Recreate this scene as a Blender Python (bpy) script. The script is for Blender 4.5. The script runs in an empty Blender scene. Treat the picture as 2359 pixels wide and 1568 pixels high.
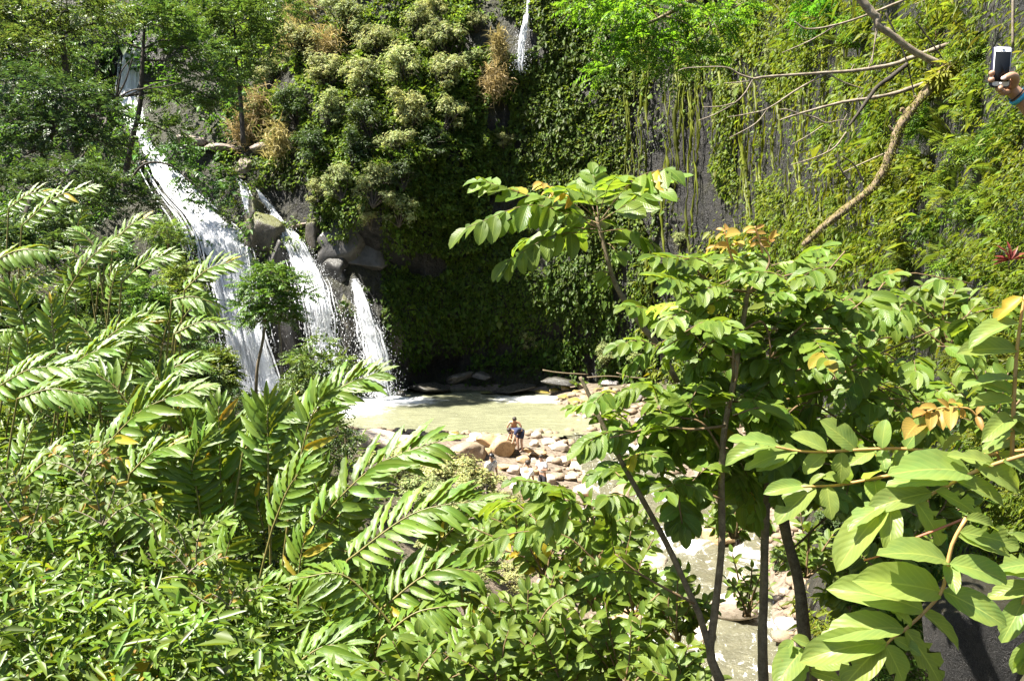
import bpy, math, random
import numpy as np
from mathutils import Vector, Matrix, noise as mnoise

random.seed(7)
rng = np.random.default_rng(11)
scene = bpy.context.scene
col = scene.collection
R = math.radians

# ------------------------------------------------------------------ camera, world, sun, exposure
CAM_Z = 8.0
PITCH = R(4.8)
FPX, CX, CY = 1900.0, 1179.5, 784.0          # focal length and centre in photo pixels (2359 wide)
cam_data = bpy.data.cameras.new('camera')
cam_data.sensor_width = 36.0
cam_data.lens = 36.0 * FPX / 2359.0
cam_data.clip_start = 0.05
cam_data.clip_end = 500.0
cam = bpy.data.objects.new('camera', cam_data)
col.objects.link(cam)
cam.location = (0, 0, CAM_Z)
cam.rotation_euler = (R(90) - PITCH, 0, 0)
scene.camera = cam

TO_SUN = Vector((-0.47, -0.10, 0.87)).normalized()
world = bpy.data.worlds.new('World')
scene.world = world
world.use_nodes = True
wn = world.node_tree.nodes
wn.clear()
w_out = wn.new('ShaderNodeOutputWorld')
w_bg = wn.new('ShaderNodeBackground')
w_sky = wn.new('ShaderNodeTexSky')
w_sky.sky_type = 'NISHITA'
w_sky.sun_disc = False
w_sky.sun_elevation = math.asin(TO_SUN.z)
w_sky.sun_rotation = math.atan2(TO_SUN.x, TO_SUN.y)
w_bg.inputs['Strength'].default_value = 0.055
world.node_tree.links.new(w_sky.outputs[0], w_bg.inputs[0])
world.node_tree.links.new(w_bg.outputs[0], w_out.inputs[0])

sun_data = bpy.data.lights.new('sun', 'SUN')
sun_data.energy = 5.0
sun_data.angle = R(0.5)
sun_data.color = (1.0, 0.95, 0.86)
sun = bpy.data.objects.new('sun', sun_data)
col.objects.link(sun)
sun.location = (0, 0, 60)
sun.rotation_euler = TO_SUN.to_track_quat('Z', 'Y').to_euler()

vs = scene.view_settings
vs.view_transform = 'Standard'
vs.look = 'None'
vs.gamma = 1.0
vs.use_curve_mapping = False
vs.exposure = 2.1
scene.cycles.max_bounces = 7
scene.cycles.diffuse_bounces = 4
scene.cycles.transmission_bounces = 4
scene.cycles.glossy_bounces = 3
scene.cycles.caustics_reflective = False
scene.cycles.caustics_refractive = False
scene.cycles.sample_clamp_indirect = 6.0
scene.cycles.use_denoising = True

# ------------------------------------------------------------------ geometry helpers
CAM = np.array((0.0, 0.0, CAM_Z))
UPV = np.array((0.0, math.sin(PITCH), math.cos(PITCH)))
FWD = np.array((0.0, math.cos(PITCH), -math.sin(PITCH)))

def P(px, py, Y):
    """World point seen at photo pixel (px, py) at ground distance Y."""
    xc = (px - CX) / FPX
    yc = (CY - py) / FPX
    d = FWD + yc * UPV
    d = np.array((xc, d[1], d[2]))
    return CAM + d * (Y / d[1])

def PA(px, py, Y):
    px = np.asarray(px, float); py = np.asarray(py, float); Y = np.asarray(Y, float)
    xc = (px - CX) / FPX
    yc = (CY - py) / FPX
    dy = FWD[1] + yc * UPV[1]
    dz = FWD[2] + yc * UPV[2]
    t = Y / dy
    return np.stack((xc * t, Y + 0 * t, CAM_Z + dz * t), -1)

def V(p):
    return Vector((float(p[0]), float(p[1]), float(p[2])))

def nrm(a):
    a = np.asarray(a, float)
    return a / np.maximum(np.linalg.norm(a, axis=-1, keepdims=True), 1e-9)

class RBF:
    """thin plate spline through scattered 2D control points"""
    def __init__(s, pts, scale):
        pts = np.array(pts, float)
        s.k = scale
        s.p = pts[:, :2] / scale
        n = len(pts)
        A = np.zeros((n + 3, n + 3))
        A[:n, :n] = s.phi(np.linalg.norm(s.p[:, None] - s.p[None], axis=-1)) + np.eye(n) * 1e-3
        A[:n, n] = 1; A[:n, n + 1:] = s.p
        A[n, :n] = 1; A[n + 1:, :n] = s.p.T
        b = np.zeros(n + 3); b[:n] = pts[:, 2]
        s.w = np.linalg.solve(A, b)
    @staticmethod
    def phi(r):
        return np.where(r > 1e-9, r * r * np.log(np.maximum(r, 1e-9)), 0)
    def __call__(s, x, y):
        q = np.stack((np.asarray(x, float), np.asarray(y, float)), -1) / s.k
        sh = q.shape[:-1]
        q = q.reshape(-1, 2)
        out = np.empty(len(q))
        n = len(s.p)
        for i in range(0, len(q), 20000):
            c = q[i:i + 20000]
            f = s.phi(np.linalg.norm(c[:, None] - s.p[None], axis=-1))
            out[i:i + 20000] = f @ s.w[:n] + s.w[n] + c @ s.w[n + 1:]
        return out.reshape(sh)

def _hash(i, j, k, seed):
    h = (i * 374761393 + j * 668265263 + k * 2147483647 + seed * 974711) & 0x7fffffff
    h = ((h ^ (h >> 13)) * 1274126177) & 0x7fffffff
    return ((h ^ (h >> 16)) & 0xffff) / 65535.0

def vnoise(p, seed=0):
    p = np.asarray(p, float)
    i = np.floor(p).astype(np.int64)
    f = p - i
    f = f * f * (3 - 2 * f)
    out = 0
    for a in (0, 1):
        for b in (0, 1):
            for c in (0, 1):
                w = (f[..., 0] if a else 1 - f[..., 0]) * (f[..., 1] if b else 1 - f[..., 1]) * (f[..., 2] if c else 1 - f[..., 2])
                out = out + w * _hash(i[..., 0] + a, i[..., 1] + b, i[..., 2] + c, seed)
    return out * 2 - 1

def fbm(p, octv=4, seed=0, gain=0.5):
    p = np.asarray(p, float)
    a, s, tot = 1.0, 0.0, 0.0
    for o in range(octv):
        s = s + a * vnoise(p * (2 ** o), seed + o * 17)
        tot += a; a *= gain
    return s / tot

# ------------------------------------------------------------------ object helpers
def tag(o, label=None, cat=None, group=None, kind=None):
    if label: o['label'] = label
    if cat: o['category'] = cat
    if group: o['group'] = group
    if kind: o['kind'] = kind
    return o

def empty(name, loc, label=None, cat=None, group=None):
    o = bpy.data.objects.new(name, None)
    o.empty_display_size = 0.1
    col.objects.link(o)
    o.location = V(loc)
    return tag(o, label, cat, group)

def mesh_np(name, verts, faces, uv=None, tint=None, mats=(), smooth=True):
    """faces: (n,3)/(n,4) int array or list of mixed polygons"""
    me = bpy.data.meshes.new(name)
    verts = np.asarray(verts, np.float32)
    me.vertices.add(len(verts))
    me.vertices.foreach_set('co', verts.ravel())
    if isinstance(faces, np.ndarray):
        n, k = faces.shape
        loops = faces.astype(np.int32).ravel()
        starts = np.arange(0, n * k, k, dtype=np.int32)
    else:
        lens = np.array([len(f) for f in faces], np.int32)
        loops = np.concatenate([np.asarray(f, np.int32) for f in faces])
        starts = np.concatenate(([0], np.cumsum(lens)[:-1])).astype(np.int32)
        n = len(faces)
    me.loops.add(len(loops))
    me.loops.foreach_set('vertex_index', loops)
    me.polygons.add(n)
    me.polygons.foreach_set('loop_start', starts)
    if smooth:
        me.polygons.foreach_set('use_smooth', np.ones(n, bool))
    if uv is not None:
        l = me.uv_layers.new(name='UVMap')
        l.data.foreach_set('uv', np.asarray(uv, np.float32)[loops].ravel())
    if tint is not None:
        a = me.color_attributes.new('tint', 'FLOAT_COLOR', 'POINT')
        t = np.ones((len(verts), 4), np.float32); t[:, :3] = tint
        a.data.foreach_set('color', t.ravel())
    me.update(calc_edges=True)
    for m in mats: me.materials.append(m)
    return me

def put(name, me, parent=None, M=None, loc=None):
    o = bpy.data.objects.new(name, me)
    col.objects.link(o)
    if parent is not None: o.parent = parent
    if M is not None: o.matrix_basis = M
    if loc is not None: o.location = V(loc)
    return o

def frame(d, n):
    """3x3 with columns x (side), y = d, z ~ n"""
    y = nrm(d)
    z = np.asarray(n, float) - y * np.dot(n, y)
    if np.linalg.norm(z) < 1e-6: z = np.array((y[1], -y[0], 0.01)) + (0, 0, 0.1)
    z = nrm(z)
    return np.stack((np.cross(y, z), y, z), 1)

def mat4(F3, loc, s):
    M = Matrix.Identity(4)
    for i in range(3):
        for j in range(3): M[i][j] = float(F3[i, j]) * s
        M[i][3] = float(loc[i])
    return M

def smooth_path(pts, n):
    """Catmull-Rom resample of (m,k) array"""
    p = np.asarray(pts, float)
    if len(p) == 2:
        t = np.linspace(0, 1, n)[:, None]
        return p[0] * (1 - t) + p[1] * t
    q = np.vstack((2 * p[0] - p[1], p, 2 * p[-1] - p[-2]))
    ts = np.linspace(0, len(p) - 1 - 1e-6, n)
    i = ts.astype(int); f = (ts - i)[:, None]
    a, b, c, d = q[i], q[i + 1], q[i + 2], q[i + 3]
    return 0.5 * (2 * b + (c - a) * f + (2 * a - 5 * b + 4 * c - d) * f ** 2 + (3 * b - a - 3 * c + d) * f ** 3)

class MB:
    def __init__(s): s.v, s.f, s.n = [], [], 0
    def add(s, v, f):
        v = np.asarray(v, float)
        s.v.append(v)
        s.f.extend([tuple(i + s.n for i in q) for q in f])
        s.n += len(v)
    def tube(s, pts, rad, seg=6, cap=True, rough=0.0, seed=0):
        pts = np.asarray(pts, float); m = len(pts)
        rad = np.broadcast_to(np.asarray(rad, float), (m,)) if np.ndim(rad) == 0 or len(rad) == m else np.interp(np.linspace(0, 1, m), np.linspace(0, 1, len(rad)), rad)
        t = nrm(np.gradient(pts, axis=0))
        ref = np.array((0.31, 0.83, 0.46)) if abs(t[0][2]) > 0.7 else np.array((0.1, 0.15, 1.0))
        a = nrm(np.cross(t, ref)); b = np.cross(t, a)
        ang = np.linspace(0, 2 * math.pi, seg, endpoint=False)
        rr = rad[:, None] * np.ones((1, seg))
        if rough:
            q = np.stack(np.broadcast_arrays(np.arange(m)[:, None] * 0.7, np.cos(ang)[None] * 1.3 + seed, np.sin(ang)[None] * 1.3), -1)
            rr = rr * (1 + rough * vnoise(q, seed))
        v = pts[:, None] + rr[..., None] * (np.cos(ang)[None, :, None] * a[:, None] + np.sin(ang)[None, :, None] * b[:, None])
        f = []
        for i in range(m - 1):
            for j in range(seg):
                k = (j + 1) % seg
                f.append((i * seg + j, i * seg + k, (i + 1) * seg + k, (i + 1) * seg + j))
        if cap:
            f.append(tuple(range(seg))[::-1]); f.append(tuple((m - 1) * seg + j for j in range(seg)))
        s.add(v.reshape(-1, 3), f)
    def box(s, c, h, F3=None):
        c = np.asarray(c, float)
        sg = np.array([(x, y, z) for x in (-1, 1) for y in (-1, 1) for z in (-1, 1)], float) * np.asarray(h, float)
        if F3 is not None: sg = sg @ np.asarray(F3).T
        s.add(c + sg, [(0, 1, 3, 2), (4, 6, 7, 5), (0, 4, 5, 1), (2, 3, 7, 6), (0, 2, 6, 4), (1, 5, 7, 3)])
    def build(s, name, mat, parent=None, smooth=True):
        v = np.concatenate(s.v)
        off = np.array(parent_loc(parent)) if parent is not None else 0
        me = mesh_np(name, v - off, s.f, mats=(mat,), smooth=smooth)
        return put(name, me, parent)

def parent_loc(o):
    p = np.zeros(3)
    while o is not None:
        p = p + np.array(o.location); o = o.parent
    return p

# ------------------------------------------------------------------ materials
def new_mat(name):
    m = bpy.data.materials.new(name); m.use_nodes = True
    nt = m.node_tree; nt.nodes.clear()
    out = nt.nodes.new('ShaderNodeOutputMaterial')
    return m, nt, out

class NG:
    def __init__(s, nt): s.nt = nt
    def n(s, t, **kw):
        nd = s.nt.nodes.new(t)
        for k, v in kw.items(): setattr(nd, k, v)
        return nd
    def l(s, a, b): s.nt.links.new(a, b)
    def val(s, sock, v):
        if hasattr(v, 'bl_idname') or hasattr(v, 'is_linked'): s.l(v, sock)
        else: sock.default_value = v
    def math(s, op, a, b=0.0, c=None, clamp=False):
        nd = s.n('ShaderNodeMath', operation=op, use_clamp=clamp)
        s.val(nd.inputs[0], a); s.val(nd.inputs[1], b)
        if c is not None: s.val(nd.inputs[2], c)
        return nd.outputs[0]
    def noise(s, vec, scale, detail=4, rough=0.55, dist=0.0):
        nd = s.n('ShaderNodeTexNoise')
        if vec is not None: s.l(vec, nd.inputs['Vector'])
        nd.inputs['Scale'].default_value = scale; nd.inputs['Detail'].default_value = detail
        nd.inputs['Roughness'].default_value = rough; nd.inputs['Distortion'].default_value = dist
        return nd.outputs['Fac']
    def ramp(s, fac, stops):
        nd = s.n('ShaderNodeValToRGB')
        e = nd.color_ramp.elements
        while len(e) < len(stops): e.new(0.5)
        for k, (p, c) in zip(e, stops):
            k.position = p
            k.color = (c, c, c, 1) if isinstance(c, (int, float)) else (*c, 1)
        s.l(fac, nd.inputs[0])
        return nd.outputs[0]
    def mix(s, fac, a, b, blend='MIX'):
        nd = s.n('ShaderNodeMix', data_type='RGBA', blend_type=blend)
        s.val(nd.inputs[0], fac)
        for i, x in ((6, a), (7, b)):
            if isinstance(x, tuple): nd.inputs[i].default_value = (*x, 1)
            else: s.l(x, nd.inputs[i])
        return nd.outputs[2]
    def bump(s, h, strength, dist=0.02):
        nd = s.n('ShaderNodeBump')
        nd.inputs['Strength'].default_value = strength; nd.inputs['Distance'].default_value = dist
        s.l(h, nd.inputs['Height'])
        return nd.outputs[0]

def leaf_mat(name, base, trans, tfac=0.4, rough=0.42, veins=0.0, vfreq=26.0, vslant=5.0, rib=0.5, attr=False, blotch=0.0, var=0.35, spec=0.5, yellow=0.0, bump=0.0):
    m, nt, out = new_mat(name)
    g = NG(nt)
    oi = g.n('ShaderNodeObjectInfo')
    rnd = oi.outputs['Random']
    hsv = g.n('ShaderNodeHueSaturation')
    c = None
    baseN = g.n('ShaderNodeRGB'); baseN.outputs[0].default_value = (*base, 1)
    c = baseN.outputs[0]
    if yellow > 0:
        r2 = g.math('FRACT', g.math('MULTIPLY', rnd, 37.7))
        isy = g.math('LESS_THAN', r2, yellow)
        c = g.mix(isy, c, (0.34, 0.26, 0.03))
    r3 = g.math('FRACT', g.math('MULTIPLY', rnd, 13.3))
    g.l(g.math('ADD', g.math('MULTIPLY', r3, 0.035), 0.482), hsv.inputs['Hue'])
    g.l(g.math('ADD', g.math('MULTIPLY', rnd, var * 2), 1 - var), hsv.inputs['Value'])
    g.l(c, hsv.inputs['Color'])
    c = hsv.outputs[0]
    nrmsock = None
    if attr:
        at = g.n('ShaderNodeAttribute', attribute_name='tint')
        c = g.mix(1.0, c, at.outputs['Color'], 'MULTIPLY')
    if veins > 0:
        uv = g.n('ShaderNodeUVMap')
        sp = g.n('ShaderNodeSeparateXYZ'); g.l(uv.outputs[0], sp.inputs[0])
        au = g.math('ABSOLUTE', g.math('SUBTRACT', sp.outputs[0], 0.5))
        ribm = g.math('SUBTRACT', 1.0, g.math('DIVIDE', au, 0.035), clamp=True)
        ph = g.math('SUBTRACT', g.math('MULTIPLY', sp.outputs[1], vfreq), g.math('MULTIPLY', au, vslant * 2))
        fr = g.math('ABSOLUTE', g.math('SUBTRACT', g.math('FRACT', ph), 0.5))
        sv = g.math('SUBTRACT', 1.0, g.math('DIVIDE', fr, 0.16), clamp=True)
        tot = g.math('MAXIMUM', g.math('MULTIPLY', ribm, rib), g.math('MULTIPLY', sv, veins))
        c = g.mix(tot, c, (base[0] * 2.6 + 0.03, base[1] * 2.0 + 0.03, base[2] * 2.0 + 0.01))
        if bump > 0:
            hh = g.math('ADD', fr, g.math('MULTIPLY', ribm, -0.6))
            nrmsock = g.bump(hh, bump, 0.006)
    if blotch > 0:
        tc = g.n('ShaderNodeUVMap')
        addv = g.n('ShaderNodeVectorMath', operation='ADD')
        g.l(tc.outputs[0], addv.inputs[0])
        cmb = g.n('ShaderNodeCombineXYZ'); g.l(g.math('MULTIPLY', rnd, 91.0), cmb.inputs[2])
        g.l(cmb.outputs[0], addv.inputs[1])
        nz = g.noise(addv.outputs[0], 7.0, 3, 0.6)
        c = g.mix(g.ramp(nz, [(0.67, 0.0), (0.72, blotch)]), c, (0.16, 0.10, 0.03))
        nz2 = g.noise(addv.outputs[0], 2.2, 2, 0.5)
        c = g.mix(g.ramp(nz2, [(0.35, 0.0), (0.75, 0.5)]), c, (base[0] * 1.7, base[1] * 1.35, base[2] * 0.9))
    pb = g.n('ShaderNodeBsdfPrincipled')
    g.l(c, pb.inputs['Base Color'])
    pb.inputs['Roughness'].default_value = rough
    pb.inputs['Specular IOR Level'].default_value = spec * 0.55
    tr = g.n('ShaderNodeBsdfTranslucent')
    k = tuple(t / max(b, 1e-4) for t, b in zip(trans, base))
    tcn = g.mix(1.0, c, tuple(k), 'MULTIPLY')
    g.l(tcn, tr.inputs['Color'])
    if nrmsock is not None:
        g.l(nrmsock, pb.inputs['Normal'])
    mx = g.n('ShaderNodeMixShader')
    mx.inputs[0].default_value = tfac
    g.l(pb.outputs[0], mx.inputs[1]); g.l(tr.outputs[0], mx.inputs[2])
    g.l(mx.outputs[0], out.inputs[0])
    return m

def rock_mat(name, c1, c2, moss=(0.06, 0.075, 0.012), mossamt=0.0, scale=1.0, rough=0.75, dark=(0.03, 0.03, 0.028), bump=0.6, wet=0.0, coords='Object', speck=None):
    m, nt, out = new_mat(name)
    g = NG(nt)
    tc = g.n('ShaderNodeTexCoord')
    geo = g.n('ShaderNodeNewGeometry')
    oi = g.n('ShaderNodeObjectInfo')
    add = g.n('ShaderNodeVectorMath', operation='ADD')
    g.l(tc.outputs[coords], add.inputs[0])
    cmb = g.n('ShaderNodeCombineXYZ'); g.l(g.math('MULTIPLY', oi.outputs['Random'], 53.0), cmb.inputs[0]); g.l(cmb.outputs[0], add.inputs[1])
    v = add.outputs[0]
    n1 = g.noise(v, 1.3 * scale, 6, 0.62)
    n2 = g.noise(v, 6.0 * scale, 6, 0.65)
    n3 = g.noise(v, 24.0 * scale, 3, 0.6)
    c = g.mix(g.ramp(n1, [(0.35, 0.0), (0.65, 1.0)]), c1, c2)
    c = g.mix(g.ramp(n2, [(0.30, 0.85), (0.47, 0.0)]), c, dark)
    c = g.mix(g.ramp(n3, [(0.58, 0.0), (0.68, 0.9)]) if speck else g.ramp(n3, [(0.62, 0.0), (0.75, 0.5)]), c, speck or tuple(min(1, x * 1.6) for x in c2))
    if mossamt > 0:
        sp = g.n('ShaderNodeSeparateXYZ'); g.l(geo.outputs['Normal'], sp.inputs[0])
        up = g.math('ADD', g.math('MULTIPLY', sp.outputs[2], 0.5), g.math('MULTIPLY', n2, 0.9))
        c = g.mix(g.math('MULTIPLY', g.ramp(up, [(0.55, 0.0), (0.8, 1.0)]), mossamt), c, moss)
    pb = g.n('ShaderNodeBsdfPrincipled')
    g.l(c, pb.inputs['Base Color'])
    pb.inputs['Roughness'].default_value = rough
    if wet > 0:
        rr = g.ramp(n1, [(0.4, rough), (0.6, max(0.15, rough - wet))])
        g.l(rr, pb.inputs['Roughness'])
    h = g.math('ADD', g.math('MULTIPLY', n2, 0.7), g.math('MULTIPLY', n3, 0.25))
    g.l(g.bump(h, bump, 0.12 / scale), pb.inputs['Normal'])
    g.l(pb.outputs[0], out.inputs[0])
    return m

def plain_mat(name, c1, c2=None, scale=8.0, rough=0.6, bump=0.0, spec=0.5, metal=0.0):
    m, nt, out = new_mat(name)
    g = NG(nt)
    pb = g.n('ShaderNodeBsdfPrincipled')
    tc = g.n('ShaderNodeTexCoord')
    nz = g.noise(tc.outputs['Object'], scale, 5, 0.6)
    c = g.mix(g.ramp(nz, [(0.35, 0.0), (0.65, 1.0)]), c1, c2 or c1)
    g.l(c, pb.inputs['Base Color'])
    pb.inputs['Roughness'].default_value = rough
    pb.inputs['Specular IOR Level'].default_value = spec
    pb.inputs['Metallic'].default_value = metal
    if bump: g.l(g.bump(nz, bump, 0.01), pb.inputs['Normal'])
    g.l(pb.outputs[0], out.inputs[0])
    return m

M = {}
M['ginger'] = leaf_mat('ginger_leaf', (0.084, 0.155, 0.020), (0.30, 0.38, 0.025), 0.25, 0.36, veins=0.12, vfreq=18, vslant=9, rib=0.8, blotch=0.5, var=0.35, spec=0.6, yellow=0.012, bump=0.25)
M['broad'] = leaf_mat('broad_leaflet', (0.088, 0.148, 0.022), (0.24, 0.37, 0.025), 0.36, 0.42, veins=0.16, vfreq=9, vslant=3.0, rib=0.6, blotch=0.5, var=0.35, spec=0.5, yellow=0.01, bump=0.3)
M['bright'] = leaf_mat('bright_leaf', (0.15, 0.215, 0.055), (0.38, 0.54, 0.07), 0.40, 0.40, veins=0.14, vfreq=9, vslant=3.0, rib=0.6, blotch=0.35, var=0.18, spec=0.5, bump=0.22)
M['young'] = leaf_mat('young_leaf', (0.30, 0.20, 0.05), (0.62, 0.42, 0.07), 0.4, 0.45, veins=0.2, vfreq=9, vslant=3, rib=0.6, var=0.2)
M['yellowleaf'] = leaf_mat('yellow_leaf', (0.30, 0.25, 0.03), (0.55, 0.45, 0.03), 0.4, 0.45, veins=0.15, vfreq=9, vslant=3, rib=0.6, var=0.2, blotch=0.8)
M['bush'] = leaf_mat('bush_leaf', (0.088, 0.140, 0.024), (0.25, 0.35, 0.03), 0.33, 0.42, veins=0.2, vfreq=9, vslant=3, rib=0.6, blotch=0.2, var=0.3, bump=0.3, spec=0.5)
M['vine'] = leaf_mat('vine_leaf', (0.070, 0.105, 0.017), (0.17, 0.24, 0.02), 0.33, 0.5, attr=True, var=0.0, spec=0.35)
M['shrub'] = leaf_mat('shrub_leaf', (0.29, 0.32, 0.13), (0.42, 0.46, 0.15), 0.30, 0.5, attr=True, var=0.18, spec=0.4)
M['tree'] = leaf_mat('tree_leaf', (0.060, 0.098, 0.028), (0.13, 0.20, 0.03), 0.28, 0.4, attr=True, var=0.22, spec=0.5)
M['lime'] = leaf_mat('lime_leaf', (0.060, 0.130, 0.016), (0.20, 0.42, 0.02), 0.42, 0.42, attr=True, var=0.15)
M['under'] = leaf_mat('undergrowth_leaf', (0.070, 0.105, 0.016), (0.20, 0.27, 0.02), 0.24, 0.4, attr=True, var=0.0)
M['slope'] = leaf_mat('slope_leaf', (0.095, 0.165, 0.028), (0.25, 0.38, 0.03), 0.36, 0.42, attr=True, var=0.25, spec=0.5)
M['fern'] = leaf_mat('fern_leaf', (0.11, 0.15, 0.025), (0.30, 0.38, 0.03), 0.4, 0.5, var=0.35, spec=0.4)
M['drygrass'] = leaf_mat('dry_grass', (0.33, 0.27, 0.11), (0.42, 0.34, 0.12), 0.3, 0.6, attr=True, var=0.15)
M['grass'] = leaf_mat('green_grass', (0.05, 0.10, 0.02), (0.14, 0.26, 0.02), 0.35, 0.4, attr=True, var=0.1)
M['deadfern'] = leaf_mat('dead_frond', (0.28, 0.21, 0.16), (0.2, 0.14, 0.08), 0.15, 0.7, var=0.2)
M['redleaf'] = leaf_mat('red_leaf', (0.22, 0.06, 0.045), (0.40, 0.09, 0.05), 0.35, 0.4, veins=0.1, var=0.2)
M['bark'] = rock_mat('bark', (0.10, 0.075, 0.045), (0.17, 0.13, 0.075), scale=9, rough=0.85, dark=(0.03, 0.022, 0.014), bump=0.7, coords='Generated')
M['bark'] = rock_mat('bark', (0.12, 0.09, 0.05), (0.24, 0.185, 0.11), scale=14, rough=0.85, dark=(0.03, 0.022, 0.014), bump=0.7)
M['darkbark'] = rock_mat('dark_bark', (0.035, 0.028, 0.02), (0.06, 0.048, 0.034), scale=4, rough=0.9, dark=(0.014, 0.012, 0.01), bump=0.6)
M['palebark'] = rock_mat('pale_bark', (0.15, 0.115, 0.075), (0.32, 0.27, 0.20), scale=9, rough=0.85, dark=(0.10, 0.07, 0.045), bump=0.6)
M['mossbark'] = rock_mat('mossy_bark', (0.13, 0.085, 0.04), (0.36, 0.28, 0.19), moss=(0.13, 0.10, 0.02), mossamt=0.7, scale=7, rough=0.95, dark=(0.03, 0.02, 0.012), bump=1.0)
M['stalk'] = plain_mat('green_stalk', (0.12, 0.13, 0.03), (0.20, 0.15, 0.05), 12, 0.5)
M['twig'] = plain_mat('brown_twig', (0.10, 0.065, 0.03), (0.19, 0.12, 0.05), 30, 0.7)
M['orangetwig'] = plain_mat('orange_stem', (0.36, 0.21, 0.07), (0.44, 0.26, 0.09), 20, 0.5)
M['redtwig'] = plain_mat('red_stem', (0.32, 0.10, 0.06), (0.40, 0.14, 0.07), 20, 0.5)
# ------------------------------------------------------------------ ground height field
GP = [(-14, 8, 5.4), (-8, 4, 5.2), (-7, 7, 4.0), (-3, 6, 4.0), (0, 6, 3.4), (-4, 10, 3.4), (-8, 12, 4.2), (-12, 16, 5.0), (-1, 10, 2.3),
      (1, 11, 0.3), (-6, 16, 3.6), (-2, 16, 0.8), (-10, 22, 4.0), (-6, 24, 2.4), (-2, 24, 0.0), (-9, 32, 2.0), (-4, 32, 0.0), (0, 30, -0.7),
      (-10, 38, 0.9), (-16, 38, 3.5), (-20, 30, 6), (-25, 20, 11), (-30, 45, 12), (-22, 48, 4), (-16, 46, .5),
      (-6, 47, -1.0), (-12, 49, -1.0), (0, 48, -0.8), (-8, 40.3, 0.2), (-3, 39.4, 0.15), (0, 39.4, 0.1), (2.5, 40.2, -0.05), (-6, 42.5, -0.7), (-2, 42.0, -0.6), (2, 43, -0.5), (-10, 43.5, -0.6),
      (4.5, 46, 0.35), (6.5, 42, 0.4), (7, 50, 0.8), (3, 51, 0.1), (5.0, 37, -0.55), (5.5, 30, -1.55), (5, 25, -2.2), (5, 20, -2.8), (4.5, 15, -3.2), (4, 11, -3.2),
      (0, 0, 6.35), (3, 1, 6.35), (-3, 1, 6.35), (6, 2, 7.0), (2.6, 5, 5.0), (4.5, 6, 6.2), (8, 6, 9), (4.4, 10, 3.4), (6.2, 10, 6.0),
      (9, 20, 0.3), (11.5, 20, 4), (10.5, 28, 0.0), (15, 30, 4), (10, 38, 0.6), (14, 42, 3), (20, 20, 12), (25, 40, 10), (1.0, 4, 4.2), (1.6, 7, -0.2),
      (-12, 55, 0.2), (0, 56, 0.2), (10, 55, 1.5), (-6, 53.5, -0.3), (0, 53, -0.3)]
SP = [(3.6, 40.5, -0.02, 1.2), (4.6, 38, -0.25, 1.6), (5.2, 35, -0.6, 2.2), (6.0, 31, -1.15, 2.9), (5.9, 27, -1.65, 3.0), (5.4, 23, -2.15, 2.8), (4.9, 19, -2.6, 2.6), (4.4, 14, -3.0, 2.5), (4.0, 8, -3.1, 2.4), (3.6, 2, -3.2, 2.4)]
sp_ = smooth_path(SP, 150)
gh_rbf = RBF(GP, 10.0)
def ground_z(x, y):
    x = np.asarray(x, float); y = np.asarray(y, float)
    xc = np.interp(y, sp_[::-1, 1], sp_[::-1, 0]); wc = np.interp(y, sp_[::-1, 1], sp_[::-1, 3]); zc = np.interp(y, sp_[::-1, 1], sp_[::-1, 2])
    z = gh_rbf(x, y)
    k = np.exp(-((x - xc) / (wc * 1.05)) ** 4) * (y < 40)
    z = z * (1 - k) + np.minimum(z, zc - 0.3) * k
    return z + 0.12 * vnoise(np.stack((x * .8, y * .8, 0 * x), -1), 5)

def ground_hit(px, py, lift=0.0, y0=9.0, y1=56.0):
    """ground distance at which the sight line through a photo pixel meets the soil"""
    Y = np.arange(y0, y1, 0.1)
    p = PA(np.full(len(Y), float(px)), np.full(len(Y), float(py)), Y)
    k = np.nonzero(p[:, 2] <= ground_z(p[:, 0], p[:, 1]) + lift)[0]
    return float(Y[k[0]]) if len(k) else y1
gx = np.concatenate((np.arange(-42, -14, 0.8), np.arange(-14, 14, 0.28), np.arange(14, 42, 0.8)))
gy = np.concatenate((np.arange(-12, 0, 1.0), np.arange(0, 58, 0.35)))
XX, YY = np.meshgrid(gx, gy)
ZZ = ground_z(XX, np.maximum(YY, -2))
ZZ += 0.10 * fbm(np.stack((XX * 2.2, YY * 2.2, ZZ), -1), 3, 3)
ny, nx = XX.shape
gv = np.stack((XX, YY, ZZ), -1).reshape(-1, 3)
ii = (np.arange(ny - 1)[:, None] * nx + np.arange(nx - 1)[None]).ravel()
gf = np.stack((ii, ii + 1, ii + nx + 1, ii + nx), 1)

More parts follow.
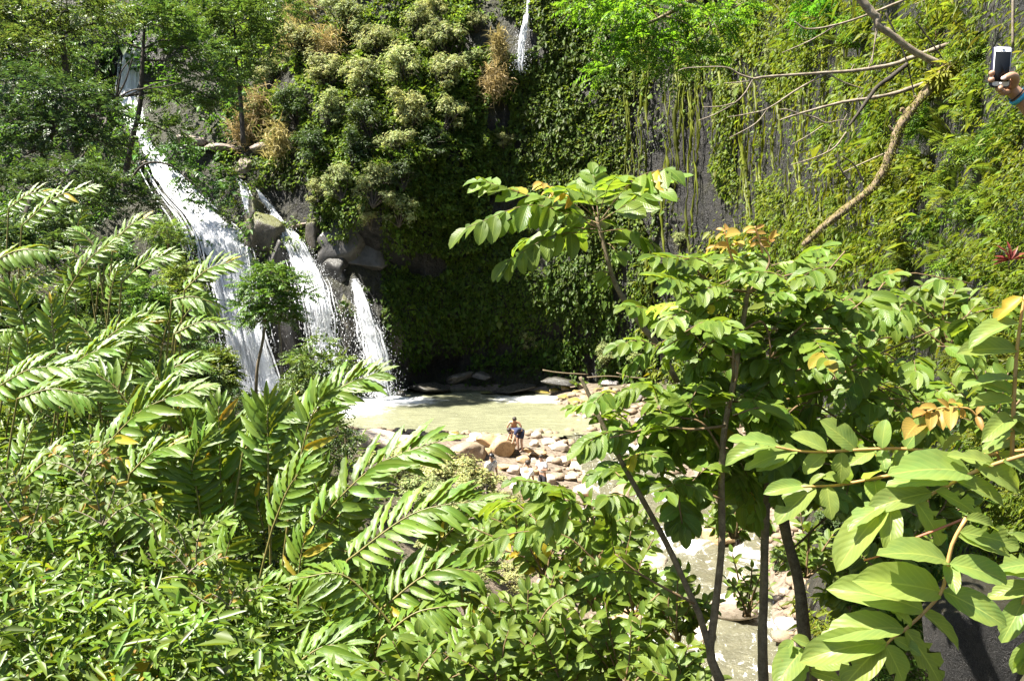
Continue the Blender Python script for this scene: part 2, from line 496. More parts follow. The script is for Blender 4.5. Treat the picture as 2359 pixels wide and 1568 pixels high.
def ground_material():
    m, nt, out = new_mat('ground_soil')
    g = NG(nt)
    tc = g.n('ShaderNodeTexCoord')
    v = tc.outputs['Object']
    sp = g.n('ShaderNodeSeparateXYZ'); g.l(v, sp.inputs[0])
    n1 = g.noise(v, 0.9, 6, 0.6); n2 = g.noise(v, 5, 6, 0.65); n3 = g.noise(v, 22, 3, 0.6)
    soil = g.mix(g.ramp(n1, [(0.35, 0), (0.65, 1)]), (0.045, 0.034, 0.02), (0.075, 0.07, 0.03))
    grav = g.mix(g.ramp(n2, [(0.35, 0), (0.6, 1)]), (0.07, 0.052, 0.035), (0.21, 0.165, 0.12))
    low = g.ramp(g.math('ADD', sp.outputs[2], g.math('MULTIPLY', n1, 1.2)), [(0.0, 1.0), (0.35, 1.0), (1.0, 0.0)])
    mr = g.n('ShaderNodeMapRange'); g.l(g.math('ADD', sp.outputs[2], g.math('MULTIPLY', n1, 1.5)), mr.inputs[0])
    mr.inputs[1].default_value = 1.0; mr.inputs[2].default_value = 2.0; mr.inputs[3].default_value = 1.0; mr.inputs[4].default_value = 0.0
    far = g.math('GREATER_THAN', sp.outputs[1], 12.0)
    c = g.mix(g.math('MULTIPLY', mr.outputs[0], far), soil, grav)
    pb = g.n('ShaderNodeBsdfPrincipled')
    g.l(c, pb.inputs['Base Color']); pb.inputs['Roughness'].default_value = 0.9
    g.l(g.bump(g.math('ADD', n2, g.math('MULTIPLY', n3, .4)), 0.7, 0.08), pb.inputs['Normal'])
    g.l(pb.outputs[0], out.inputs[0])
    return m
M['ground'] = ground_material()
tag(put('ground', mesh_np('ground', gv, gf, mats=(M['ground'],))), kind='structure')

# ------------------------------------------------------------------ cliff (real depths measured off the photograph, one continuous wall)
CP = [
    # far left wooded slope
    (-500, -400, 62), (-500, 300, 46), (-500, 900, 34), (-100, -300, 74), (-100, 100, 64), (-100, 500, 48), (-100, 900, 40),
    (150, -300, 74), (150, 100, 66), (150, 400, 57), (150, 700, 47), (200, 1000, 44),
    # upper fall, ledge and cascade chute
    (300, -300, 76), (300, 100, 68), (295, 270, 66.5), (330, 318, 62), (365, 370, 59.5), (410, 420, 58), (460, 480, 56.5), (500, 530, 55.4),
    (530, 600, 54.6), (545, 660, 54.2), (560, 740, 53.8), (580, 830, 53.2), (590, 915, 52.8), (400, 560, 55.0), (430, 720, 53.5), (470, 880, 52.0),
    (420, 325, 59.2), (500, 345, 58.5), (600, 340, 57.5), (540, 440, 56.0), (600, 520, 54.3), (640, 610, 53.4), (560, 390, 57),
    (660, 520, 54.8), (690, 590, 54.2), (720, 650, 53.6), (745, 800, 53.2), (750, 910, 52.6), (720, 545, 53.8), (760, 640, 53.2), (800, 560, 54.4), (790, 720, 53.0),
    (820, 640, 53.2), (845, 730, 52.9), (870, 810, 52.7), (885, 915, 52.4), (900, 700, 53.4), (860, 600, 54.4),
    # bulging lit shoulder
    (560, -300, 72), (560, 50, 66), (560, 220, 61), (680, -300, 70), (680, 60, 62), (680, 220, 57.5), (680, 380, 55.2), (660, 440, 55.2),
    (850, -300, 68), (850, 60, 61), (850, 200, 56.5), (850, 350, 53.2), (850, 470, 51.4), (880, 530, 52.4),
    (1000, 30, 60), (1000, 200, 56), (1000, 350, 54), (980, 480, 53.8), (1090, 120, 58), (1090, 350, 55.5),
    # amphitheatre
    (1000, 620, 55.2), (1000, 780, 55.2), (1000, 840, 56.4), (1000, 905, 55.6), (1000, 1000, 55), (1000, -300, 66),
    (1200, -300, 62), (1200, 40, 58.0), (1200, 300, 56.3), (1200, 560, 55.3), (1200, 740, 55.0), (1200, 830, 56.6), (1200, 905, 55.6), (1200, 1000, 55),
    (1400, -300, 59), (1400, 40, 55.6), (1400, 300, 54.2), (1400, 560, 53.0), (1400, 760, 52.8), (1400, 860, 53.6), (1400, 1000, 52),
    (1560, -300, 55), (1560, 0, 52), (1560, 300, 50.4), (1560, 600, 49), (1560, 900, 48), (1560, 1100, 46),
    # right wall coming forward
    (1750, -300, 46), (1750, 0, 43.5), (1750, 400, 41.5), (1750, 800, 39.5), (1750, 1100, 37),
    (1900, -300, 33), (1900, 0, 31), (1900, 400, 28.5), (1900, 800, 27), (1900, 1100, 25),
    (2050, -300, 23), (2050, 0, 21.5), (2050, 400, 19.5), (2050, 800, 18), (2050, 1100, 15.5),
    (2200, -300, 16.5), (2200, 0, 15.2), (2200, 400, 13.5), (2200, 800, 12.0), (2200, 1150, 9.5),
    (2400, -300, 11.5), (2400, 0, 10.3), (2400, 400, 9.2), (2400, 800, 8.0), (2400, 1150, 6.6),
    (2800, -300, 6.0), (2800, 0, 5.6), (2800, 400, 5.3), (2800, 800, 5.0), (2800, 1150, 4.6)]
cl_rbf = RBF([(a, b, math.log(c)) for a, b, c in CP], 400.0)
def cliff_Y(px, py):
    px = np.asarray(px, float); py = np.asarray(py, float)
    y = np.exp(cl_rbf(px, py))
    p = PA(px, py, y)
    amt = np.clip((y - 2) / 32, 0.2, 1.0)
    n = 1.1 * fbm(p * (0.16, 0.16, 0.22), 4, 21) + 0.35 * fbm(p * (0.9, 0.9, 0.5), 3, 31)
    return y + amt * n * 0.9

def cliff_point(px, py, off=0.0):
    y = cliff_Y(px, py)
    return PA(px, py, y - off)

cpx = np.arange(-480, 2780, 8.0)
cpy = np.arange(-380, 1500, 8.0)
CPX, CPY = np.meshgrid(cpx, cpy)
CYY = cliff_Y(CPX, CPY)
cv = PA(CPX, CPY, CYY).reshape(-1, 3)
ny, nx = CPX.shape
ii = (np.arange(ny - 1)[:, None] * nx + np.arange(nx - 1)[None]).ravel()
cf = np.stack((ii, ii + nx, ii + nx + 1, ii + 1), 1)
# drop the part of the left-hand bottom that would sink far under the ground
keep = ~((CPY.ravel()[ii] > 930) & (CPX.ravel()[ii] < 1450)) & ~((CPY.ravel()[ii] > 1130) & (CPX.ravel()[ii] > 2150))
cf = cf[keep]
def cliff_material():
    m, nt, out = new_mat('cliff_rock')
    g = NG(nt)
    tc = g.n('ShaderNodeTexCoord'); v = tc.outputs['Object']
    geo = g.n('ShaderNodeNewGeometry')
    st = g.n('ShaderNodeMapping'); g.l(v, st.inputs[0]); st.inputs['Scale'].default_value = (1.6, 1.6, 0.22)
    n1 = g.noise(v, 0.5, 6, 0.6); n2 = g.noise(v, 2.6, 6, 0.65); n3 = g.noise(st.outputs[0], 1.6, 5, 0.6); n4 = g.noise(v, 12, 4, 0.6)
    c = g.mix(g.ramp(n1, [(0.35, 0), (0.65, 1)]), (0.014, 0.013, 0.0125), (0.036, 0.032, 0.029))
    c = g.mix(g.ramp(n3, [(0.40, 0.8), (0.55, 0.0)]), c, (0.010, 0.010, 0.010))
    c = g.mix(g.ramp(n2, [(0.62, 0.0), (0.78, 0.6)]), c, (0.075, 0.062, 0.052))
    sp = g.n('ShaderNodeSeparateXYZ'); g.l(geo.outputs['Normal'], sp.inputs[0])
    up = g.math('ADD', g.math('MULTIPLY', sp.outputs[2], 0.5), n2)
    c = g.mix(g.ramp(up, [(0.5, 0.0), (0.85, 0.6)]), c, (0.05, 0.05, 0.012))
    pb = g.n('ShaderNodeBsdfPrincipled')
    g.l(c, pb.inputs['Base Color'])
    g.l(g.ramp(n3, [(0.4, 0.35), (0.6, 0.85)]), pb.inputs['Roughness'])
    g.l(g.bump(g.math('ADD', g.math('MULTIPLY', n3, 1.2), g.math('ADD', n2, g.math('MULTIPLY', n4, .5))), 1.0, 0.5), pb.inputs['Normal'])
    g.l(pb.outputs[0], out.inputs[0])
    return m
M['cliff'] = cliff_material()
tag(put('cliff', mesh_np('cliff', cv, cf, mats=(M['cliff'],), smooth=False)), kind='structure')

# ------------------------------------------------------------------ pool and stream
def water_material(name, murk, foam_nodes, wave, rough=0.12):
    m, nt, out = new_mat(name)
    g = NG(nt)
    tc = g.n('ShaderNodeTexCoord'); v = tc.outputs['Object']
    mask = foam_nodes(g, v)
    n1 = g.noise(v, 0.35, 4, 0.6)
    mp = g.n('ShaderNodeMapping'); g.l(v, mp.inputs[0]); mp.inputs['Scale'].default_value = (1.0, 2.4, 1.0)
    w1 = g.noise(mp.outputs[0], 1.1, 6, 0.62, 0.6); w2 = g.noise(v, 5.0, 4, 0.6)
    c = g.mix(g.ramp(n1, [(0.35, 0), (0.65, 1)]), murk, tuple(x * 1.25 for x in murk))
    c = g.mix(g.ramp(w1, [(0.5, 0.0), (0.62, 0.35), (0.7, 0.0)]), c, tuple(min(.8, x * 1.9) for x in murk))
    c = g.mix(mask, c, (0.86, 0.87, 0.86))
    pb = g.n('ShaderNodeBsdfPrincipled')
    g.l(c, pb.inputs['Base Color'])
    g.l(g.math('ADD', g.math('MULTIPLY', mask, 0.6), rough), pb.inputs['Roughness'])
    pb.inputs['IOR'].default_value = 1.33
    g.l(g.bump(g.math('ADD', w1, g.math('MULTIPLY', w2, 0.35)), wave, 0.25), pb.inputs['Normal'])
    g.l(pb.outputs[0], out.inputs[0])
    return m

def foam_spots(spots, wisp):
    def f(g, v):
        tot = None
        n = g.noise(v, 1.6, 6, 0.7, 0.4)
        sp = g.n('ShaderNodeSeparateXYZ'); g.l(v, sp.inputs[0])
        for (x, y, rx, ry, a) in spots:
            dx = g.math('DIVIDE', g.math('SUBTRACT', sp.outputs[0], x), rx)
            dy = g.math('DIVIDE', g.math('SUBTRACT', sp.outputs[1], y), ry)
            d = g.math('SQRT', g.math('ADD', g.math('MULTIPLY', dx, dx), g.math('MULTIPLY', dy, dy)))
            k = g.math('MULTIPLY', g.math('SUBTRACT', g.math('ADD', 1.0, g.math('MULTIPLY', g.math('SUBTRACT', n, 0.5), 1.6)), d, clamp=True), a)
            tot = k if tot is None else g.math('MAXIMUM', tot, k)
        fine = g.noise(v, 3.4, 6, 0.75)
        w = g.ramp(fine, [(wisp, 0.0), (wisp + 0.05, 0.9)])
        wide = g.ramp(g.noise(v, 0.45, 3, 0.5), [(0.5, 0.0), (0.7, 1.0)])
        w = g.math('MULTIPLY', w, wide)
        return g.math('MINIMUM', g.math('MAXIMUM', tot, w), 1.0)
    return f
pa = P(870, 925, 51.0); pb_ = P(800, 960, 46.5); pc = P(1215, 916, 52.3); pd = P(590, 915, 51)
M['pool'] = water_material('pool_water', (0.175, 0.178, 0.108), foam_spots([(pa[0] + .6, 50.6, 3.6, 2.4, 1.6), (pb_[0] - .6, 46.8, 3.0, 2.6, 1.8), (pc[0] + .8, 51.2, 3.6, 1.8, 1.2), (pd[0] + 1, 49.5, 5, 4, 1.6)], 0.66), 0.5)
n = 150
th = np.linspace(0, 2 * math.pi, n, endpoint=False)
px_, py_ = -6.0, 47.2
gxp = np.arange(-20, 8, 0.25); gyp = np.arange(38.5, 57.5, 0.25)
X2, Y2 = np.meshgrid(gxp, gyp)
dd = np.maximum(np.abs(X2 + 6) / 13.8, 0) ** 2.6 + (np.abs(Y2 - 47.5) / 9.0) ** 2.6
Z2 = 0.02 + 0.045 * fbm(np.stack((X2 * 1.1, Y2 * 2.0, 0 * X2), -1), 3, 8)
v2 = np.stack((X2, Y2, Z2), -1).reshape(-1, 3)
ny, nx = X2.shape
ii = (np.arange(ny - 1)[:, None] * nx + np.arange(nx - 1)[None]).ravel()
f2 = np.stack((ii, ii + 1, ii + nx + 1, ii + nx), 1)[dd.ravel()[ii] < 1.0]
tag(put('pool_water', mesh_np('pool_water', v2, f2, mats=(M['pool'],))), kind='structure')

def stream_foam(g, v):
    n1 = g.noise(v, 0.55, 5, 0.65, 0.8)
    st = g.n('ShaderNodeMapping'); g.l(v, st.inputs[0]); st.inputs['Scale'].default_value = (2.2, 0.8, 1)
    n2 = g.noise(st.outputs[0], 1.6, 6, 0.7, 1.0)
    return g.math('MINIMUM', g.math('ADD', g.ramp(n1, [(0.55, 0.0), (0.63, 0.85)]), g.ramp(n2, [(0.60, 0.0), (0.66, 0.8)])), 1.0)
M['stream'] = water_material('stream_water', (0.105, 0.10, 0.065), stream_foam, 0.8, 0.15)
us = np.linspace(-1, 1, 40)
tan = nrm(np.gradient(sp_[:, :2], axis=0))
side = np.stack((tan[:, 1], -tan[:, 0]), 1)
xy = sp_[:, None, :2] + side[:, None] * (us[None, :, None] * sp_[:, 3][:, None, None])
zz = sp_[:, 2][:, None] + 0.16 * fbm(np.stack((xy[..., 0] * 1.3, xy[..., 1] * 0.9, 0 * xy[..., 0]), -1), 4, 14) + 0.06 * fbm(np.stack((xy[..., 0] * 4, xy[..., 1] * 3, 0 * xy[..., 0]), -1), 3, 15)
v3 = np.concatenate((xy, zz[..., None]), -1).reshape(-1, 3)
ii = (np.arange(149)[:, None] * 40 + np.arange(39)[None]).ravel()
tag(put('stream_water', mesh_np('stream_water', v3, np.stack((ii, ii + 1, ii + 41, ii + 40), 1), mats=(M['stream'],))), kind='structure')

# ------------------------------------------------------------------ waterfalls
def fall_material():
    m, nt, out = new_mat('falling_water')
    g = NG(nt)
    uv = g.n('ShaderNodeUVMap')
    mp = g.n('ShaderNodeMapping'); g.l(uv.outputs[0], mp.inputs[0]); mp.inputs['Scale'].default_value = (9.0, 1.6, 1.0)
    n = g.noise(mp.outputs[0], 2.0, 6, 0.7, 0.5)
    c = g.mix(g.ramp(n, [(0.32, 0.0), (0.55, 1.0)]), (0.50, 0.52, 0.56), (0.88, 0.89, 0.90))
    pb = g.n('ShaderNodeBsdfPrincipled'); g.l(c, pb.inputs['Base Color']); pb.inputs['Roughness'].default_value = 0.35
    g.l(g.bump(n, 0.8, 0.12), pb.inputs['Normal'])
    tr = g.n('ShaderNodeBsdfTranslucent'); g.l(c, tr.inputs[0])
    mx = g.n('ShaderNodeMixShader'); mx.inputs[0].default_value = 0.25
    g.l(pb.outputs[0], mx.inputs[1]); g.l(tr.outputs[0], mx.inputs[2]); g.l(mx.outputs[0], out.inputs[0])
    return m
M['fall'] = fall_material()
M['drop'] = plain_mat('water_drop', (0.82, 0.84, 0.86), rough=0.2)

def waterfall(path, label, seed, sheet=0.75, drops=2500, spread=0.25, strands=70, free=0.0, dens_lo=0.0, off=0.35):
    """path rows: px, py, half width px, extra distance in front of the rock (m)"""
    r = np.random.default_rng(seed)
    K = 70
    p = smooth_path(path, K)
    base = cliff_point(p[:, 0], p[:, 1])
    Yc = base[:, 1] - off - p[:, 3]
    # water keeps moving outwards: never falls back under an overhang
    Yc = np.minimum.accumulate(Yc)
    c = PA(p[:, 0], p[:, 1], Yc)
    hw = p[:, 2] * Yc / FPX
    root = empty('waterfall', c[-1], label, 'waterfall')
    c0 = c[-1]
    L = np.concatenate(([0], np.cumsum(np.linalg.norm(np.diff(c, axis=0), axis=1))))
    sv = np.array((1.0, 0.12, 0.0))
    if sheet > 0:
        nu = 22
        u = np.linspace(-1, 1, nu)
        fray = 1 + 0.22 * fbm(np.stack((np.repeat(L * 0.9, 2), np.tile((0., 9.), K), 0 * np.repeat(L, 2)), -1), 3, seed).reshape(K, 2)
        w = np.where(u[None] < 0, fray[:, :1], fray[:, 1:]) * u[None] * sheet
        v = c[:, None] + (hw[:, None] * w)[..., None] * sv
        dn = fbm(np.stack((v[..., 0] * 3.0, v[..., 1], v[..., 2] * 0.8), -1), 4, seed + 5)
        v[..., 1] += -0.20 * dn - 0.25 * (1 - u[None] ** 2) * hw[:, None] * .5
        front = v.reshape(-1, 3)
        back = v.copy(); back[..., 1] += 0.14; back = back.reshape(-1, 3)
        uvs = np.stack(np.broadcast_arrays((u * .5 + .5)[None] * hw[:, None], L[:, None] * 0.12), -1).reshape(-1, 2)
        ii = (np.arange(K - 1)[:, None] * nu + np.arange(nu - 1)[None]).ravel()
        f = np.stack((ii, ii + nu, ii + nu + 1, ii + 1), 1)
        # torn holes towards the lower end where the rock shows through
        cen = v.reshape(-1, 3)[ii]
        hole = fbm(np.stack((cen[:, 0] * 5, cen[:, 1] * 0, cen[:, 2] * 0.9), -1), 3, seed + 9)
        tt = (ii // nu) / K
        edge = np.abs(u[ii % nu])
        keep = hole > (-1.2 + dens_lo * tt + 0.9 * np.maximum(edge - 0.6, 0) * 2)
        f1 = f[keep]
        me = mesh_np('water_sheet', np.concatenate((front, back)) - c0, np.concatenate((f1, f1[:, ::-1] + len(front))), uv=np.concatenate((uvs, uvs)), mats=(M['fall'],))
        put('water_sheet', me, root)
    # separate ropes of water
    vs_, fs_, uvs_, nn = [], [], [], 0
    for s in range(strands):
        a = r.uniform(0, 0.75); b = min(1.0, a + r.uniform(0.12, 0.5))
        t = np.linspace(a, b, 14)
        u0 = r.normal(0, 0.5); du = r.normal(0, 0.25)
        idx = t * (K - 1)
        cc = np.stack([np.interp(idx, np.arange(K), c[:, k]) for k in range(3)], 1)
        ww = np.interp(idx, np.arange(K), hw)
        q = cc + ((u0 + du * (t - a)) * ww)[:, None] * sv
        q[:, 0] += 0.05 * np.sin(t * 40 + s) * r.uniform(0, 1)
        q[:, 1] -= r.uniform(0.05, 0.4)
        w = r.uniform(0.015, 0.075) * np.sin(np.pi * np.linspace(0.03, 0.97, 14)) ** 0.6
        l = q - w[:, None] * sv; rr = q + w[:, None] * sv; m_ = q - np.stack((0 * w, w, 0 * w), 1)
        vs_.append(np.stack((l, m_, rr), 1).reshape(-1, 3))
        uvs_.append(np.stack(np.broadcast_arrays(np.array((0, .1, .2))[None] + s * .37, (t * L[-1] * .12)[:, None]), -1).reshape(-1, 2))
        k = (np.arange(13)[:, None] * 3 + np.arange(2)[None]).ravel() + nn
        fs_.append(np.stack((k, k + 3, k + 4, k + 1), 1)); nn += 42
    if strands:
        o = put('water_strand', mesh_np('water_strand', np.concatenate(vs_) - c0, np.concatenate(fs_), uv=np.concatenate(uvs_), mats=(M['fall'],)), root)
        tag(o, kind='stuff')
    # drops and spray
    t = r.beta(1.6, 1.0, drops)
    idx = t * (K - 1)
    cc = np.stack([np.interp(idx, np.arange(K), c[:, k]) for k in range(3)], 1)
    ww = np.interp(idx, np.arange(K), hw)
    u = r.normal(0, 0.55, drops) * (1 + spread * t * 2) + free * t * np.abs(r.normal(0, 1, drops))
    q = cc + (u * ww)[:, None] * sv
    q[:, 1] -= np.abs(r.normal(0, 0.35, drops)) * (0.4 + t)
    q[:, 2] += r.normal(0, 0.15, drops)
    sz = 0.008 + 0.020 * r.random(drops) ** 3
    el = 1.0 + 1.6 * r.random(drops)
    oc = np.array(((1, 0, 0), (-1, 0, 0), (0, 1, 0), (0, -1, 0), (0, 0, 1), (0, 0, -1)), float)
    vv = q[:, None] + oc[None] * (sz[:, None, None] * np.stack((np.ones(drops), np.ones(drops), el), 1)[:, None])
    fo = np.array(((0, 2, 4), (2, 1, 4), (1, 3, 4), (3, 0, 4), (2, 0, 5), (1, 2, 5), (3, 1, 5), (0, 3, 5)))
    ff = (fo[None] + (np.arange(drops) * 6)[:, None, None]).reshape(-1, 3)
    o = put('spray', mesh_np('spray', vv.reshape(-1, 3) - c0, ff, mats=(M['drop'],)), root)
    tag(o, kind='stuff')
    return root

waterfall([(318, 95, 14, 0), (305, 130, 26, 0), (300, 190, 30, 0.1), (298, 240, 32, 0.2), (315, 285, 24, 0.3), (332, 318, 16, 0.2)], 'upper waterfall half hidden by dark tree branches at the top left', 1, strands=60, drops=1200)
waterfall([(330, 318, 11, 0), (352, 350, 22, 0), (385, 395, 36, 0), (430, 450, 46, 0.05), (482, 500, 56, 0.1), (515, 545, 62, .3), (530, 600, 62, 0.6), (540, 660, 56, 0.9), (555, 740, 52, 1.2), (575, 830, 56, 1.4), (592, 918, 62, 1.5)], 'widest white cascade sliding down the left chute and plunging behind the saplings', 2, sheet=0.85, strands=200, drops=11000, spread=0.2)
waterfall([(550, 412, 5, 0), (558, 430, 8, 0), (566, 455, 10, 0), (574, 482, 12, 0.1), (580, 500, 12, 0.1)], 'short left trickle of white water below the pale rock ledge', 3, strands=16, drops=250)
waterfall([(592, 435, 3, 0), (606, 455, 5, 0), (622, 475, 7, 0.1), (634, 495, 9, 0.1), (648, 514, 10, 0.1)], 'short right trickle of white water stepping down mossy rock', 4, strands=16, drops=200)
waterfall([(654, 524, 10, 0), (668, 545, 22, 0.1), (688, 585, 28, 0.3), (706, 625, 34, 0.6), (722, 670, 34, 0.9), (736, 730, 32, 1.2), (746, 800, 30, 1.4), (756, 870, 32, 1.5), (760, 918, 32, 1.5)], 'second cascade pouring off the mossy rock and scattering into drops', 5, sheet=0.75, strands=110, drops=9000, spread=0.3, free=0.6, dens_lo=1.0)
waterfall([(816, 644, 5, 0), (824, 665, 9, 0.1), (836, 705, 14, 0.4), (846, 745, 18, 0.7), (858, 790, 22, 0.9), (870, 850, 24, 1.1), (880, 915, 26, 1.2)], 'thin third cascade breaking into a spray of drops beside the pool', 6, sheet=0.8, strands=80, drops=8000, spread=0.35, dens_lo=1.2)
waterfall([(1218, -30, 5, 0), (1215, 30, 6, 0.1), (1205, 80, 8, 0.2), (1200, 120, 7, 0.3), (1198, 165, 6, 0.4)], 'faint thin trickle high on the shaded cliff', 7, sheet=0.0, strands=34, drops=900, spread=0.8, dens_lo=1.9)
# ------------------------------------------------------------------ leaf clouds (two-triangle folded leaves)
def leaf_quads(p, d, n, L, w, fold=0.25, droop=0.15):
    """arrays -> verts (N*4,3), faces (N*2,3), uv"""
    d = nrm(d); s = nrm(np.cross(d, n)); n = np.cross(s, d)
    L = np.asarray(L)[:, None]; w = np.asarray(w)[:, None]
    mid = p + d * L * 0.48
    a = mid + s * w * 0.5 + n * w * fold
    b = p + d * L - n * L * droop
    c = mid - s * w * 0.5 + n * w * fold
    N = len(p)
    v = np.stack((p, a, b, c), 1).reshape(-1, 3)
    k = (np.arange(N) * 4)[:, None]
    f = np.concatenate((k + np.array((0, 1, 2)), k + np.array((0, 2, 3))), 0)
    uv = np.tile(np.array(((.5, 0), (1, .5), (.5, 1), (0, .5))), (N, 1))
    return v, f, uv

def tint_arr(base, N, r, var=0.25, yel=0.0, yelc=(1.3, 1.15, 0.85)):
    t = np.asarray(base, float) * (1 + r.normal(0, var, (N, 1)))
    t = t * (1 + r.normal(0, 0.07, (N, 3)))
    if yel > 0:
        k = r.random(N) < yel
        t[k] *= np.asarray(yelc)
    return np.clip(np.repeat(t, 4, axis=0), 0.05, 5)

def cloud_mesh(name, p, d, n, L, w, tint, mat, fold=0.25, droop=0.15, origin=None):
    v, f, uv = leaf_quads(p, d, n, L, w, fold, droop)
    if origin is not None: v = v - origin
    return mesh_np(name, v, f, uv=uv, tint=tint, mats=(mat,), smooth=False)

# ------------------------------------------------------------------ creepers covering the cliff
def zone_weight(px, py):
    """how much of the wall is covered, read off the photograph"""
    w = np.ones_like(px)
    # bare wet rock round the falls
    def hole(cx, cy, rx, ry, a):
        nonlocal w
        w = w * (1 - a * np.exp(-(((px - cx) / rx) ** 2 + ((py - cy) / ry) ** 2)))
    hole(305, 200, 42, 110, 0.95); hole(420, 430, 110, 110, 0.85); hole(520, 620, 130, 160, 0.92); hole(640, 800, 150, 150, 0.95)
    hole(480, 335, 110, 26, 1.0); hole(600, 345, 60, 26, 0.95); hole(575, 400, 45, 60, 0.9); hole(650, 560, 60, 60, 0.5); hole(800, 590, 90, 70, 0.97)
    hole(860, 560, 60, 40, 0.9); hole(1000, 870, 240, 34, 0.97); hole(1250, 880, 200, 34, 0.97); hole(1080, 800, 150, 30, 0.8); hole(1290, 760, 110, 40, 0.9)
    hole(1650, 440, 30, 60, 0.35); hole(1720, 330, 26, 60, 0.3); hole(1580, 470, 30, 60, 0.4); hole(1560, 220, 50, 40, 0.4); hole(1450, 270, 40, 40, 0.7)
    hole(1830, 420, 22, 100, 0.8); hole(1400, 320, 60, 30, 0.5); hole(1480, 640, 60, 60, .3); hole(880, 830, 60, 90, 0.7)
    return w

def scatter_wall(N, x0, x1, y0, y1, seed, Lm, wratio, colour, thresh, clump=0.45, drop=0.75, yel=0.04, var=0.3, streak=False, use_zone=True, up=0.35, Lvar=0.35):
    r = np.random.default_rng(seed)
    px = r.uniform(x0, x1, N); py = r.uniform(y0, y1, N)
    sx = 30.0 if not streak else 16.0; sy = 30.0 if not streak else 110.0
    cov = fbm(np.stack((px / (sx * 3.2), py / (sy * 3.2), 0 * px + seed), -1), 4, seed)
    ok = cov > thresh
    vs_ = fbm(np.stack((px / 62.0, py / 330.0, 0 * px + 5), -1), 4, 611)
    big = fbm(np.stack((px / 150.0, py / 170.0, 0 * px + 5), -1), 3, 612)
    lim = np.interp(px, (1350, 1500, 1900, 2000), (-0.5, -0.02, -0.02, -0.10))
    ok &= (vs_ * .75 + big * .5 > lim) | (r.random(N) < 0.10)
    ok &= ~((px > 2290) & (py < 620) & (r.random(N) < 0.6))
    if use_zone: ok &= r.random(N) < zone_weight(px, py)
    px, py, cov = px[ok], py[ok], cov[ok]
    Y = cliff_Y(px, py)
    e = 4.0
    pA = PA(px, py, Y); pB = PA(px + e, py, cliff_Y(px + e, py)); pC = PA(px, py - e, cliff_Y(px, py - e))
    nr = nrm(np.cross(pB - pA, pC - pA))
    nr[np.sum(nr * (pA - CAM), 1) > 0] *= -1
    k = len(px)
    b = fbm(np.stack((px / sx, py / sy, 0 * px), -1), 3, seed + 4)
    off = np.clip(0.05 + clump * (b + 0.35) + 0.25 * clump * r.random(k), 0.03, 3) * np.clip(Y / 50, 0.25, 1)
    p = pA + nr * off[:, None]
    L = Lm(Y) * np.exp(r.normal(0, Lvar, k))
    d = nr * 0.7 + np.array((0, 0, -drop)) + r.normal(0, 0.45, (k, 3))
    n = nr * 0.6 + np.array((0, 0, up + 0.4)) + r.normal(0, 0.4, (k, 3))
    patch = fbm(np.stack((px / 90, py / 90, 0 * px + 3), -1), 3, seed + 8)
    t = np.repeat(colour(px, py, patch), 4, axis=0).reshape(-1, 3) * tint_arr((1, 1, 1), k, r, var, yel)
    return p, d, n, L, L * wratio * (1 + r.normal(0, 0.12, k)), t

def col_amph(px, py, patch):
    t = np.ones((len(px), 3))
    yel = np.clip((px - 1250) / 500, 0, 1)[:, None] * 0.7 + 0.3 * patch[:, None]
    t = t * (1 - yel * 0.5) + np.array((1.55, 1.32, 0.75)) * (yel * 0.5)
    gy = np.clip((py - 500) / 350, 0, 1)[:, None]
    t = t * (1 - gy * 0.35 * np.array((1, .55, 1)))
    return t
def col_green(px, py, patch):
    return np.ones((len(px), 3)) * (1.0 + 0.35 * patch[:, None]) * np.array((0.75, 1.05, 1.0))
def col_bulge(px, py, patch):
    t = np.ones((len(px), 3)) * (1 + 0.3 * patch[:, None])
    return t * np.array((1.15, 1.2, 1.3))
def col_right(px, py, patch):
    t = np.ones((len(px), 3))
    y = np.clip(0.5 + patch, 0, 1)[:, None]
    return t * (1 - y) * np.array((0.85, 1.05, 0.9)) + y * np.array((1.4, 1.25, 0.9))

lay = []
lay.append(scatter_wall(210000, 880, 1960, -120, 920, 41, lambda Y: Y * 6.5 / FPX, 0.62, col_amph, -0.26, clump=0.4))
lay.append(scatter_wall(36000, 1250, 1960, -120, 900, 42, lambda Y: Y * 9.0 / FPX, 0.55, col_amph, -0.04, clump=0.8, streak=True, drop=1.2))
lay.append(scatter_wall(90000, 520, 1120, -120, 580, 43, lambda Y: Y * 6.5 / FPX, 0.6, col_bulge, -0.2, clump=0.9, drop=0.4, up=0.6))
lay.append(scatter_wall(26000, 380, 960, 300, 900, 44, lambda Y: Y * 7.0 / FPX, 0.6, col_amph, 0.05, clump=0.4))
lay.append(scatter_wall(60000, -350, 600, -200, 620, 45, lambda Y: Y * 10.0 / FPX, 0.5, col_green, -0.1, clump=1.6, drop=0.5))
lay = [np.concatenate([l[i] for l in lay]) for i in range(6)]
o = put('cliff_creeper', cloud_mesh('cliff_creeper', *lay[:5], lay[5], M['vine']))
tag(o, 'yellow-green creeper and small ferns covering the dark cliff wall', kind='stuff')

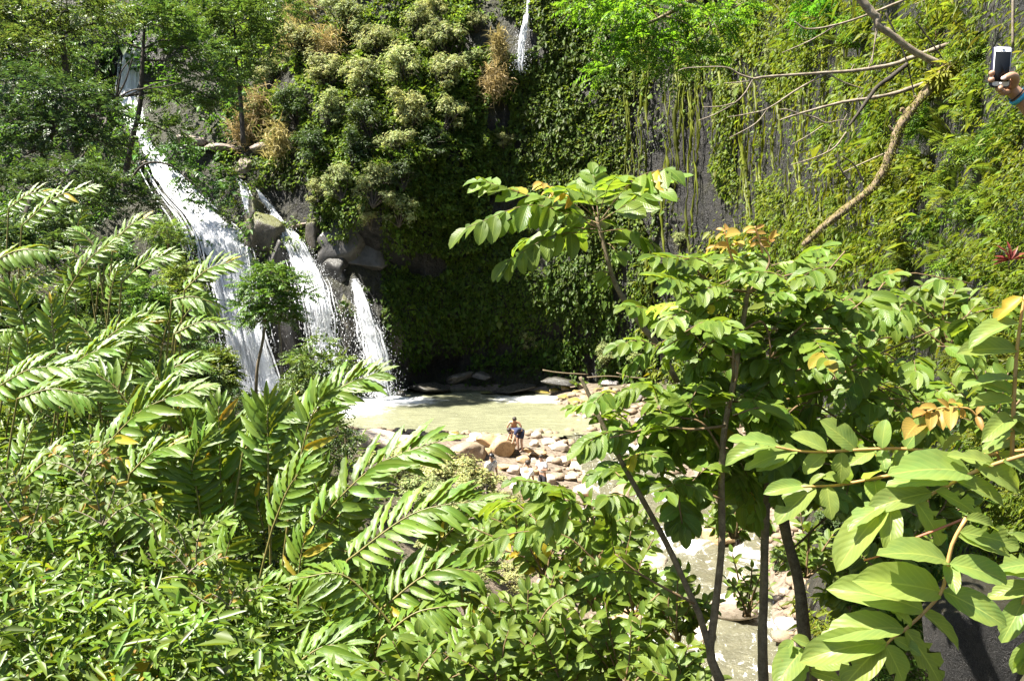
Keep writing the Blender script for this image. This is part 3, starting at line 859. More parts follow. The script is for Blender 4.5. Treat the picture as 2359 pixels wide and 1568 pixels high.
lay = []
lay.append(scatter_wall(150000, 1880, 2520, -150, 1500, 46, lambda Y: np.clip(Y * 10.5 / FPX, .04, .2), 0.38, col_right, 0.0, clump=2.2, drop=0.5, use_zone=False, Lvar=0.45))
lay.append(scatter_wall(50000, 1880, 2520, -150, 1500, 47, lambda Y: np.clip(Y * 18.0 / FPX, .06, .26), 0.17, col_right, 0.08, clump=2.6, drop=0.7, use_zone=False, Lvar=0.4))
lay.append(scatter_wall(10000, 1480, 1960, 500, 1150, 48, lambda Y: Y * 12.0 / FPX, 0.45, col_right, -0.1, clump=1.0, use_zone=False))
lay = [np.concatenate([l[i] for l in lay]) for i in range(6)]
o = put('slope_foliage', cloud_mesh('slope_foliage', *lay[:5], lay[5], M['vine'], fold=0.2, droop=0.22))
tag(o, 'bright tangled leaves covering the steep slope on the right', kind='stuff')

# hanging moss and roots down the right part of the wall
r = np.random.default_rng(77)
mv, mf, mt, nn = [], [], [], 0
for s in range(240):
    x = r.uniform(1440, 2000); y0 = r.uniform(-60, 620); ln = r.uniform(60, 260)
    if fbm(np.array([[x / 60, y0 / 200, 3.0]]), 2, 5)[0] < -0.2: continue
    m_ = 16
    yy = np.linspace(y0, y0 + ln, m_)
    xx = x + 5 * np.sin(yy / 37 + s) + r.normal(0, 1.2, m_)
    q0 = cliff_point(xx, yy, 0.35 + 0.4 * r.random())
    wpx = r.uniform(2.5, 9) * np.sin(np.pi * np.linspace(0.08, 0.95, m_)) * (0.6 + 0.8 * r.random(m_))
    hw = wpx * q0[:, 1] / FPX * 0.5
    l = q0 - hw[:, None] * (1, 0, 0); rr = q0 + hw[:, None] * (1, 0, 0); mid = q0 - hw[:, None] * (0, 1.2, 0)
    mv.append(np.stack((l, mid, rr), 1).reshape(-1, 3))
    k = (np.arange(m_ - 1)[:, None] * 3 + np.arange(2)[None]).ravel() + nn
    mf.append(np.stack((k, k + 3, k + 4, k + 1), 1)); nn += 3 * m_
    mt.append(np.repeat(np.array([[1.7, 1.4, .7]]) * r.uniform(0.5, 1.3), 3 * m_, 0) * (1 + r.normal(0, .2, (3 * m_, 1))))
o = put('hanging_moss', mesh_np('hanging_moss', np.concatenate(mv), np.concatenate(mf), tint=np.clip(np.concatenate(mt), .1, 4), mats=(M['vine'],), smooth=False))
tag(o, 'yellow hanging moss streaks down the wall', kind='stuff')

# ------------------------------------------------------------------ undergrowth over the banks
def undergrowth():
    r = np.random.default_rng(91)
    N = 90000
    x = r.uniform(-30, 16, N); y = r.uniform(4.5, 46, N)
    # keep screen density roughly even: thin out with distance is not needed, thin out near
    z = ground_z(x, y)
    keep = (z > 0.75) & (r.random(N) < np.clip(6.0 / y + 0.25, 0, 1))
    # no undergrowth across the stream bed
    keep &= ~((y < 42) & (x > -1.5 + 0.06 * y) & (x < 0.405 * y - 0.2) & (y > 9))
    x, y, z = x[keep], y[keep], z[keep]
    k = len(x)
    h = r.random(k) ** 1.3 * np.clip(0.9 + 0.5 * fbm(np.stack((x * .5, y * .5, 0 * x), -1), 2, 3), 0.2, 2)
    p = np.stack((x, y, z + 0.05 + h), -1)
    d = np.stack((r.normal(0, 1, k), r.normal(-0.3, 1, k), r.normal(-0.15, 0.45, k)), -1)
    n = np.stack((r.normal(0, .35, k), r.normal(-0.3, .35, k), np.ones(k)), -1)
    L = np.clip(0.06 + y * 0.0042, 0.09, 0.22) * np.exp(r.normal(0, 0.35, k))
    patch = fbm(np.stack((x * .4, y * .4, 0 * x), -1), 3, 9)
    t = np.repeat((1 + 0.6 * patch)[:, None] * np.array((1.1, 1.05, 1)), 4, 0) * tint_arr((1, 1, 1), k, r, 0.3, 0.05)
    o = put('undergrowth', cloud_mesh('undergrowth', p, d, n, L, L * r.uniform(0.25, 0.55, k), t, M['under']))
    tag(o, 'dense low leafy undergrowth covering both banks', kind='stuff')
undergrowth()

def thicket():
    """the leafy mass between the ginger stalks"""
    r = np.random.default_rng(92)
    N = 95000
    x = r.uniform(-14, 0.5, N); y = r.uniform(6.5, 20, N)
    keep = (x > -0.68 * y - 1) & (x < 0.2 - 0.02 * y)
    x, y = x[keep], y[keep]
    z = ground_z(x, y)
    cl = fbm(np.stack((x * 1.1, y * 1.1, 0 * x), -1), 3, 33)
    ok = (z > 1.6) & (cl > -.12)
    x, y, z, cl = x[ok], y[ok], z[ok], cl[ok]; k = len(x)
    h = 0.05 + np.clip(1.0 + 0.9 * cl, 0.15, 2.0) * r.random(k) ** 0.7
    p = np.stack((x, y, z + h), -1)
    d = np.stack((r.normal(0, 1, k), r.normal(-.2, 1, k), r.normal(-.25, .45, k)), -1)
    n = np.stack((r.normal(0, .4, k), r.normal(-.3, .4, k), np.ones(k)), -1)
    L = np.where(r.random(k) < .35, r.uniform(.2, .36, k), r.uniform(.08, .17, k))
    w = L * np.where(L > .17, r.uniform(.14, .22, k), r.uniform(.3, .55, k))
    t = np.repeat((1.1 + .5 * cl)[:, None] * np.array((1.15, 1.1, 1)), 4, 0) * tint_arr((1, 1, 1), k, r, .3, .04)
    o = put('thicket_foliage', cloud_mesh('thicket_foliage', p, d, n, L, w, t, M['under']))
    tag(o, 'mixed leafy growth filling the ginger thicket', kind='stuff')
thicket()

# ------------------------------------------------------------------ generic crowns
def spray_cloud(centers, rad, nspray, L, r, leaf=None, pairs=6, droop=0.35, flat=0.6, aspect=0.42, shell=0.75, updir=0.25):
    """pinnate sprays spread through ellipsoid blobs; returns arrays p,d,n,L,w and twig segments"""
    P_, D_, N_, L_, W_ = [], [], [], [], []
    vol = np.array([a[0] * a[1] * a[2] for a in rad]); pr = vol ** 0.67; pr = pr / pr.sum()
    for _ in range(nspray):
        b = r.choice(len(centers), p=pr)
        u = nrm(r.normal(0, 1, 3))
        if r.random() < 0.6: u[2] = abs(u[2])
        q = np.asarray(centers[b]) + u * np.asarray(rad[b]) * (shell + (1 - shell) * r.random()) * r.uniform(0.55, 1.05)
        dr = nrm(u * (1, 1, flat) + np.array((0, 0, updir - droop * r.random())) + r.normal(0, 0.3, 3))
        SL = L * r.uniform(0.8, 1.25)
        nn_ = nrm(np.array((0, 0, 1.0)) + r.normal(0, 0.25, 3) + 0.35 * u)
        sd = nrm(np.cross(dr, nn_)); nn_ = np.cross(sd, dr)
        lf = (leaf or L * 0.33)
        t = np.linspace(0.12, 1, pairs)
        base = q + dr * (t * SL)[:, None] - np.array((0, 0, 1)) * (droop * 0.5 * SL * t ** 2)[:, None]
        sc = np.sin(np.pi * (0.18 + 0.7 * t)) ** 0.7
        for sgn in (-1, 1):
            dd = sd * sgn * 0.9 + dr * 0.45 + r.normal(0, 0.12, (pairs, 3)) - np.array((0, 0, 0.18 + droop * .4))
            P_.append(base); D_.append(dd); N_.append(np.repeat(nn_[None], pairs, 0) + r.normal(0, .18, (pairs, 3)))
            ll = lf * sc * r.uniform(0.85, 1.15, pairs); L_.append(ll); W_.append(ll * aspect)
    return [np.concatenate(a) for a in (P_, D_, N_, L_, W_)]

def clump_cloud(centers, rad, n, L, r, aspect=0.55, lean=(0, 0, 0.5), rosette=5, shell=0.7):
    """little rosettes of simple leaves through ellipsoid blobs"""
    m = n // rosette
    vol = np.array([a[0] * a[1] * a[2] for a in rad]); pr = vol ** 0.67; pr = pr / pr.sum()
    b = r.choice(len(centers), m, p=pr)
    u = nrm(r.normal(0, 1, (m, 3)))
    fl = r.random(m) < 0.7
    u[fl, 2] = np.abs(u[fl, 2])
    q = np.asarray(centers)[b] + u * np.asarray(rad)[b] * (shell + (1 - shell) * r.random((m, 1))) * r.uniform(0.45, 1.1, (m, 1))
    ax = nrm(u + np.asarray(lean))
    q = np.repeat(q, rosette, 0); ax = np.repeat(ax, rosette, 0)
    k = len(q)
    d = nrm(np.cross(ax, r.normal(0, 1, (k, 3)))) + ax * 0.35 + r.normal(0, 0.15, (k, 3))
    nn_ = ax + r.normal(0, 0.25, (k, 3))
    LL = L * np.exp(r.normal(0, 0.25, k))
    return q + d * LL[:, None] * 0.1, d, nn_, LL, LL * aspect

def limbs(mb, base_pts, radii, tips, r, seg=6, trad=0.35):
    """trunk along base_pts and limbs from it to each crown blob"""
    pts = smooth_path(base_pts, 18)
    mb.tube(pts, np.interp(np.linspace(0, 1, 18), np.linspace(0, 1, len(radii)), radii), seg, rough=0.15, seed=int(r.integers(99)))

def limb_path(start, end, r, sag=0.12):
    a = np.asarray(start, float); b = np.asarray(end, float)
    L = np.linalg.norm(b - a)
    mid = (a + b) / 2 + np.array((0, 0, sag * L)) + r.normal(0, 0.07 * L, 3)
    return smooth_path([a, mid, b], 10)

def tree(label, trunk, trad, blobs, Y0, nspray, L, seed, mat='tree', kind='spray', bark='darkbark', base_tint=(1, 1, 1), group=None, pairs=6, cat='tree', droop=0.35, leaf=None, name='tree', aspect=0.42, tvar=0.22, yel=0.02, flat=0.6):
    """trunk: list of (px,py,Y) base first; blobs: (px,py,Y,rx px,rz px)"""
    r = np.random.default_rng(seed)
    tp = np.array([P(*t) for t in trunk])
    base = tp[0].copy()
    root = empty(name, base, label, cat, group)
    cs = [P(b[0], b[1], b[2]) for b in blobs]
    rs = [np.array((b[3] * b[2] / FPX, b[3] * b[2] / FPX * 0.9, b[4] * b[2] / FPX)) for b in blobs]
    if kind == 'spray':
        arr = spray_cloud(cs, rs, nspray, L, r, leaf=leaf, pairs=pairs, droop=droop, aspect=aspect, flat=flat)
    else:
        arr = clump_cloud(cs, rs, nspray, L, r, aspect=aspect)
    t = np.repeat((1 + 0.25 * fbm(arr[0] * 0.9, 2, seed))[:, None], 4, 0) * tint_arr(base_tint, len(arr[0]), r, tvar, yel)
    me = cloud_mesh('crown', *arr, t, M[mat], origin=base)
    put('crown', me, root)
    mb = MB()
    path = smooth_path(tp, 20)
    mb.tube(path, np.interp(np.linspace(0, 1, 20), np.linspace(0, 1, len(trad)), trad), 7, rough=0.18, seed=seed)
    mb.build('trunk', M[bark], root)
    for c, rr in zip(cs, rs):
        dist = np.linalg.norm(path[4:] - c, axis=1)
        i = 4 + int(np.argmin(dist + 0.4 * np.abs(np.arange(16) - 12)* 0.1))
        mb = MB()
        e = c + np.array((0, 0, -0.2)) * rr
        lp = limb_path(path[i], e, r)
        r0 = np.interp(i / 20, np.linspace(0, 1, len(trad)), trad) * 0.55
        mb.tube(lp, np.linspace(r0, r0 * 0.4, 10), 5, rough=0.1)
        for _ in range(5):
            mb.tube(limb_path(lp[int(r.integers(5, 10))], c + nrm(r.normal(0, 1, 3) + (0, 0, .3)) * rr * 0.85, r), np.linspace(r0 * 0.4, r0 * 0.12, 10), 4)
        mb.build('branch', M[bark], root)
    return root
# ------------------------------------------------------------------ single leaf templates (length 1 along +y)
def leaf_mesh(name, mat, W, kind='ovate', nv=9, fold=0.12, droop=0.5, wave=0.0, wf=5.0, seed=0, chew=0, twist=0.0, cols=5):
    r = np.random.default_rng(seed)
    t = np.linspace(0, 1, nv)
    if kind == 'lance':
        w = np.sin(np.pi * t ** 0.8) ** 0.75 * (1 - 0.25 * t)
    elif kind == 'oblong':
        w = np.clip(np.sin(np.pi * np.clip(t, 0, 1)), 0, 1) ** 0.5 * (1 - 0.12 * t)
    elif kind == 'round':
        w = np.sin(np.pi * t ** 0.9) ** 0.6
    else:
        w = (np.clip(t, 0, 1) ** 0.55) * (1 - t) ** 0.62
        w = w / w.max()
        w = np.where(t > 0.86, w * (1 - 0.45 * (t - 0.86) / 0.14), w)
    w = w / w.max()
    w[0] = 0.05; w[-1] = 0.012
    cu = np.linspace(-1, 1, cols)
    k = max(droop, 1e-3)
    cy = np.sin(k * t) / k; cz = -(1 - np.cos(k * t)) / k
    ty = np.cos(k * t); tz = -np.sin(k * t)
    wl = np.ones((nv, cols))
    for c in range(chew):
        i = r.integers(2, nv - 2); side = 0 if r.random() < .5 else cols - 1
        wl[i, side] *= r.uniform(0.25, 0.7)
        if r.random() < .5: wl[min(i + 1, nv - 2), side] *= r.uniform(0.5, 0.85)
    X = cu[None] * w[:, None] * wl * W * 0.5
    au = np.abs(cu)[None] * w[:, None] * wl
    lift = fold * au * W + wave * au * np.sin(t * wf * 2 * np.pi + r.uniform(0, 6))[:, None] * np.where(cu[None] > 0, 1, -0.8)
    ph = r.uniform(0, 6)
    tw = (twist * t)[:, None]
    Yv = cy[:, None] - lift * tz[:, None] * 1.0
    Zv = cz[:, None] + lift * ty[:, None]
    Xr = X * np.cos(tw); Zr = Zv + X * np.sin(tw)
    v = np.stack((Xr, np.broadcast_to(Yv, X.shape), Zr), -1).reshape(-1, 3)
    uv = np.stack(np.broadcast_arrays(cu[None] * wl * .5 + .5, t[:, None]), -1).reshape(-1, 2)
    ii = (np.arange(nv - 1)[:, None] * cols + np.arange(cols - 1)[None]).ravel()
    f = np.stack((ii, ii + 1, ii + cols + 1, ii + cols), 1)
    return mesh_np(name, v, f, uv=uv, mats=(mat,))

LG = [leaf_mesh('ginger_leaf', M['ginger'], 0.23, 'lance', 10, 0.22, d, wv, wf, s, cols=3) for s, (d, wv, wf) in enumerate(((0.25, 0.028, 4), (0.5, 0.034, 5), (0.7, 0.028, 4.5), (0.1, 0.034, 5.5), (1.0, 0.025, 4)))]
LGY = [leaf_mesh('ginger_leaf_yellow', M['yellowleaf'], 0.22, 'lance', 10, 0.35, 0.7, 0.03, 4, 31, cols=3)]
LB = [leaf_mesh('leaflet', M['broad'], W, k, 9, fo, d, wv, wf, 50 + s, cols=5, chew=ch) for s, (W, k, fo, d, wv, wf, ch) in enumerate(((0.50, 'ovate', .2, .25, .012, 4, 0), (0.54, 'round', .15, .45, .015, 5, 0), (0.48, 'ovate', .25, .55, .01, 3, 0), (0.56, 'round', .12, .2, .02, 4, 1), (0.50, 'ovate', .15, .7, .015, 4, 2)))]
LR = [leaf_mesh('bright_leaf', M['bright'], W, k, 14, fo, d, wv, wf, 70 + s, cols=5, chew=ch, twist=tw) for s, (W, k, fo, d, wv, wf, ch, tw) in enumerate(((0.40, 'ovate', .25, .5, .012, 4, 0, 0.2), (0.44, 'round', .2, .7, .015, 5, 1, -0.2), (0.36, 'ovate', .3, .9, .015, 3, 0, .3), (0.40, 'oblong', .2, .4, .02, 4, 4, -.3), (0.42, 'ovate', .2, .65, .012, 4, 6, 0.1)))]
LRR = [leaf_mesh('rounded_leaf', M['bright'], 0.58, 'round', 12, .2, .5, .012, 4, 81, cols=5, chew=1), leaf_mesh('rounded_leaf', M['bright'], 0.55, 'oblong', 12, .15, .4, .015, 3, 82, cols=5, chew=2)]
LU = [leaf_mesh('bush_leaf', M['bush'], W, 'ovate' if s % 2 else 'round', 6, .25, d, .01, 3, 90 + s, cols=3) for s, (W, d) in enumerate(((0.42, .3), (0.48, .6), (0.40, .8), (.45, .2)))]
LY = [leaf_mesh('young_leaflet', M['young'], 0.40, 'ovate', 6, .3, d, .01, 3, 110 + s, cols=3) for s, d in enumerate((.5, .9))]
LYW = [leaf_mesh('yellow_leaf', M['yellowleaf'], 0.42, 'ovate', 8, .3, .6, .02, 3, 115, cols=3, chew=1)]
LRED = [leaf_mesh('red_leaf', M['redleaf'], 0.2, 'lance', 7, .3, .7, .01, 3, 118, cols=3)]

def leaf_at(root, meshes, p, d, n, L, r, name='leaf', origin=None):
    me = meshes[int(r.integers(len(meshes)))]
    return put(name, me, root, mat4(frame(d, n), np.asarray(p) - origin, L))

TOCAM = lambda p: nrm(CAM - np.asarray(p))

# ------------------------------------------------------------------ ginger stalks on the left bank
def ginger(bp, tp, Y, label, group, seed, n=None, Lpx=None, arc=None, hang=0.0, dY=0.0, roll=0.0, yellow_top=False, up=0.42):
    """bp, tp: photo pixels of where the leafy part starts and ends"""
    r = np.random.default_rng(seed)
    a = P(bp[0], bp[1], Y); b = P(tp[0], tp[1], Y + dY)
    plen = math.hypot(tp[0] - bp[0], tp[1] - bp[1])
    L = np.linalg.norm(b - a)
    mid = (a + b) / 2 + np.array((0, 0, (0.12 if arc is None else arc) * L))
    # the cane goes on down to the soil, leaning back under the leafy part
    foot_xy = a[:2] - nrm((b - a)[:2]) * 0.35 if abs(b[0] - a[0]) > 0.1 else a[:2]
    gz = float(ground_z(foot_xy[0], foot_xy[1]))
    gz = min(gz, a[2] - 0.25)
    foot = np.array((foot_xy[0], foot_xy[1], gz - 0.05))
    root = empty('ginger_stalk', foot, label, 'ginger plant', group)
    K = 16
    q = smooth_path([a, mid, b], K)
    mb = MB()
    low = smooth_path([foot, (foot + a) / 2 + np.array((0, 0, 0.1 * (a[2] - foot[2]))), a], 8)
    mb.tube(np.concatenate((low[:-1], q)), np.concatenate((np.full(7, 0.016), np.linspace(0.014, 0.005, K))), 5)
    mb.build('stem', M['stalk'], root)
    n = (n or int(np.clip(plen / 15, 8, 13))) + 2
    LL = (0.80 if Y < 12.6 else 0.62) * (Lpx or np.clip(plen * 0.42, 52, 112)) * Y / FPX
    t = np.linspace(0.02, 0.97, n)
    T = nrm(np.gradient(q, axis=0))
    for i, tt in enumerate(t):
        k = tt * (K - 1); j = int(k)
        c = q[j] + (q[min(j + 1, K - 1)] - q[j]) * (k - j)
        ax = T[j]
        N = nrm(TOCAM(c) * (1 - up) + np.array((0, 0, 1.0)) * up + TO_SUN_A * 0.25)
        N = nrm(N - ax * np.dot(N, ax))
        S = np.cross(ax, N)
        S = S * math.cos(roll) + N * math.sin(roll)
        ang = R(62 - 34 * tt + r.normal(0, 5))
        sc = (0.72 + 0.5 * math.sin(math.pi * (0.12 + 0.75 * tt))) * (1 - 0.35 * max(0, tt - 0.75) / 0.25)
        for sg in (-1, 1):
            d = ax * math.cos(ang) + S * sg * math.sin(ang) + np.array((0, 0, -hang)) + r.normal(0, 0.06, 3)
            nn = N + S * sg * r.normal(0.15, 0.12) + r.normal(0, 0.10, 3)
            if sg > 0 and r.random() < 0.06: continue
            leaf_at(root, LG, c + d * 0.02 + ax * (0.02 * sg), d, nn, LL * sc * r.uniform(0.88, 1.1), r, 'leaf', foot)
    # terminal leaf
    leaf_at(root, LGY if yellow_top else LG, b, T[-1] + r.normal(0, 0.1, 3), N, LL * 0.75, r, 'leaf', foot)
    return root
TO_SUN_A = np.array(TO_SUN)

G1 = 'ginger stalks of the left bank'
GINGER = [
    # base, tip, Y, label, kwargs
    ((700, 1235), (1012, 1015), 10.2, 'big ginger frond reaching right in front of the pale pool boulders', dict(n=15, Lpx=120)),
    ((800, 1290), (1112, 1152), 9.6, 'ginger frond with dark raised leaves just below the big poolside frond', dict(n=15, Lpx=112)),
    ((905, 1440), (690, 1330), 8.6, 'bright ginger frond drooping left with its leaves hanging down', dict(n=14, Lpx=100, hang=0.45, arc=0.25)),
    ((880, 1400), (1118, 1318), 8.8, 'ginger frond spreading right over the hanging bright frond', dict(n=12, Lpx=98, arc=0.18)),
    ((880, 1468), (1030, 1395), 8.5, 'short bright ginger frond at the lower centre, leaves hanging', dict(n=9, Lpx=92, hang=0.35)),
    ((320, 965), (222, 862), 11.5, 'ginger tip with fanned narrow leaves above the dark hollow on the left', dict(Lpx=78)),
    ((415, 965), (350, 858), 11.5, 'ginger tip leaning left beside the dark hollow', dict(Lpx=74)),
    ((213, 1060), (440, 900), 11.0, 'large dark-leaved ginger frond slanting up right above the thicket', dict(n=14, Lpx=105)),
    ((510, 1200), (503, 935), 10.8, 'upright ginger stalk with a dark straight stem and herringbone leaves', dict(n=14, Lpx=88, arc=0.0)),
    ((40, 918), (205, 912), 11.5, 'ginger frond lying flat at the left edge with spread leaves', dict(n=12, Lpx=80, hang=0.2)),
    ((-20, 900), (165, 846), 12.0, 'ginger frond entering from the left edge above the flat frond', dict(n=12, Lpx=78)),
    ((126, 810), (118, 700), 13.0, 'upright ginger with a yellowing top leaf near the left edge', dict(yellow_top=True, Lpx=66, arc=0.0)),
    ((150, 680), (255, 560), 14.0, 'ginger leaning right with a broad upright leaf on the upper left', dict(Lpx=70)),
    ((-30, 612), (112, 578), 13.5, 'ginger frond with hanging leaves at the left edge under the dark trees', dict(n=11, Lpx=72, hang=0.3)),
    ((225, 800), (330, 742), 13.0, 'pale ginger frond bowing right in the middle of the left bank', dict(Lpx=82, n=11)),
    ((280, 650), (400, 585), 14.0, 'ginger frond with pale comb-like leaves beside the left waterfall', dict(Lpx=66, n=11)),
    ((425, 668), (535, 603), 13.5, 'dark ginger frond silhouetted against the widest cascade', dict(Lpx=74, n=8)),
    ((395, 690), (500, 702), 13.5, 'glossy ginger frond drooping beside the foot of the widest cascade', dict(Lpx=60, n=11, hang=0.25)),
    ((690, 990), (868, 858), 10.8, 'ginger frond with long separate blades tipped against the pool', dict(n=13, Lpx=92)),
    ((618, 1085), (616, 935), 10.6, 'broad-leaved upright ginger left of the pool frond', dict(Lpx=104, n=9, arc=0.0)),
    ((685, 1085), (738, 915), 10.5, 'broad-leaved ginger leaning right behind the pool frond', dict(Lpx=100, n=9)),
    ((352, 1210), (195, 1176), 9.6, 'ginger frond with leaves hanging in a row above the shaded gap', dict(n=9, Lpx=84, hang=0.6, arc=0.2)),
    ((310, 1368), (470, 1338), 8.8, 'ginger frond with large hanging glossy leaves beside the dead frond', dict(n=7, Lpx=100, hang=0.7, arc=0.15)),
    ((378, 1450), (548, 1530), 8.4, 'dark ginger frond falling to the lower right with shiny leaves', dict(n=10, Lpx=92, hang=0.25, arc=0.25)),
    ((628, 1215), (700, 1075), 10.0, 'ginger stalk with wavy light leaves left of the big poolside frond', dict(Lpx=84, n=10)),
    ((686, 1340), (700, 1250), 9.4, 'ginger with a withered golden leaf hanging from its top', dict(Lpx=78, yellow_top=True, n=7)),
    ((680, 1530), (795, 1482), 8.2, 'shaded ginger frond with long dark leaves near the bottom edge', dict(n=10, Lpx=118)),
    ((700, 1575), (805, 1535), 8.0, 'ginger frond cut by the bottom edge under the shaded frond', dict(n=8, Lpx=95)),
    ((1010, 1250), (1105, 1190), 9.6, 'small bright ginger tip right of the dark raised leaves', dict(n=9, Lpx=72)),
    ((0, 1330), (70, 1385), 9.0, 'yellowish ginger leaves fanning at the lower left edge', dict(n=8, Lpx=86, hang=0.4)),
    ((30, 1130), (190, 1040), 10.5, 'ginger frond behind the twiggy bush at the left edge', dict(n=10, Lpx=80)),
    ((300, 1090), (400, 1025), 10.6, 'ginger frond low in the left thicket with arched pale leaves', dict(n=10, Lpx=84)),
    ((430, 1120), (470, 1010), 10.6, 'ginger frond between the upright herringbone stalk and the dark frond', dict(n=10, Lpx=80)),
    ((560, 1040), (680, 940), 10.7, 'ginger frond glowing yellow-green above the broad-leaved pair', dict(n=11, Lpx=84)),
    ((60, 760), (20, 660), 13.2, 'ginger leaning left at the edge below the hanging frond', dict(n=9, Lpx=66)),
    ((330, 900), (470, 830), 12.4, 'ginger frond with small shining leaves above the dark hollow', dict(n=11, Lpx=64)),
    ((140, 870), (260, 800), 12.4, 'long pale ginger frond slanting right of the flat frond', dict(n=12, Lpx=78)),
    ((400, 770), (520, 745), 13.2, 'ginger frond with glinting leaves below the cascade foot', dict(n=10, Lpx=58)),
    ((260, 560), (350, 500), 15.0, 'pale ginger tip standing before the dark trees left of the cascade', dict(n=9, Lpx=54)),
    ((50, 520), (215, 432), 16.0, 'topmost ginger frond under the dark left trees', dict(n=11, Lpx=58)),
    ((20, 480), (120, 440), 16.5, 'shaded ginger frond at the upper left edge of the thicket', dict(n=9, Lpx=52)),
]
for i, (b, t, Y, lab, kw) in enumerate(GINGER):
    ginger(b, t, Y, lab, G1, 500 + i, **kw)

# further stalks that fill the thicket, in patches
r = np.random.default_rng(321)
PATCH = [
    ((10, 260), (520, 680), 15.0, 9, 'in the thicket below the dark trees', (50, 66)),
    ((10, 420), (700, 960), 13.2, 18, 'on the bank left of the waterfalls', (60, 80)),
    ((10, 330), (1020, 1250), 11.2, 20, 'behind the twiggy lower left bushes', (70, 92)),
    ((330, 800), (1030, 1330), 10.6, 28, 'behind the herringbone ginger stalk', (76, 104)),
    ((120, 700), (1330, 1590), 9.4, 26, 'along the bottom left edge', (84, 112)),
    ((700, 1060), (1250, 1480), 9.6, 14, 'under the bright fronds at bottom centre', (78, 104)),
]
for (x0, x1), (y0, y1), Y, cnt, lab, (l0, l1) in PATCH:
    used = set()
    for _ in range(cnt):
        bx, by = r.uniform(x0, x1), r.uniform(y0, y1)
        YY_ = Y - (by - (y0 + y1) / 2) / 100 * 0.6 + r.uniform(-0.3, 0.8)
        ln = r.uniform(1.0, 1.7) * (l0 + l1) / 2
        an = r.uniform(0.3, 2.9)
        hg = r.uniform(0, 0.5)
        side = 'left' if bx < x0 + (x1 - x0) / 3 else ('right' if bx > x1 - (x1 - x0) / 3 else 'middle')
        row = 'upper' if by < (y0 + y1) / 2 else 'lower'
        pose = 'left-bending' if an > 1.9 else ('right-bending' if an < 1.1 else 'upright')
        tall = 'long' if ln > 1.35 * (l0 + l1) / 2 else 'short'
        full = f"{tall} {pose} ginger with {'hanging' if hg > .25 else 'spread'} leaves {lab}, {row} {side} part"
        if full in used: continue
        used.add(full)
        ginger((bx, by + ln * .4), (bx + math.cos(an) * ln, by + ln * .4 - math.sin(an) * ln), YY_, full, 'ginger stalks ' + lab, int(r.integers(1e6)), n=int(r.integers(7, 11)), Lpx=r.uniform(l0, l1) * .9, hang=hg, roll=r.uniform(-.4, .4))

# dead frond hanging in the lower left
def dead_frond():
    r = np.random.default_rng(5)
    a = P(150, 1385, 8.8); b = P(292, 1400, 8.5)
    root = empty('dead_frond', a, 'withered grey-brown frond hanging among green leaves on the lower left', 'dead frond')
    q = smooth_path([a, P(215, 1345, 8.6), b], 20)
    mb = MB(); mb.tube(q, np.linspace(0.014, 0.005, 20), 5); mb.build('stem', M['palebark'], root)
    LD = [leaf_mesh('dry_leaf', M['deadfern'], 0.13, 'lance', 7, .6, d, .03, 3, 130 + s, cols=3) for s, d in enumerate((.5, 1.0))]
    for i in range(34):
        c = q[int(r.integers(4, 20))]
        d = np.array((r.normal(0.25, .28), r.normal(-.1, .2), -1.0))
        leaf_at(root, LD, c, d, TOCAM(c) + r.normal(0, .4, 3), r.uniform(0.18, 0.36), r, 'leaf', a)
dead_frond()

# ------------------------------------------------------------------ compound leaves (rachis with paired leaflets)
def compound(root, origin, a, b, n, L, r, meshes=LB, arc=0.12, hang=0.25, up=0.68, stalkmat='stalk', rad=0.004, name='compound_leaf', start=0.25, ang=(62, 40), terminal=True, wide=1.0):
    a = np.asarray(a, float); b = np.asarray(b, float)
    Ls = np.linalg.norm(b - a)
    q = smooth_path([a, (a + b) / 2 + np.array((0, 0, arc * Ls)), b], 12)
    mb = MB(); mb.tube(q - origin, np.linspace(rad, rad * 0.5, 12), 4)
    me = mesh_np('rachis', np.concatenate(mb.v), mb.f, mats=(M[stalkmat],))
    st = put(name, me, root)
    T = nrm(np.gradient(q, axis=0))
    for i in range(n):
        tt = start + (1 - start) * (i / max(n - 1, 1)) * 0.94
        k = tt * 11; j = min(int(k), 10)
        c = q[j] + (q[j + 1] - q[j]) * (k - j)
        ax = T[j]
        N = nrm(TOCAM(c) * (1 - up) + np.array((0, 0, 1.0)) * up)
        N = nrm(N - ax * np.dot(N, ax)); S = np.cross(ax, N)
        an = R(ang[0] + (ang[1] - ang[0]) * tt + r.normal(0, 6))
        sc = 0.8 + 0.3 * math.sin(math.pi * (0.1 + 0.8 * tt))
        for sg in (-1, 1):
            if r.random() < 0.05: continue
            d = ax * math.cos(an) + S * sg * math.sin(an) * wide + np.array((0, 0, -hang)) + r.normal(0, 0.1, 3)
            leaf_at(st, meshes, c, d, N + r.normal(0, 0.22, 3), L * sc * r.uniform(0.85, 1.12), r, 'leaflet', origin)
    if terminal:
        leaf_at(st, meshes, b, T[-1] + np.array((0, 0, -hang * .6)), N, L * 0.95, r, 'leaflet', origin)
    return st

def px_path(pts, Y):
    return np.array([P(p[0], p[1], p[2] if len(p) > 2 else Y) for p in pts])

def stem_part(root, pts, Y, rpx, mat, name, n=24, seg=7, rough=0.12, seed=0):
    q = smooth_path(px_path(pts, Y), n)
    Yq = q[:, 1]
    rad = np.interp(np.linspace(0, 1, n), np.linspace(0, 1, len(rpx)), rpx) * Yq / FPX
    mb = MB(); mb.tube(q, rad, seg, rough=rough, seed=seed)
    return mb.build(name, M[mat], root), q

def C1(x, y): return (1038 + x * .2407, 358.6 + y * .2407)
def C2(x, y): return (1415 + x * .2407, 528.4 + y * .2407)
def C3(x, y): return (1321 + x * .2407, 849 + y * .2407)
def C4(x, y): return (1085 + x * .2407, 1085 + y * .2407)

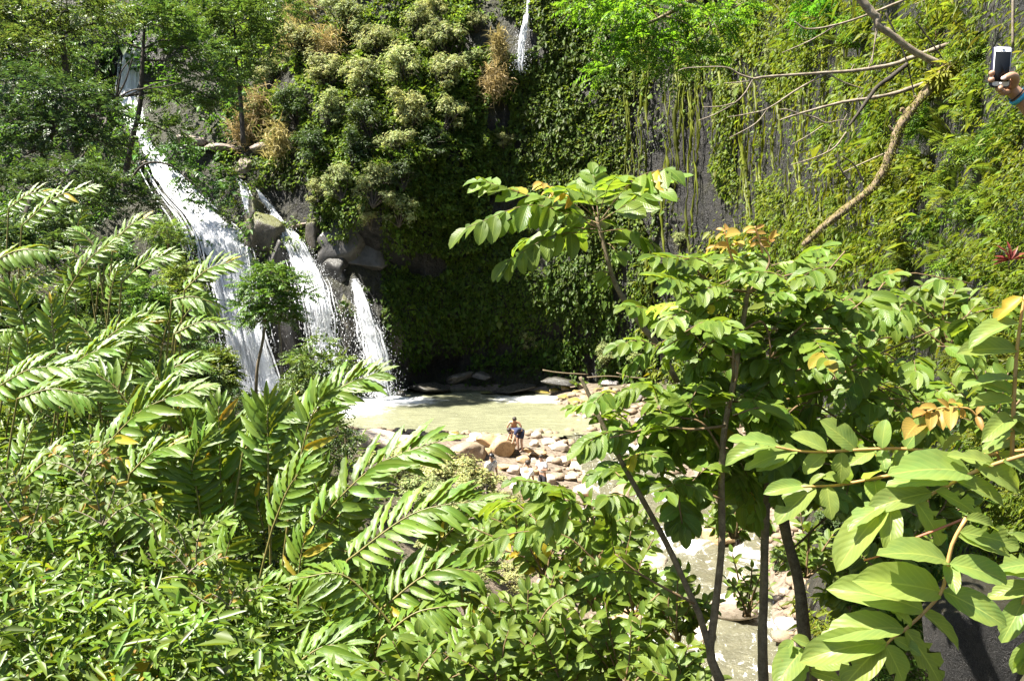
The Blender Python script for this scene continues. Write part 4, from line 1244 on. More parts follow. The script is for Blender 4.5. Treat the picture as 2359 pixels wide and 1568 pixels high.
# young tree leaning in front of the cliff, centre
Yc = 6.2
base = P(1560, 880, Yc)
t_c = empty('sapling_tree', base, 'slender leaning sapling spreading drooping leaves in front of the dark cliff', 'tree')
stem_part(t_c, [(1560, 880), (1516, 796), (1480, 752), (1437, 690), (1412, 640), (1395, 580), (1382, 530), (1375, 500)], Yc, (7, 7, 6, 5, 4), 'bark', 'trunk')
r = np.random.default_rng(61)
for a, b, n, L, kw in [
    ((1378, 525), C1(150, 690), 9, 62, dict(arc=.16, hang=.75)), ((1370, 520), C1(340, 250), 9, 62, dict(arc=.03, hang=.3)),
    ((1375, 515), C1(2060, 265), 6, 66, dict(arc=.02, hang=.2)), ((1400, 480), C1(2060, 120), 4, 62, dict(arc=.12, hang=.9, meshes=LB + LYW, start=.6)),
    ((1380, 535), C1(1930, 830), 4, 66, dict(arc=.12, hang=.5, start=.4)), ((1375, 535), C1(540, 1010), 6, 60, dict(arc=.1, hang=.8)),
    ((1372, 528), C1(720, 800), 5, 68, dict(arc=.08, hang=.3)), ((1378, 500), C1(1370, 180), 5, 52, dict(arc=0.0, hang=.1)),
    ((1370, 500), C1(880, 260), 5, 34, dict(arc=.05, hang=.4, meshes=LY, start=.5)), ((1365, 505), C1(420, 590), 8, 56, dict(arc=.12, hang=.55)),
    ((1372, 500), C1(1250, 260), 6, 56, dict(hang=.1)), ((1380, 495), C1(1600, 210), 6, 56, dict(hang=.1)), ((1385, 505), C1(1800, 330), 6, 58, dict(hang=.2)),
    ((1375, 520), C1(1000, 560), 6, 58, dict(hang=.2)), ((1380, 515), C1(1450, 620), 3, 60, dict(hang=.3)), ((1372, 512), C1(900, 400), 6, 54, dict(hang=.25)),
    ((1380, 505), C1(1100, 320), 6, 54, dict(hang=.2)), ((1380, 515), C1(1180, 780), 4, 60, dict(hang=.4)), ((1408, 628), C1(1290, 1160), 2, 34, dict(hang=.6)),
    ((1412, 640), C1(1460, 1170), 2, 34, dict(hang=.9)), ((1390, 560), C1(1600, 940), 2, 44, dict(hang=.1))]:
    compound(t_c, base, P(*a, Yc + r.normal(0, .05)), P(*b, Yc + r.normal(0, .35)), n, L * Yc / FPX, r, stalkmat='twig', **{**dict(start=.3), **kw})

# the two-stemmed tree at the right: A leans left and is bare, B carries the crown
Yt = 5.0
base = P(1662, 1640, Yt)
t_b = empty('tree', base, 'two-stemmed young tree with large paired leaflets standing right of centre', 'tree')
stem_part(t_b, [(1662, 1640), (1660, 1575), (1637, 1505), (1648, 1400), (1663, 1250), (1662, 1120), (1668, 1000), (1690, 880), (1708, 770), (1720, 690), (1726, 664)], Yt, (13, 12, 9.5, 9, 8, 7, 6.5, 6, 5), 'bark', 'trunk', 34, seed=3)
stem_part(t_b, [(1640, 1512), (1612, 1420), (1590, 1370), (1540, 1260), (1480, 1150), (1430, 1060), (1385, 970), (1352, 900), (1336, 868)], Yt, (9, 8, 7, 6, 5, 4), 'bark', 'trunk', 30, seed=4)
bl = [  # branches of stem B
    [(1724, 672), C2(1000, 560), C2(830, 440), C2(740, 300), C2(520, 235)], [(1724, 672), C2(1400, 470), C2(1490, 290), C2(1400, 130)], [(1724, 675), C2(1560, 470), C2(1900, 380)],
    [(1712, 760), C2(1400, 880), C2(1480, 1000), C2(1500, 1220)], [(1690, 880), C2(1100, 960), C2(760, 980), C2(450, 1150)], [(1680, 940), C2(1180, 1290), C2(1000, 1180)],
    [C2(1500, 1220), C2(1700, 1010), C2(1950, 800), C2(2280, 660)], [C2(1630, 800), C2(1900, 560), C2(2210, 210)], [(1672, 980), C3(1150, 580), C3(800, 560), C3(350, 660)],
    [(1664, 1040), C3(1200, 500), C3(800, 480)], [(1664, 1150), C3(1100, 1130), C3(1000, 1160), C3(1040, 1480)], [(1600, 1390), C4(1650, 1000), C4(1380, 790)]]
for i, b in enumerate(bl):
    stem_part(t_b, b, Yt - 0.1 * (i % 3), (3.6, 2.6, 1.6), 'twig', 'branch', 14, 5)
r = np.random.default_rng(62)
CB = [  # compound leaves: start, tip, pairs, leaflet px, kwargs
    (C2(900, 480), C2(380, 260), 6, 60, {}), (C2(760, 330), C2(640, 250), 4, 56, {}), (C2(830, 450), C2(450, 430), 4, 58, {}), (C2(900, 520), C2(540, 540), 5, 58, {}), (C2(1200, 600), C2(720, 640), 6, 60, {}),
    (C2(760, 830), C2(340, 760), 5, 70, dict(meshes=LR)), (C2(800, 860), C2(500, 880), 3, 70, dict(meshes=LR)), (C2(850, 800), C2(1050, 960), 3, 66, {}), (C2(1000, 830), C2(720, 620), 5, 60, {}),
    (C2(1400, 470), C2(1150, 330), 3, 74, dict(meshes=LR)), (C2(1480, 300), C2(1250, 230), 4, 64, {}), (C2(1500, 350), C2(1800, 330), 5, 66, dict(meshes=LR)), (C2(1430, 500), C2(1620, 560), 3, 74, dict(meshes=LR)), (C2(1560, 470), C2(2000, 170), 6, 62, {}),
    (C2(1300, 640), C2(1520, 700), 4, 60, {}), (C2(1350, 650), C2(1750, 640), 6, 60, {}), (C2(1280, 660), C2(960, 720), 5, 60, {}), (C2(1600, 780), C2(1850, 760), 4, 64, {}), (C2(1900, 570), C2(2200, 240), 5, 54, {}),
    (C2(1000, 960), C2(160, 1290), 8, 66, dict(hang=.6, arc=.12)), (C2(900, 970), C2(620, 1100), 3, 64, dict(hang=.4)), (C2(1100, 960), C2(820, 980), 4, 62, {}), (C2(1050, 1000), C2(900, 1250), 3, 62, dict(hang=.5)), (C2(1000, 1190), C2(740, 1340), 4, 64, dict(hang=.5)),
    (C2(1480, 1000), C2(1300, 840), 4, 60, {}), (C2(1480, 1010), C2(1700, 880), 5, 62, {}), (C2(1500, 1060), C2(1260, 1010), 4, 60, {}), (C2(1500, 1200), C2(1250, 1080), 5, 62, {}), (C2(1700, 1010), C2(1860, 1060), 4, 62, {}), (C2(1850, 880), C2(1650, 960), 4, 62, {}),
    (C2(1950, 800), C2(2150, 860), 5, 62, {}), (C2(2000, 760), C2(1960, 600), 4, 60, {}), (C2(2150, 710), C2(2330, 620), 4, 58, {}), (C2(2250, 670), C2(2350, 800), 4, 58, {}),
    (C2(1500, 1230), C2(1300, 1300), 4, 64, {}), (C2(1520, 1230), C2(1800, 1200), 5, 66, {}), (C2(1800, 1100), C2(2050, 1250), 5, 68, {}), (C2(1900, 1150), C2(2300, 1150), 6, 64, {}),
    (C3(800, 560), C3(560, 560), 3, 78, dict(hang=.5)), (C3(600, 600), C3(100, 720), 6, 76, dict(hang=.6)), (C3(1000, 570), C3(700, 700), 4, 76, dict(hang=.5)), (C3(1150, 580), C3(900, 880), 4, 78, dict(hang=.6)), (C3(1100, 560), C3(1350, 700), 4, 76, dict(hang=.5)),
    (C3(1100, 480), C3(780, 460), 5, 66, {}), (C3(1200, 480), C3(1000, 280), 5, 66, {}), (C3(1250, 460), C3(1350, 250), 4, 68, {}), (C3(1300, 430), C3(1150, 100), 5, 68, {}), (C3(1500, 400), C3(1700, 550), 5, 76, dict(hang=.4)), (C3(1550, 300), C3(1800, 180), 5, 72, {}),
    (C3(1600, 420), C3(1850, 380), 5, 72, {}), (C3(1750, 400), C3(1980, 560), 5, 72, dict(hang=.4)), (C3(1450, 900), C3(1580, 1150), 4, 76, dict(hang=.4)), (C3(1450, 1000), C3(1200, 1080), 4, 76, dict(hang=.35)),
    (C3(1000, 1160), C3(1050, 1480), 5, 82, dict(hang=.12, arc=0)), (C3(1000, 1160), C3(1180, 1120), 3, 70, {}), (C3(1000, 1160), C3(850, 1180), 2, 70, {}), (C3(1450, 800), C3(1650, 900), 4, 74, dict(hang=.4)), (C3(1600, 900), C3(1750, 1400), 5, 74, dict(hang=.5)),
    (C4(1380, 790), C4(1290, 470), 5, 80, dict(hang=.15, arc=0)), (C4(1400, 800), C4(1480, 1000), 2, 84, dict(hang=.6)), (C4(1650, 1000), C4(1150, 1020), 5, 62, dict(hang=.6)), (C4(1000, 330), C4(680, 560), 3, 90, dict(meshes=LR, hang=.2)),
    (C4(1100, 330), C4(700, 310), 4, 82, {}), (C4(620, 460), C4(200, 300), 5, 76, dict(hang=.35)), (C4(850, 590), C4(30, 740), 7, 72, dict(hang=.5)), (C4(1020, 330), C4(450, 80), 6, 62, dict(hang=.7)), (C4(1600, 340), C4(1300, 240), 4, 66, dict(hang=.8)),
    (C3(470, 1050), C3(220, 1000), 4, 66, dict(hang=.6)), (C3(900, 800), C3(640, 880), 3, 80, dict(hang=.5)), (C4(900, 330), C4(820, 160), 4, 60, {}),
    (C3(700, 170), C3(430, 260), 5, 62, dict(hang=.6)), (C3(860, 480), C3(680, 130), 7, 46, dict(hang=.1)), (C3(520, 500), C3(300, 430), 3, 54, {}), (C3(420, 240), C3(190, 330), 3, 56, dict(hang=.8)),
]
cnt = 0
for i, (a, b, n, L, kw) in enumerate(CB):
    Y1 = Yt + r.normal(0.1, .28)
    q = dict(arc=.1, hang=.2); q.update(kw); q['hang'] *= .8
    compound(t_b, base, P(*a, Yt), P(*b, Y1), n + 2, .76 * L * Yt / FPX, r, stalkmat='twig', **q)

for i in range(70):
    (x0, x1, y0, y1) = ((1520, 1900, 590, 720), (1500, 1800, 700, 860), (1700, 2050, 640, 860), (1450, 1750, 860, 1020), (1380, 1640, 980, 1140))[i % 5]
    hx, hy = r.uniform(x0, x1), r.uniform(y0, y1)
    an = r.uniform(-.3, 3.5); ln = r.uniform(70, 140); Y1 = Yt + r.normal(.15, .35)
    compound(t_b, base, P(hx, hy, Y1), P(hx + math.cos(an) * ln, hy - math.sin(an) * ln * .45, Y1 + r.normal(0, .2)), int(r.integers(4, 7)), r.uniform(42, 56) * Yt / FPX, r, stalkmat='twig', hang=r.uniform(.05, .4))

# dense back layer of the same crown, on the two trunks behind
def back_tree(label, trunk, rpx, Y, region, nleaf, seed, L):
    base = P(trunk[0][0], trunk[0][1], Y)
    root = empty('tree', base, label, 'tree')
    _, q = stem_part(root, trunk, Y, rpx, 'bark', 'trunk', 30, seed=seed)
    r = np.random.default_rng(seed)
    for i in range(nleaf):
        (x0, x1, y0, y1) = region[i % len(region)]
        hx, hy = r.uniform(x0, x1), r.uniform(y0, y1)
        an = r.uniform(0, 6.28); ln = r.uniform(60, 150)
        Y1 = Y + r.normal(0.3, 0.4)
        a = P(hx, hy, Y1)
        compound(root, base, a, P(hx + math.cos(an) * ln, hy + abs(math.sin(an)) * ln * .5, Y1 + r.normal(0, .25)), int(r.integers(3, 6)), L * Y / FPX, r, hang=r.uniform(.15, .6), stalkmat='twig')
        if i % 3 == 0:
            j = int(np.argmin(np.linalg.norm(q - a, axis=1)))
            mb = MB(); mb.tube(limb_path(q[j], a, r), np.linspace(0.009, 0.004, 10), 5); mb.build('branch', M['twig'], root)
back_tree('straight dark-trunked tree rising behind the horizontal bright spray', [(1762, 1640), (1757, 1480), (1760, 1380), (1764, 1200), (1776, 1050), (1790, 920), (1792, 760)], (13, 12, 10.5, 9.5, 8.5, 7, 5), 5.6,
          [(1560, 1830, 820, 1060), (1700, 2000, 760, 1000), (1620, 1900, 1040, 1150), (1800, 2100, 700, 900), (1480, 1700, 900, 1000)], 80, 71, 56)
back_tree('crooked thick-trunked tree at the water with a bend in its stem', [(1880, 1640), (1857, 1490), (1840, 1340), (1812, 1235), (1803, 1150), (1812, 1060), (1850, 950), (1930, 860)], (17, 16, 13, 13, 12, 10, 8, 5), 6.0,
          [(1850, 2150, 820, 1000), (1900, 2200, 900, 1060), (1800, 2000, 940, 1080), (1950, 2250, 640, 800), (1850, 2150, 1040, 1180)], 64, 72, 54)

# young reddish shoots above the right crown
def shoot(label, pts, leaves, L, meshes, Y, seed, mat='orangetwig', cat='shoot', name='young_shoot', rpx=(3, 2), hang=.2):
    r = np.random.default_rng(seed)
    base = P(*pts[0], Y)
    root = empty(name, base, label, cat)
    stem_part(root, pts, Y, rpx, mat, 'stem', 16, 5)
    for (a, b) in leaves:
        A = P(*a, Y); B = P(*b, Y + r.normal(0, .06))
        leaf_at(root, meshes, A, B - A, TOCAM(A) * .6 + np.array((0, 0, .5)) + r.normal(0, .2, 3), np.linalg.norm(B - A), r, 'leaf', base)
    return root
def pair_leaves(fn, pts, L):
    out = []
    for (x, y, a) in pts:
        out.append((fn(x, y), (fn(x, y)[0] + L * math.cos(R(a)), fn(x, y)[1] - L * math.sin(R(a)))))
    return out
shoot('reddish young shoot with tiny leaflets rising left above the right crown', [C2(1150, 330), C2(1100, 200), C2(1070, 60), C2(1050, 10)],
      pair_leaves(C2, [(1060, 40, 200), (1060, 20, 150), (1060, 10, 40), (1070, 60, 30), (1090, 150, 170), (1090, 170, 200), (1060, 150, 190), (1030, 150, 200), (1000, 150, 200), (970, 160, 190), (930, 170, 210), (1100, 190, 330), (1110, 160, 20), (1150, 130, 30), (1130, 200, 250)], 24), 24, LY, 5.0, 801)
shoot('pale young shoot with paired leaflets rising right above the right crown', [C2(1420, 230), C2(1400, 140), C2(1370, 40), C2(1345, -30)],
      pair_leaves(C2, [(1345, -20, 180), (1345, 0, 30), (1360, 30, 170), (1365, 50, 20), (1380, 90, 175), (1385, 100, 15), (1395, 130, 190), (1400, 150, 30), (1410, 170, 20), (1480, 130, 60), (1490, 100, 60), (1500, 90, 40)], 27), 27, LY, 5.0, 802)

# ------------------------------------------------------------------ bright sprays close to the right edge
def spray_branch(label, stems, leaves, Y, seed, meshes=LR, mat='orangetwig', rpx=(5, 3), young=(), name='leafy_branch', cat='branch'):
    r = np.random.default_rng(seed)
    base = P(*stems[0][0], Y)
    root = empty(name, base, label, cat)
    for s in stems: stem_part(root, s, Y, rpx, mat, 'stem', 20, 6, rough=0.06)
    for e in leaves:
        a, b = e[0], e[1]
        ms = LRR if len(e) > 2 and e[2] == 'r' else (LYW if len(e) > 2 and e[2] == 'y' else meshes)
        dy = r.normal(0, 0.07)
        A = P(*a, Y + r.normal(0, .015)); B = P(*b, Y - abs(dy) * .8)
        up = np.array((-.1, -0.15, .75)); N = TOCAM(A) * .55 + up + r.normal(0, .16, 3)
        leaf_at(root, ms, A, B - A, N, np.linalg.norm(B - A) * 1.06, r, 'leaf', base)
    return root
spray_branch('upright orange-stemmed spray of long pale leaves at the right edge', [[(2331, 1060), (2336, 920), (2343, 806), (2352, 735), (2361, 680)]],
    [((2349, 745), (2236, 752)), ((2343, 806), (2226, 790)), ((2338, 873), (2228, 872)), ((2335, 905), (2275, 868)), ((2334, 922), (2243, 917)), ((2332, 962), (2286, 978)), ((2344, 800), (2420, 770)), ((2339, 868), (2420, 850)), ((2335, 915), (2420, 938)), ((2333, 960), (2400, 990)), ((2355, 684), (2287, 728), 'y'), ((2358, 690), (2420, 650)), ((2331, 985), (2400, 1015)), ((2331, 990), (2270, 1010))], 3.2, 901)
spray_branch('horizontal spray of rounded sunlit leaves crossing the trunks on the right', [[(2420, 1030), (2359, 1036), (2260, 1048), (2150, 1040), (2082, 1033), (2002, 1034), (1900, 1040), (1836, 1038), (1770, 1024)]],
    [((1780, 1026), (1668, 1036)), ((1790, 1024), (1690, 1002)), ((1830, 1036), (1745, 1072), 'r'), ((1838, 1036), (1720, 1055)), ((1905, 1038), (1836, 994), 'r'), ((1972, 1034), (1905, 968), 'r'), ((2032, 1032), (2036, 968), 'r'), ((2086, 1032), (2130, 962), 'r'), ((1905, 1042), (1850, 1082), 'r'), ((1940, 1040), (1935, 1112), 'r'), ((2010, 1036), (1962, 1062), 'r'), ((2030, 1036), (2040, 1080), 'r'), ((2090, 1036), (2060, 1075), 'r'), ((2160, 1042), (2090, 1060)), ((2170, 1044), (2200, 1000), 'r'), ((2250, 1048), (2190, 1075)), ((2260, 1048), (2330, 1010)), ((2300, 1044), (2400, 1075)), ((2210, 1046), (2300, 1090))], 3.3, 902)
spray_branch('second spray below the horizontal one with leaves half in shadow', [[(2180, 1072), (2059, 1093), (1986, 1107), (1920, 1118), (1846, 1120)]],
    [((1852, 1118), (1765, 1124)), ((1866, 1118), (1890, 1086)), ((1878, 1120), (1786, 1190), 'r'), ((1905, 1118), (1915, 1192), 'r'), ((1945, 1112), (1930, 1052), 'r'), ((2000, 1104), (2044, 1058), 'r'), ((2014, 1102), (2022, 1148), 'r'), ((1960, 1112), (1905, 1090), 'r'), ((2060, 1094), (2110, 1058)), ((2080, 1090), (2100, 1130))], 3.45, 903)
spray_branch('arching spray with a drooping pair of big pale leaves at its tip', [[(2420, 1030), (2302, 1065), (2236, 1090), (2169, 1125), (2119, 1148), (2056, 1158), (2019, 1178)]],
    [((2044, 1166), (1916, 1288)), ((2052, 1160), (2053, 1264)), ((2050, 1160), (1955, 1188)), ((2146, 1134), (2008, 1154)), ((2108, 1152), (2188, 1254)), ((2156, 1130), (2273, 1180)), ((2202, 1106), (2333, 1150)), ((2186, 1110), (2062, 1087)), ((2234, 1088), (2094, 1052)), ((2252, 1080), (2380, 1112)), ((2290, 1068), (2200, 1040)), ((2310, 1062), (2400, 1090))], 3.0, 904)
spray_branch('tall orange-stemmed spray with chewed long leaves at the lower right', [[(2226, 1192), (2192, 1258), (2172, 1355), (2136, 1402), (2086, 1448), (2046, 1478), (2000, 1540)]],
    [((2182, 1292), (2062, 1240)), ((2166, 1362), (2004, 1320)), ((2126, 1405), (1947, 1325)), ((2082, 1447), (1904, 1432)), ((2042, 1480), (1855, 1487)), ((2036, 1482), (1942, 1568), 'r'), ((2040, 1484), (2092, 1575), 'r'), ((2084, 1448), (2182, 1572)), ((2122, 1407), (2228, 1484)), ((2172, 1360), (2320, 1424)), ((2188, 1298), (2338, 1320)), ((2212, 1225), (2358, 1248)), ((2208, 1235), (2345, 1262)), ((2186, 1295), (2200, 1350)), ((2225, 1195), (2320, 1200)), ((2100, 1440), (2060, 1400)), ((2060, 1470), (2120, 1500), 'r')], 2.8, 905)
spray_branch('leaves hanging in from the lower right corner', [[(2420, 1340), (2362, 1375), (2350, 1440)], [(2420, 1470), (2370, 1480)]],
    [((2362, 1376), (2315, 1466)), ((2380, 1350), (2282, 1362)), ((2385, 1480), (2320, 1530)), ((2372, 1482), (2340, 1560)), ((2400, 1340), (2330, 1300)), ((2400, 1300), (2310, 1290)), ((2390, 1260), (2340, 1225))], 2.9, 906)
spray_branch('small low spray of round leaves beside the white rapids', [[(1869, 1620), (1866, 1540), (1852, 1495), (1822, 1468)]],
    [((1828, 1474), (1792, 1524), 'r'), ((1850, 1494), (1790, 1558), 'r'), ((1860, 1520), (1946, 1520), 'r'), ((1862, 1530), (1800, 1580), 'r'), ((1826, 1470), (1876, 1482), 'r'), ((1864, 1545), (1940, 1560), 'r'), ((1856, 1510), (1920, 1485), 'r')], 3.2, 907, mat='stalk', rpx=(3, 2))
spray_branch('curved golden young spray with small hanging leaflets', [[(2300, 1060), (2294, 1030), (2246, 953), (2212, 938), (2142, 944), (2115, 975), (2105, 1000)]],
    [((2250, 958), (2262, 985)), ((2250, 955), (2268, 925)), ((2214, 938), (2222, 968)), ((2210, 938), (2200, 910)), ((2190, 938), (2190, 975)), ((2186, 938), (2165, 918)), ((2166, 940), (2168, 972)), ((2160, 941), (2130, 928)), ((2143, 946), (2146, 978)), ((2136, 950), (2110, 945)), ((2122, 966), (2130, 990)), ((2116, 975), (2095, 985)), ((2290, 1025), (2312, 1000)), ((2280, 1008), (2300, 970))], 3.3, 908, meshes=LY, rpx=(3, 1.6))
# red leaf stalk left bare between the sprays
rs = empty('bare_stalk', P(2230, 1190, 2.95), 'thin bare reddish stalk slanting left from the tall spray', 'stalk')
stem_part(rs, [(2230, 1190), (2170, 1215), (2080, 1250), (2040, 1275), (1990, 1290)], 2.95, (3, 3, 2.2, 2), 'redtwig', 'stem', 14, 5)

# ------------------------------------------------------------------ bushes with single visible leaves
def leaf_bush(label, stems, Y, nleaf, Lpx, seed, meshes=LU, mat='twig', spread=26, rpx=(3, 1.4), group=None, up=.65, name='bush', cat='bush', extra=None):
    """stems: list of px polylines; leaves in opposite pairs along the outer part of every twig"""
    r = np.random.default_rng(seed)
    base = P(*stems[0][0], Y)
    root = empty(name, base, label, cat, group)
    per = max(2, int(nleaf * 1.35) // len(stems) // 2)
    for s in stems:
        Y1 = Y + r.normal(0, .25)
        n = 18
        q = smooth_path(px_path(s, Y1), n)
        mb = MB(); mb.tube(q, np.linspace(rpx[0], rpx[1], n) * Y1 / FPX, 5, rough=.1); mb.build('twig', M[mat], root)
        T = nrm(np.gradient(q, axis=0))
        for i in range(per):
            k = int(np.clip(3 + (n - 4) * (i + r.random() * .6) / per, 0, n - 1))
            ax = T[k]; N = nrm(TOCAM(q[k]) * (1 - up) + np.array((0, 0, up)) + r.normal(0, .25, 3))
            S = nrm(np.cross(ax, N))
            for sg in (-1, 1):
                d = ax * .55 + S * sg * .85 + r.normal(0, .22, 3) + np.array((0, 0, -.05))
                ms = extra if (extra and r.random() < .12) else meshes
                leaf_at(root, ms, q[k], d, N + r.normal(0, .3, 3), Lpx * Y1 / FPX * r.uniform(.7, 1.15), r, 'leaf', base)
        leaf_at(root, meshes, q[-1], T[-1], N, Lpx * Y1 / FPX * .8, r, 'leaf', base)
    return root
def fan(x, y, w, h, n, r, a0=20, a1=160):
    out = []
    for i in range(n):
        a = R(a0 + (a1 - a0) * (i + r.uniform(0, .8)) / n); l = r.uniform(.55, 1)
        m = (x + math.cos(a) * w * l * .5 + r.normal(0, 6), y - math.sin(a) * h * l * .55 + r.normal(0, 6))
        out.append([(x + r.normal(0, 4), y), m, (x + math.cos(a) * w * l, y - math.sin(a) * h * l * r.uniform(.8, 1.05))])
    return out
r = np.random.default_rng(88)
LBG = 'broad-leaved bushes at the bottom centre'
leaf_bush('large oval-leaved bush rising between the bright fronds and the low green bush', fan(1210, 1520, 200, 230, 15, r), 7.0, 230, 42, 1521, group=LBG)
leaf_bush('dark bush at the middle height left of the leaning bare stem', fan(1380, 1300, 170, 180, 14, r), 7.4, 200, 40, 1522, group=LBG)
leaf_bush('green bush right of the man in white below the reddish leaves', fan(1200, 1260, 150, 130, 12, r), 9.0, 160, 36, 1523, group=LBG)
leaf_bush('dense dark bush under the drooping leaf pair on the leaning stem', fan(1460, 1420, 150, 200, 13, r), 6.8, 190, 42, 1524, group=LBG)
leaf_bush('leafy bush at the bottom edge between the low bush and the trunks', fan(1560, 1610, 130, 170, 10, r), 5.8, 130, 48, 1525, group=LBG)
leaf_bush('fine-leaved bush screening the right side of the stream', fan(1860, 1330, 130, 150, 11, r), 7.6, 140, 32, 1526, group=LBG)
leaf_bush('fine-leaved bush screening the stream left of the straight trunk', fan(1690, 1240, 120, 130, 10, r), 8.4, 130, 30, 1527, group=LBG)
leaf_bush('leafy bush hiding the bank left of the dark boulder', fan(2040, 1480, 150, 230, 12, r), 5.6, 160, 50, 1528, group=LBG)
leaf_bush('shadowed bush hiding the bank beside the right rapids', fan(1960, 1420, 110, 200, 10, r), 6.6, 140, 44, 1529, group=LBG)
leaf_bush('low green bush with oval leaves in the middle of the bottom edge', fan(1300, 1600, 170, 200, 13, r), 6.6, 190, 46, 1501, group=LBG)
leaf_bush('dark oval-leaved bush in front of the rocks left of the leaning stem', fan(1440, 1590, 150, 210, 12, r), 6.3, 160, 48, 1502, group=LBG)
leaf_bush('pale oval-leaved bush near the bottom, left of the dark one', fan(1150, 1590, 150, 170, 12, r), 6.8, 170, 46, 1503, group=LBG)
leaf_bush('grey-green bush of oval leaves at the foot of the bright ginger fronds', fan(960, 1600, 130, 170, 9, r), 6.9, 110, 50, 1504, group=LBG)
leaf_bush('shaded dark-leaved bush behind the paired leaves, left of the stream', fan(1370, 1400, 150, 150, 13, r), 8.5, 190, 34, 1505, group=LBG)
leaf_bush('dark twiggy bush beside the foot of the two-stemmed tree', fan(1560, 1480, 110, 210, 9, r), 6.4, 110, 42, 1506, group=LBG)
leaf_bush('sparse small-leaved bush over the rapids between the trunks', fan(1720, 1420, 90, 190, 8, r), 7.2, 70, 26, 1507, group=LBG)
leaf_bush('bush of yellowish oval leaves under the hanging reddish leaves', fan(1250, 1330, 130, 170, 11, r), 8.2, 130, 38, 1508, group=LBG, extra=LYW)
leaf_bush('dark-leaved bush behind the horizontal spray and trunks', fan(1900, 1160, 170, 190, 13, r), 6.5, 200, 50, 1509, group=LBG)
leaf_bush('shadowed leafy bush under the arching spray by the grass', fan(2050, 1330, 150, 200, 10, r), 5.2, 120, 52, 1510, group=LBG)
leaf_bush('leafy bush in the shade left of the dark boulder', fan(2140, 1200, 130, 150, 10, r), 5.2, 120, 50, 1511, group=LBG)
leaf_bush('bush behind the upright spray at the right edge', fan(2290, 1010, 150, 200, 11, r), 5.0, 140, 50, 1512, group=LBG)
leaf_bush('leafy bush filling the right slope above the crown', fan(2180, 800, 150, 190, 10, r), 7.5, 120, 40, 1513, group=LBG)
TW = 'twiggy small-leaved bushes on the lower left'
for i, (x, y, w, h, n, Y, nl, L, lab) in enumerate((
    (60, 1240, 130, 190, 12, 9.2, 190, 27, 'yellow-green small-leaved bush at the left edge under the flat ginger frond'),
    (240, 1210, 130, 140, 11, 8.8, 150, 26, 'twiggy pale bush with bare grey stems left of the herringbone stalk'),
    (60, 1420, 130, 170, 12, 8.6, 180, 27, 'small-leaved bush at the left edge above the dead frond'),
    (440, 1320, 110, 150, 11, 8.6, 140, 24, 'orange-tipped twiggy bush in front of the dark gap'),
    (90, 1600, 130, 150, 12, 7.6, 180, 29, 'small-leaved bush in the bottom left corner'),
    (290, 1580, 120, 140, 10, 7.6, 140, 29, 'twiggy bush right of the corner bush at the bottom edge'),
    (530, 1400, 110, 110, 9, 8.4, 110, 24, 'pale small-leaved bush right of the hanging glossy ginger leaves'),
    (190, 1100, 110, 120, 9, 9.6, 110, 24, 'small-leaved bush glinting under the large dark-leaved frond'))):
    leaf_bush(lab, fan(x, y, w, h, n, r), Y, nl, L, 1600 + i, group=TW, mat='palebark', rpx=(2.2, 1.0), extra=LY, up=.5)
cy = empty('broad_leaved_plant', P(265, 1590, 7.2), 'single broad yellow-green leaf standing at the bottom left edge', 'plant')
r = np.random.default_rng(2)
for b, t in (((262, 1590), (285, 1518)), ((255, 1590), (225, 1535)), ((275, 1590), (330, 1545))):
    a_, b_ = P(*b, 7.2), P(*t, 7.1)
    leaf_at(cy, LYW, a_, b_ - a_, TOCAM(a_) + r.normal(0, .2, 3), np.linalg.norm(b_ - a_) * 1.2, r, 'leaf', a_)
# ------------------------------------------------------------------ trees on the left slope and overhead
FT = 'trees on the wooded slope left of the waterfalls'
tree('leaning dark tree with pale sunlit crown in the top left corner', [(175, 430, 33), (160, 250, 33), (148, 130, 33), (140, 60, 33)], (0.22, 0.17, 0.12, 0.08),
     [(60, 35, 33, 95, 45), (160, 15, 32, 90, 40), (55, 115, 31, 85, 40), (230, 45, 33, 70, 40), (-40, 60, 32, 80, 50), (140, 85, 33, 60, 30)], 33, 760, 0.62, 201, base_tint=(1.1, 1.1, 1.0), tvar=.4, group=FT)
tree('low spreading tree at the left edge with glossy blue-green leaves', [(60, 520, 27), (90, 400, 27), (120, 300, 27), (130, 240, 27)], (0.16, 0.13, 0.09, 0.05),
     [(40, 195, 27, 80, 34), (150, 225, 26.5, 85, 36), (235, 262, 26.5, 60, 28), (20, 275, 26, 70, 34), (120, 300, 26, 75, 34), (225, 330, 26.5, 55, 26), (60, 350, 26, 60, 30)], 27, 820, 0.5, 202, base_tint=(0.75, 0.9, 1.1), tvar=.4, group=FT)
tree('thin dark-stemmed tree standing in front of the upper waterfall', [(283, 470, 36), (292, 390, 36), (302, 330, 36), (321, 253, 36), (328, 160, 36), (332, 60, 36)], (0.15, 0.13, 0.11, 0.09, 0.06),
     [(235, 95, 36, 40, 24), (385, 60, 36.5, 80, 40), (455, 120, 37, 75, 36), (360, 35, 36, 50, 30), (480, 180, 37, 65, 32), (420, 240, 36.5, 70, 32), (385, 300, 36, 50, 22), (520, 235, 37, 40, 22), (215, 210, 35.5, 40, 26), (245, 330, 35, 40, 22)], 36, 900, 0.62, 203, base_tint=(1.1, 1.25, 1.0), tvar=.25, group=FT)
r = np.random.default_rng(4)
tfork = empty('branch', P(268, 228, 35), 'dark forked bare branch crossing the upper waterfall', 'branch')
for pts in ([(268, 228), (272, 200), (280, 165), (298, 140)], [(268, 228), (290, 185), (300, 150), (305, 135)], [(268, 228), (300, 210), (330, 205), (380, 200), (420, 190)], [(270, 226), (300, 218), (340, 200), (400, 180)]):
    stem_part(tfork, pts, 35, (2.4, 1.0), 'darkbark', 'stem', 12, 5)
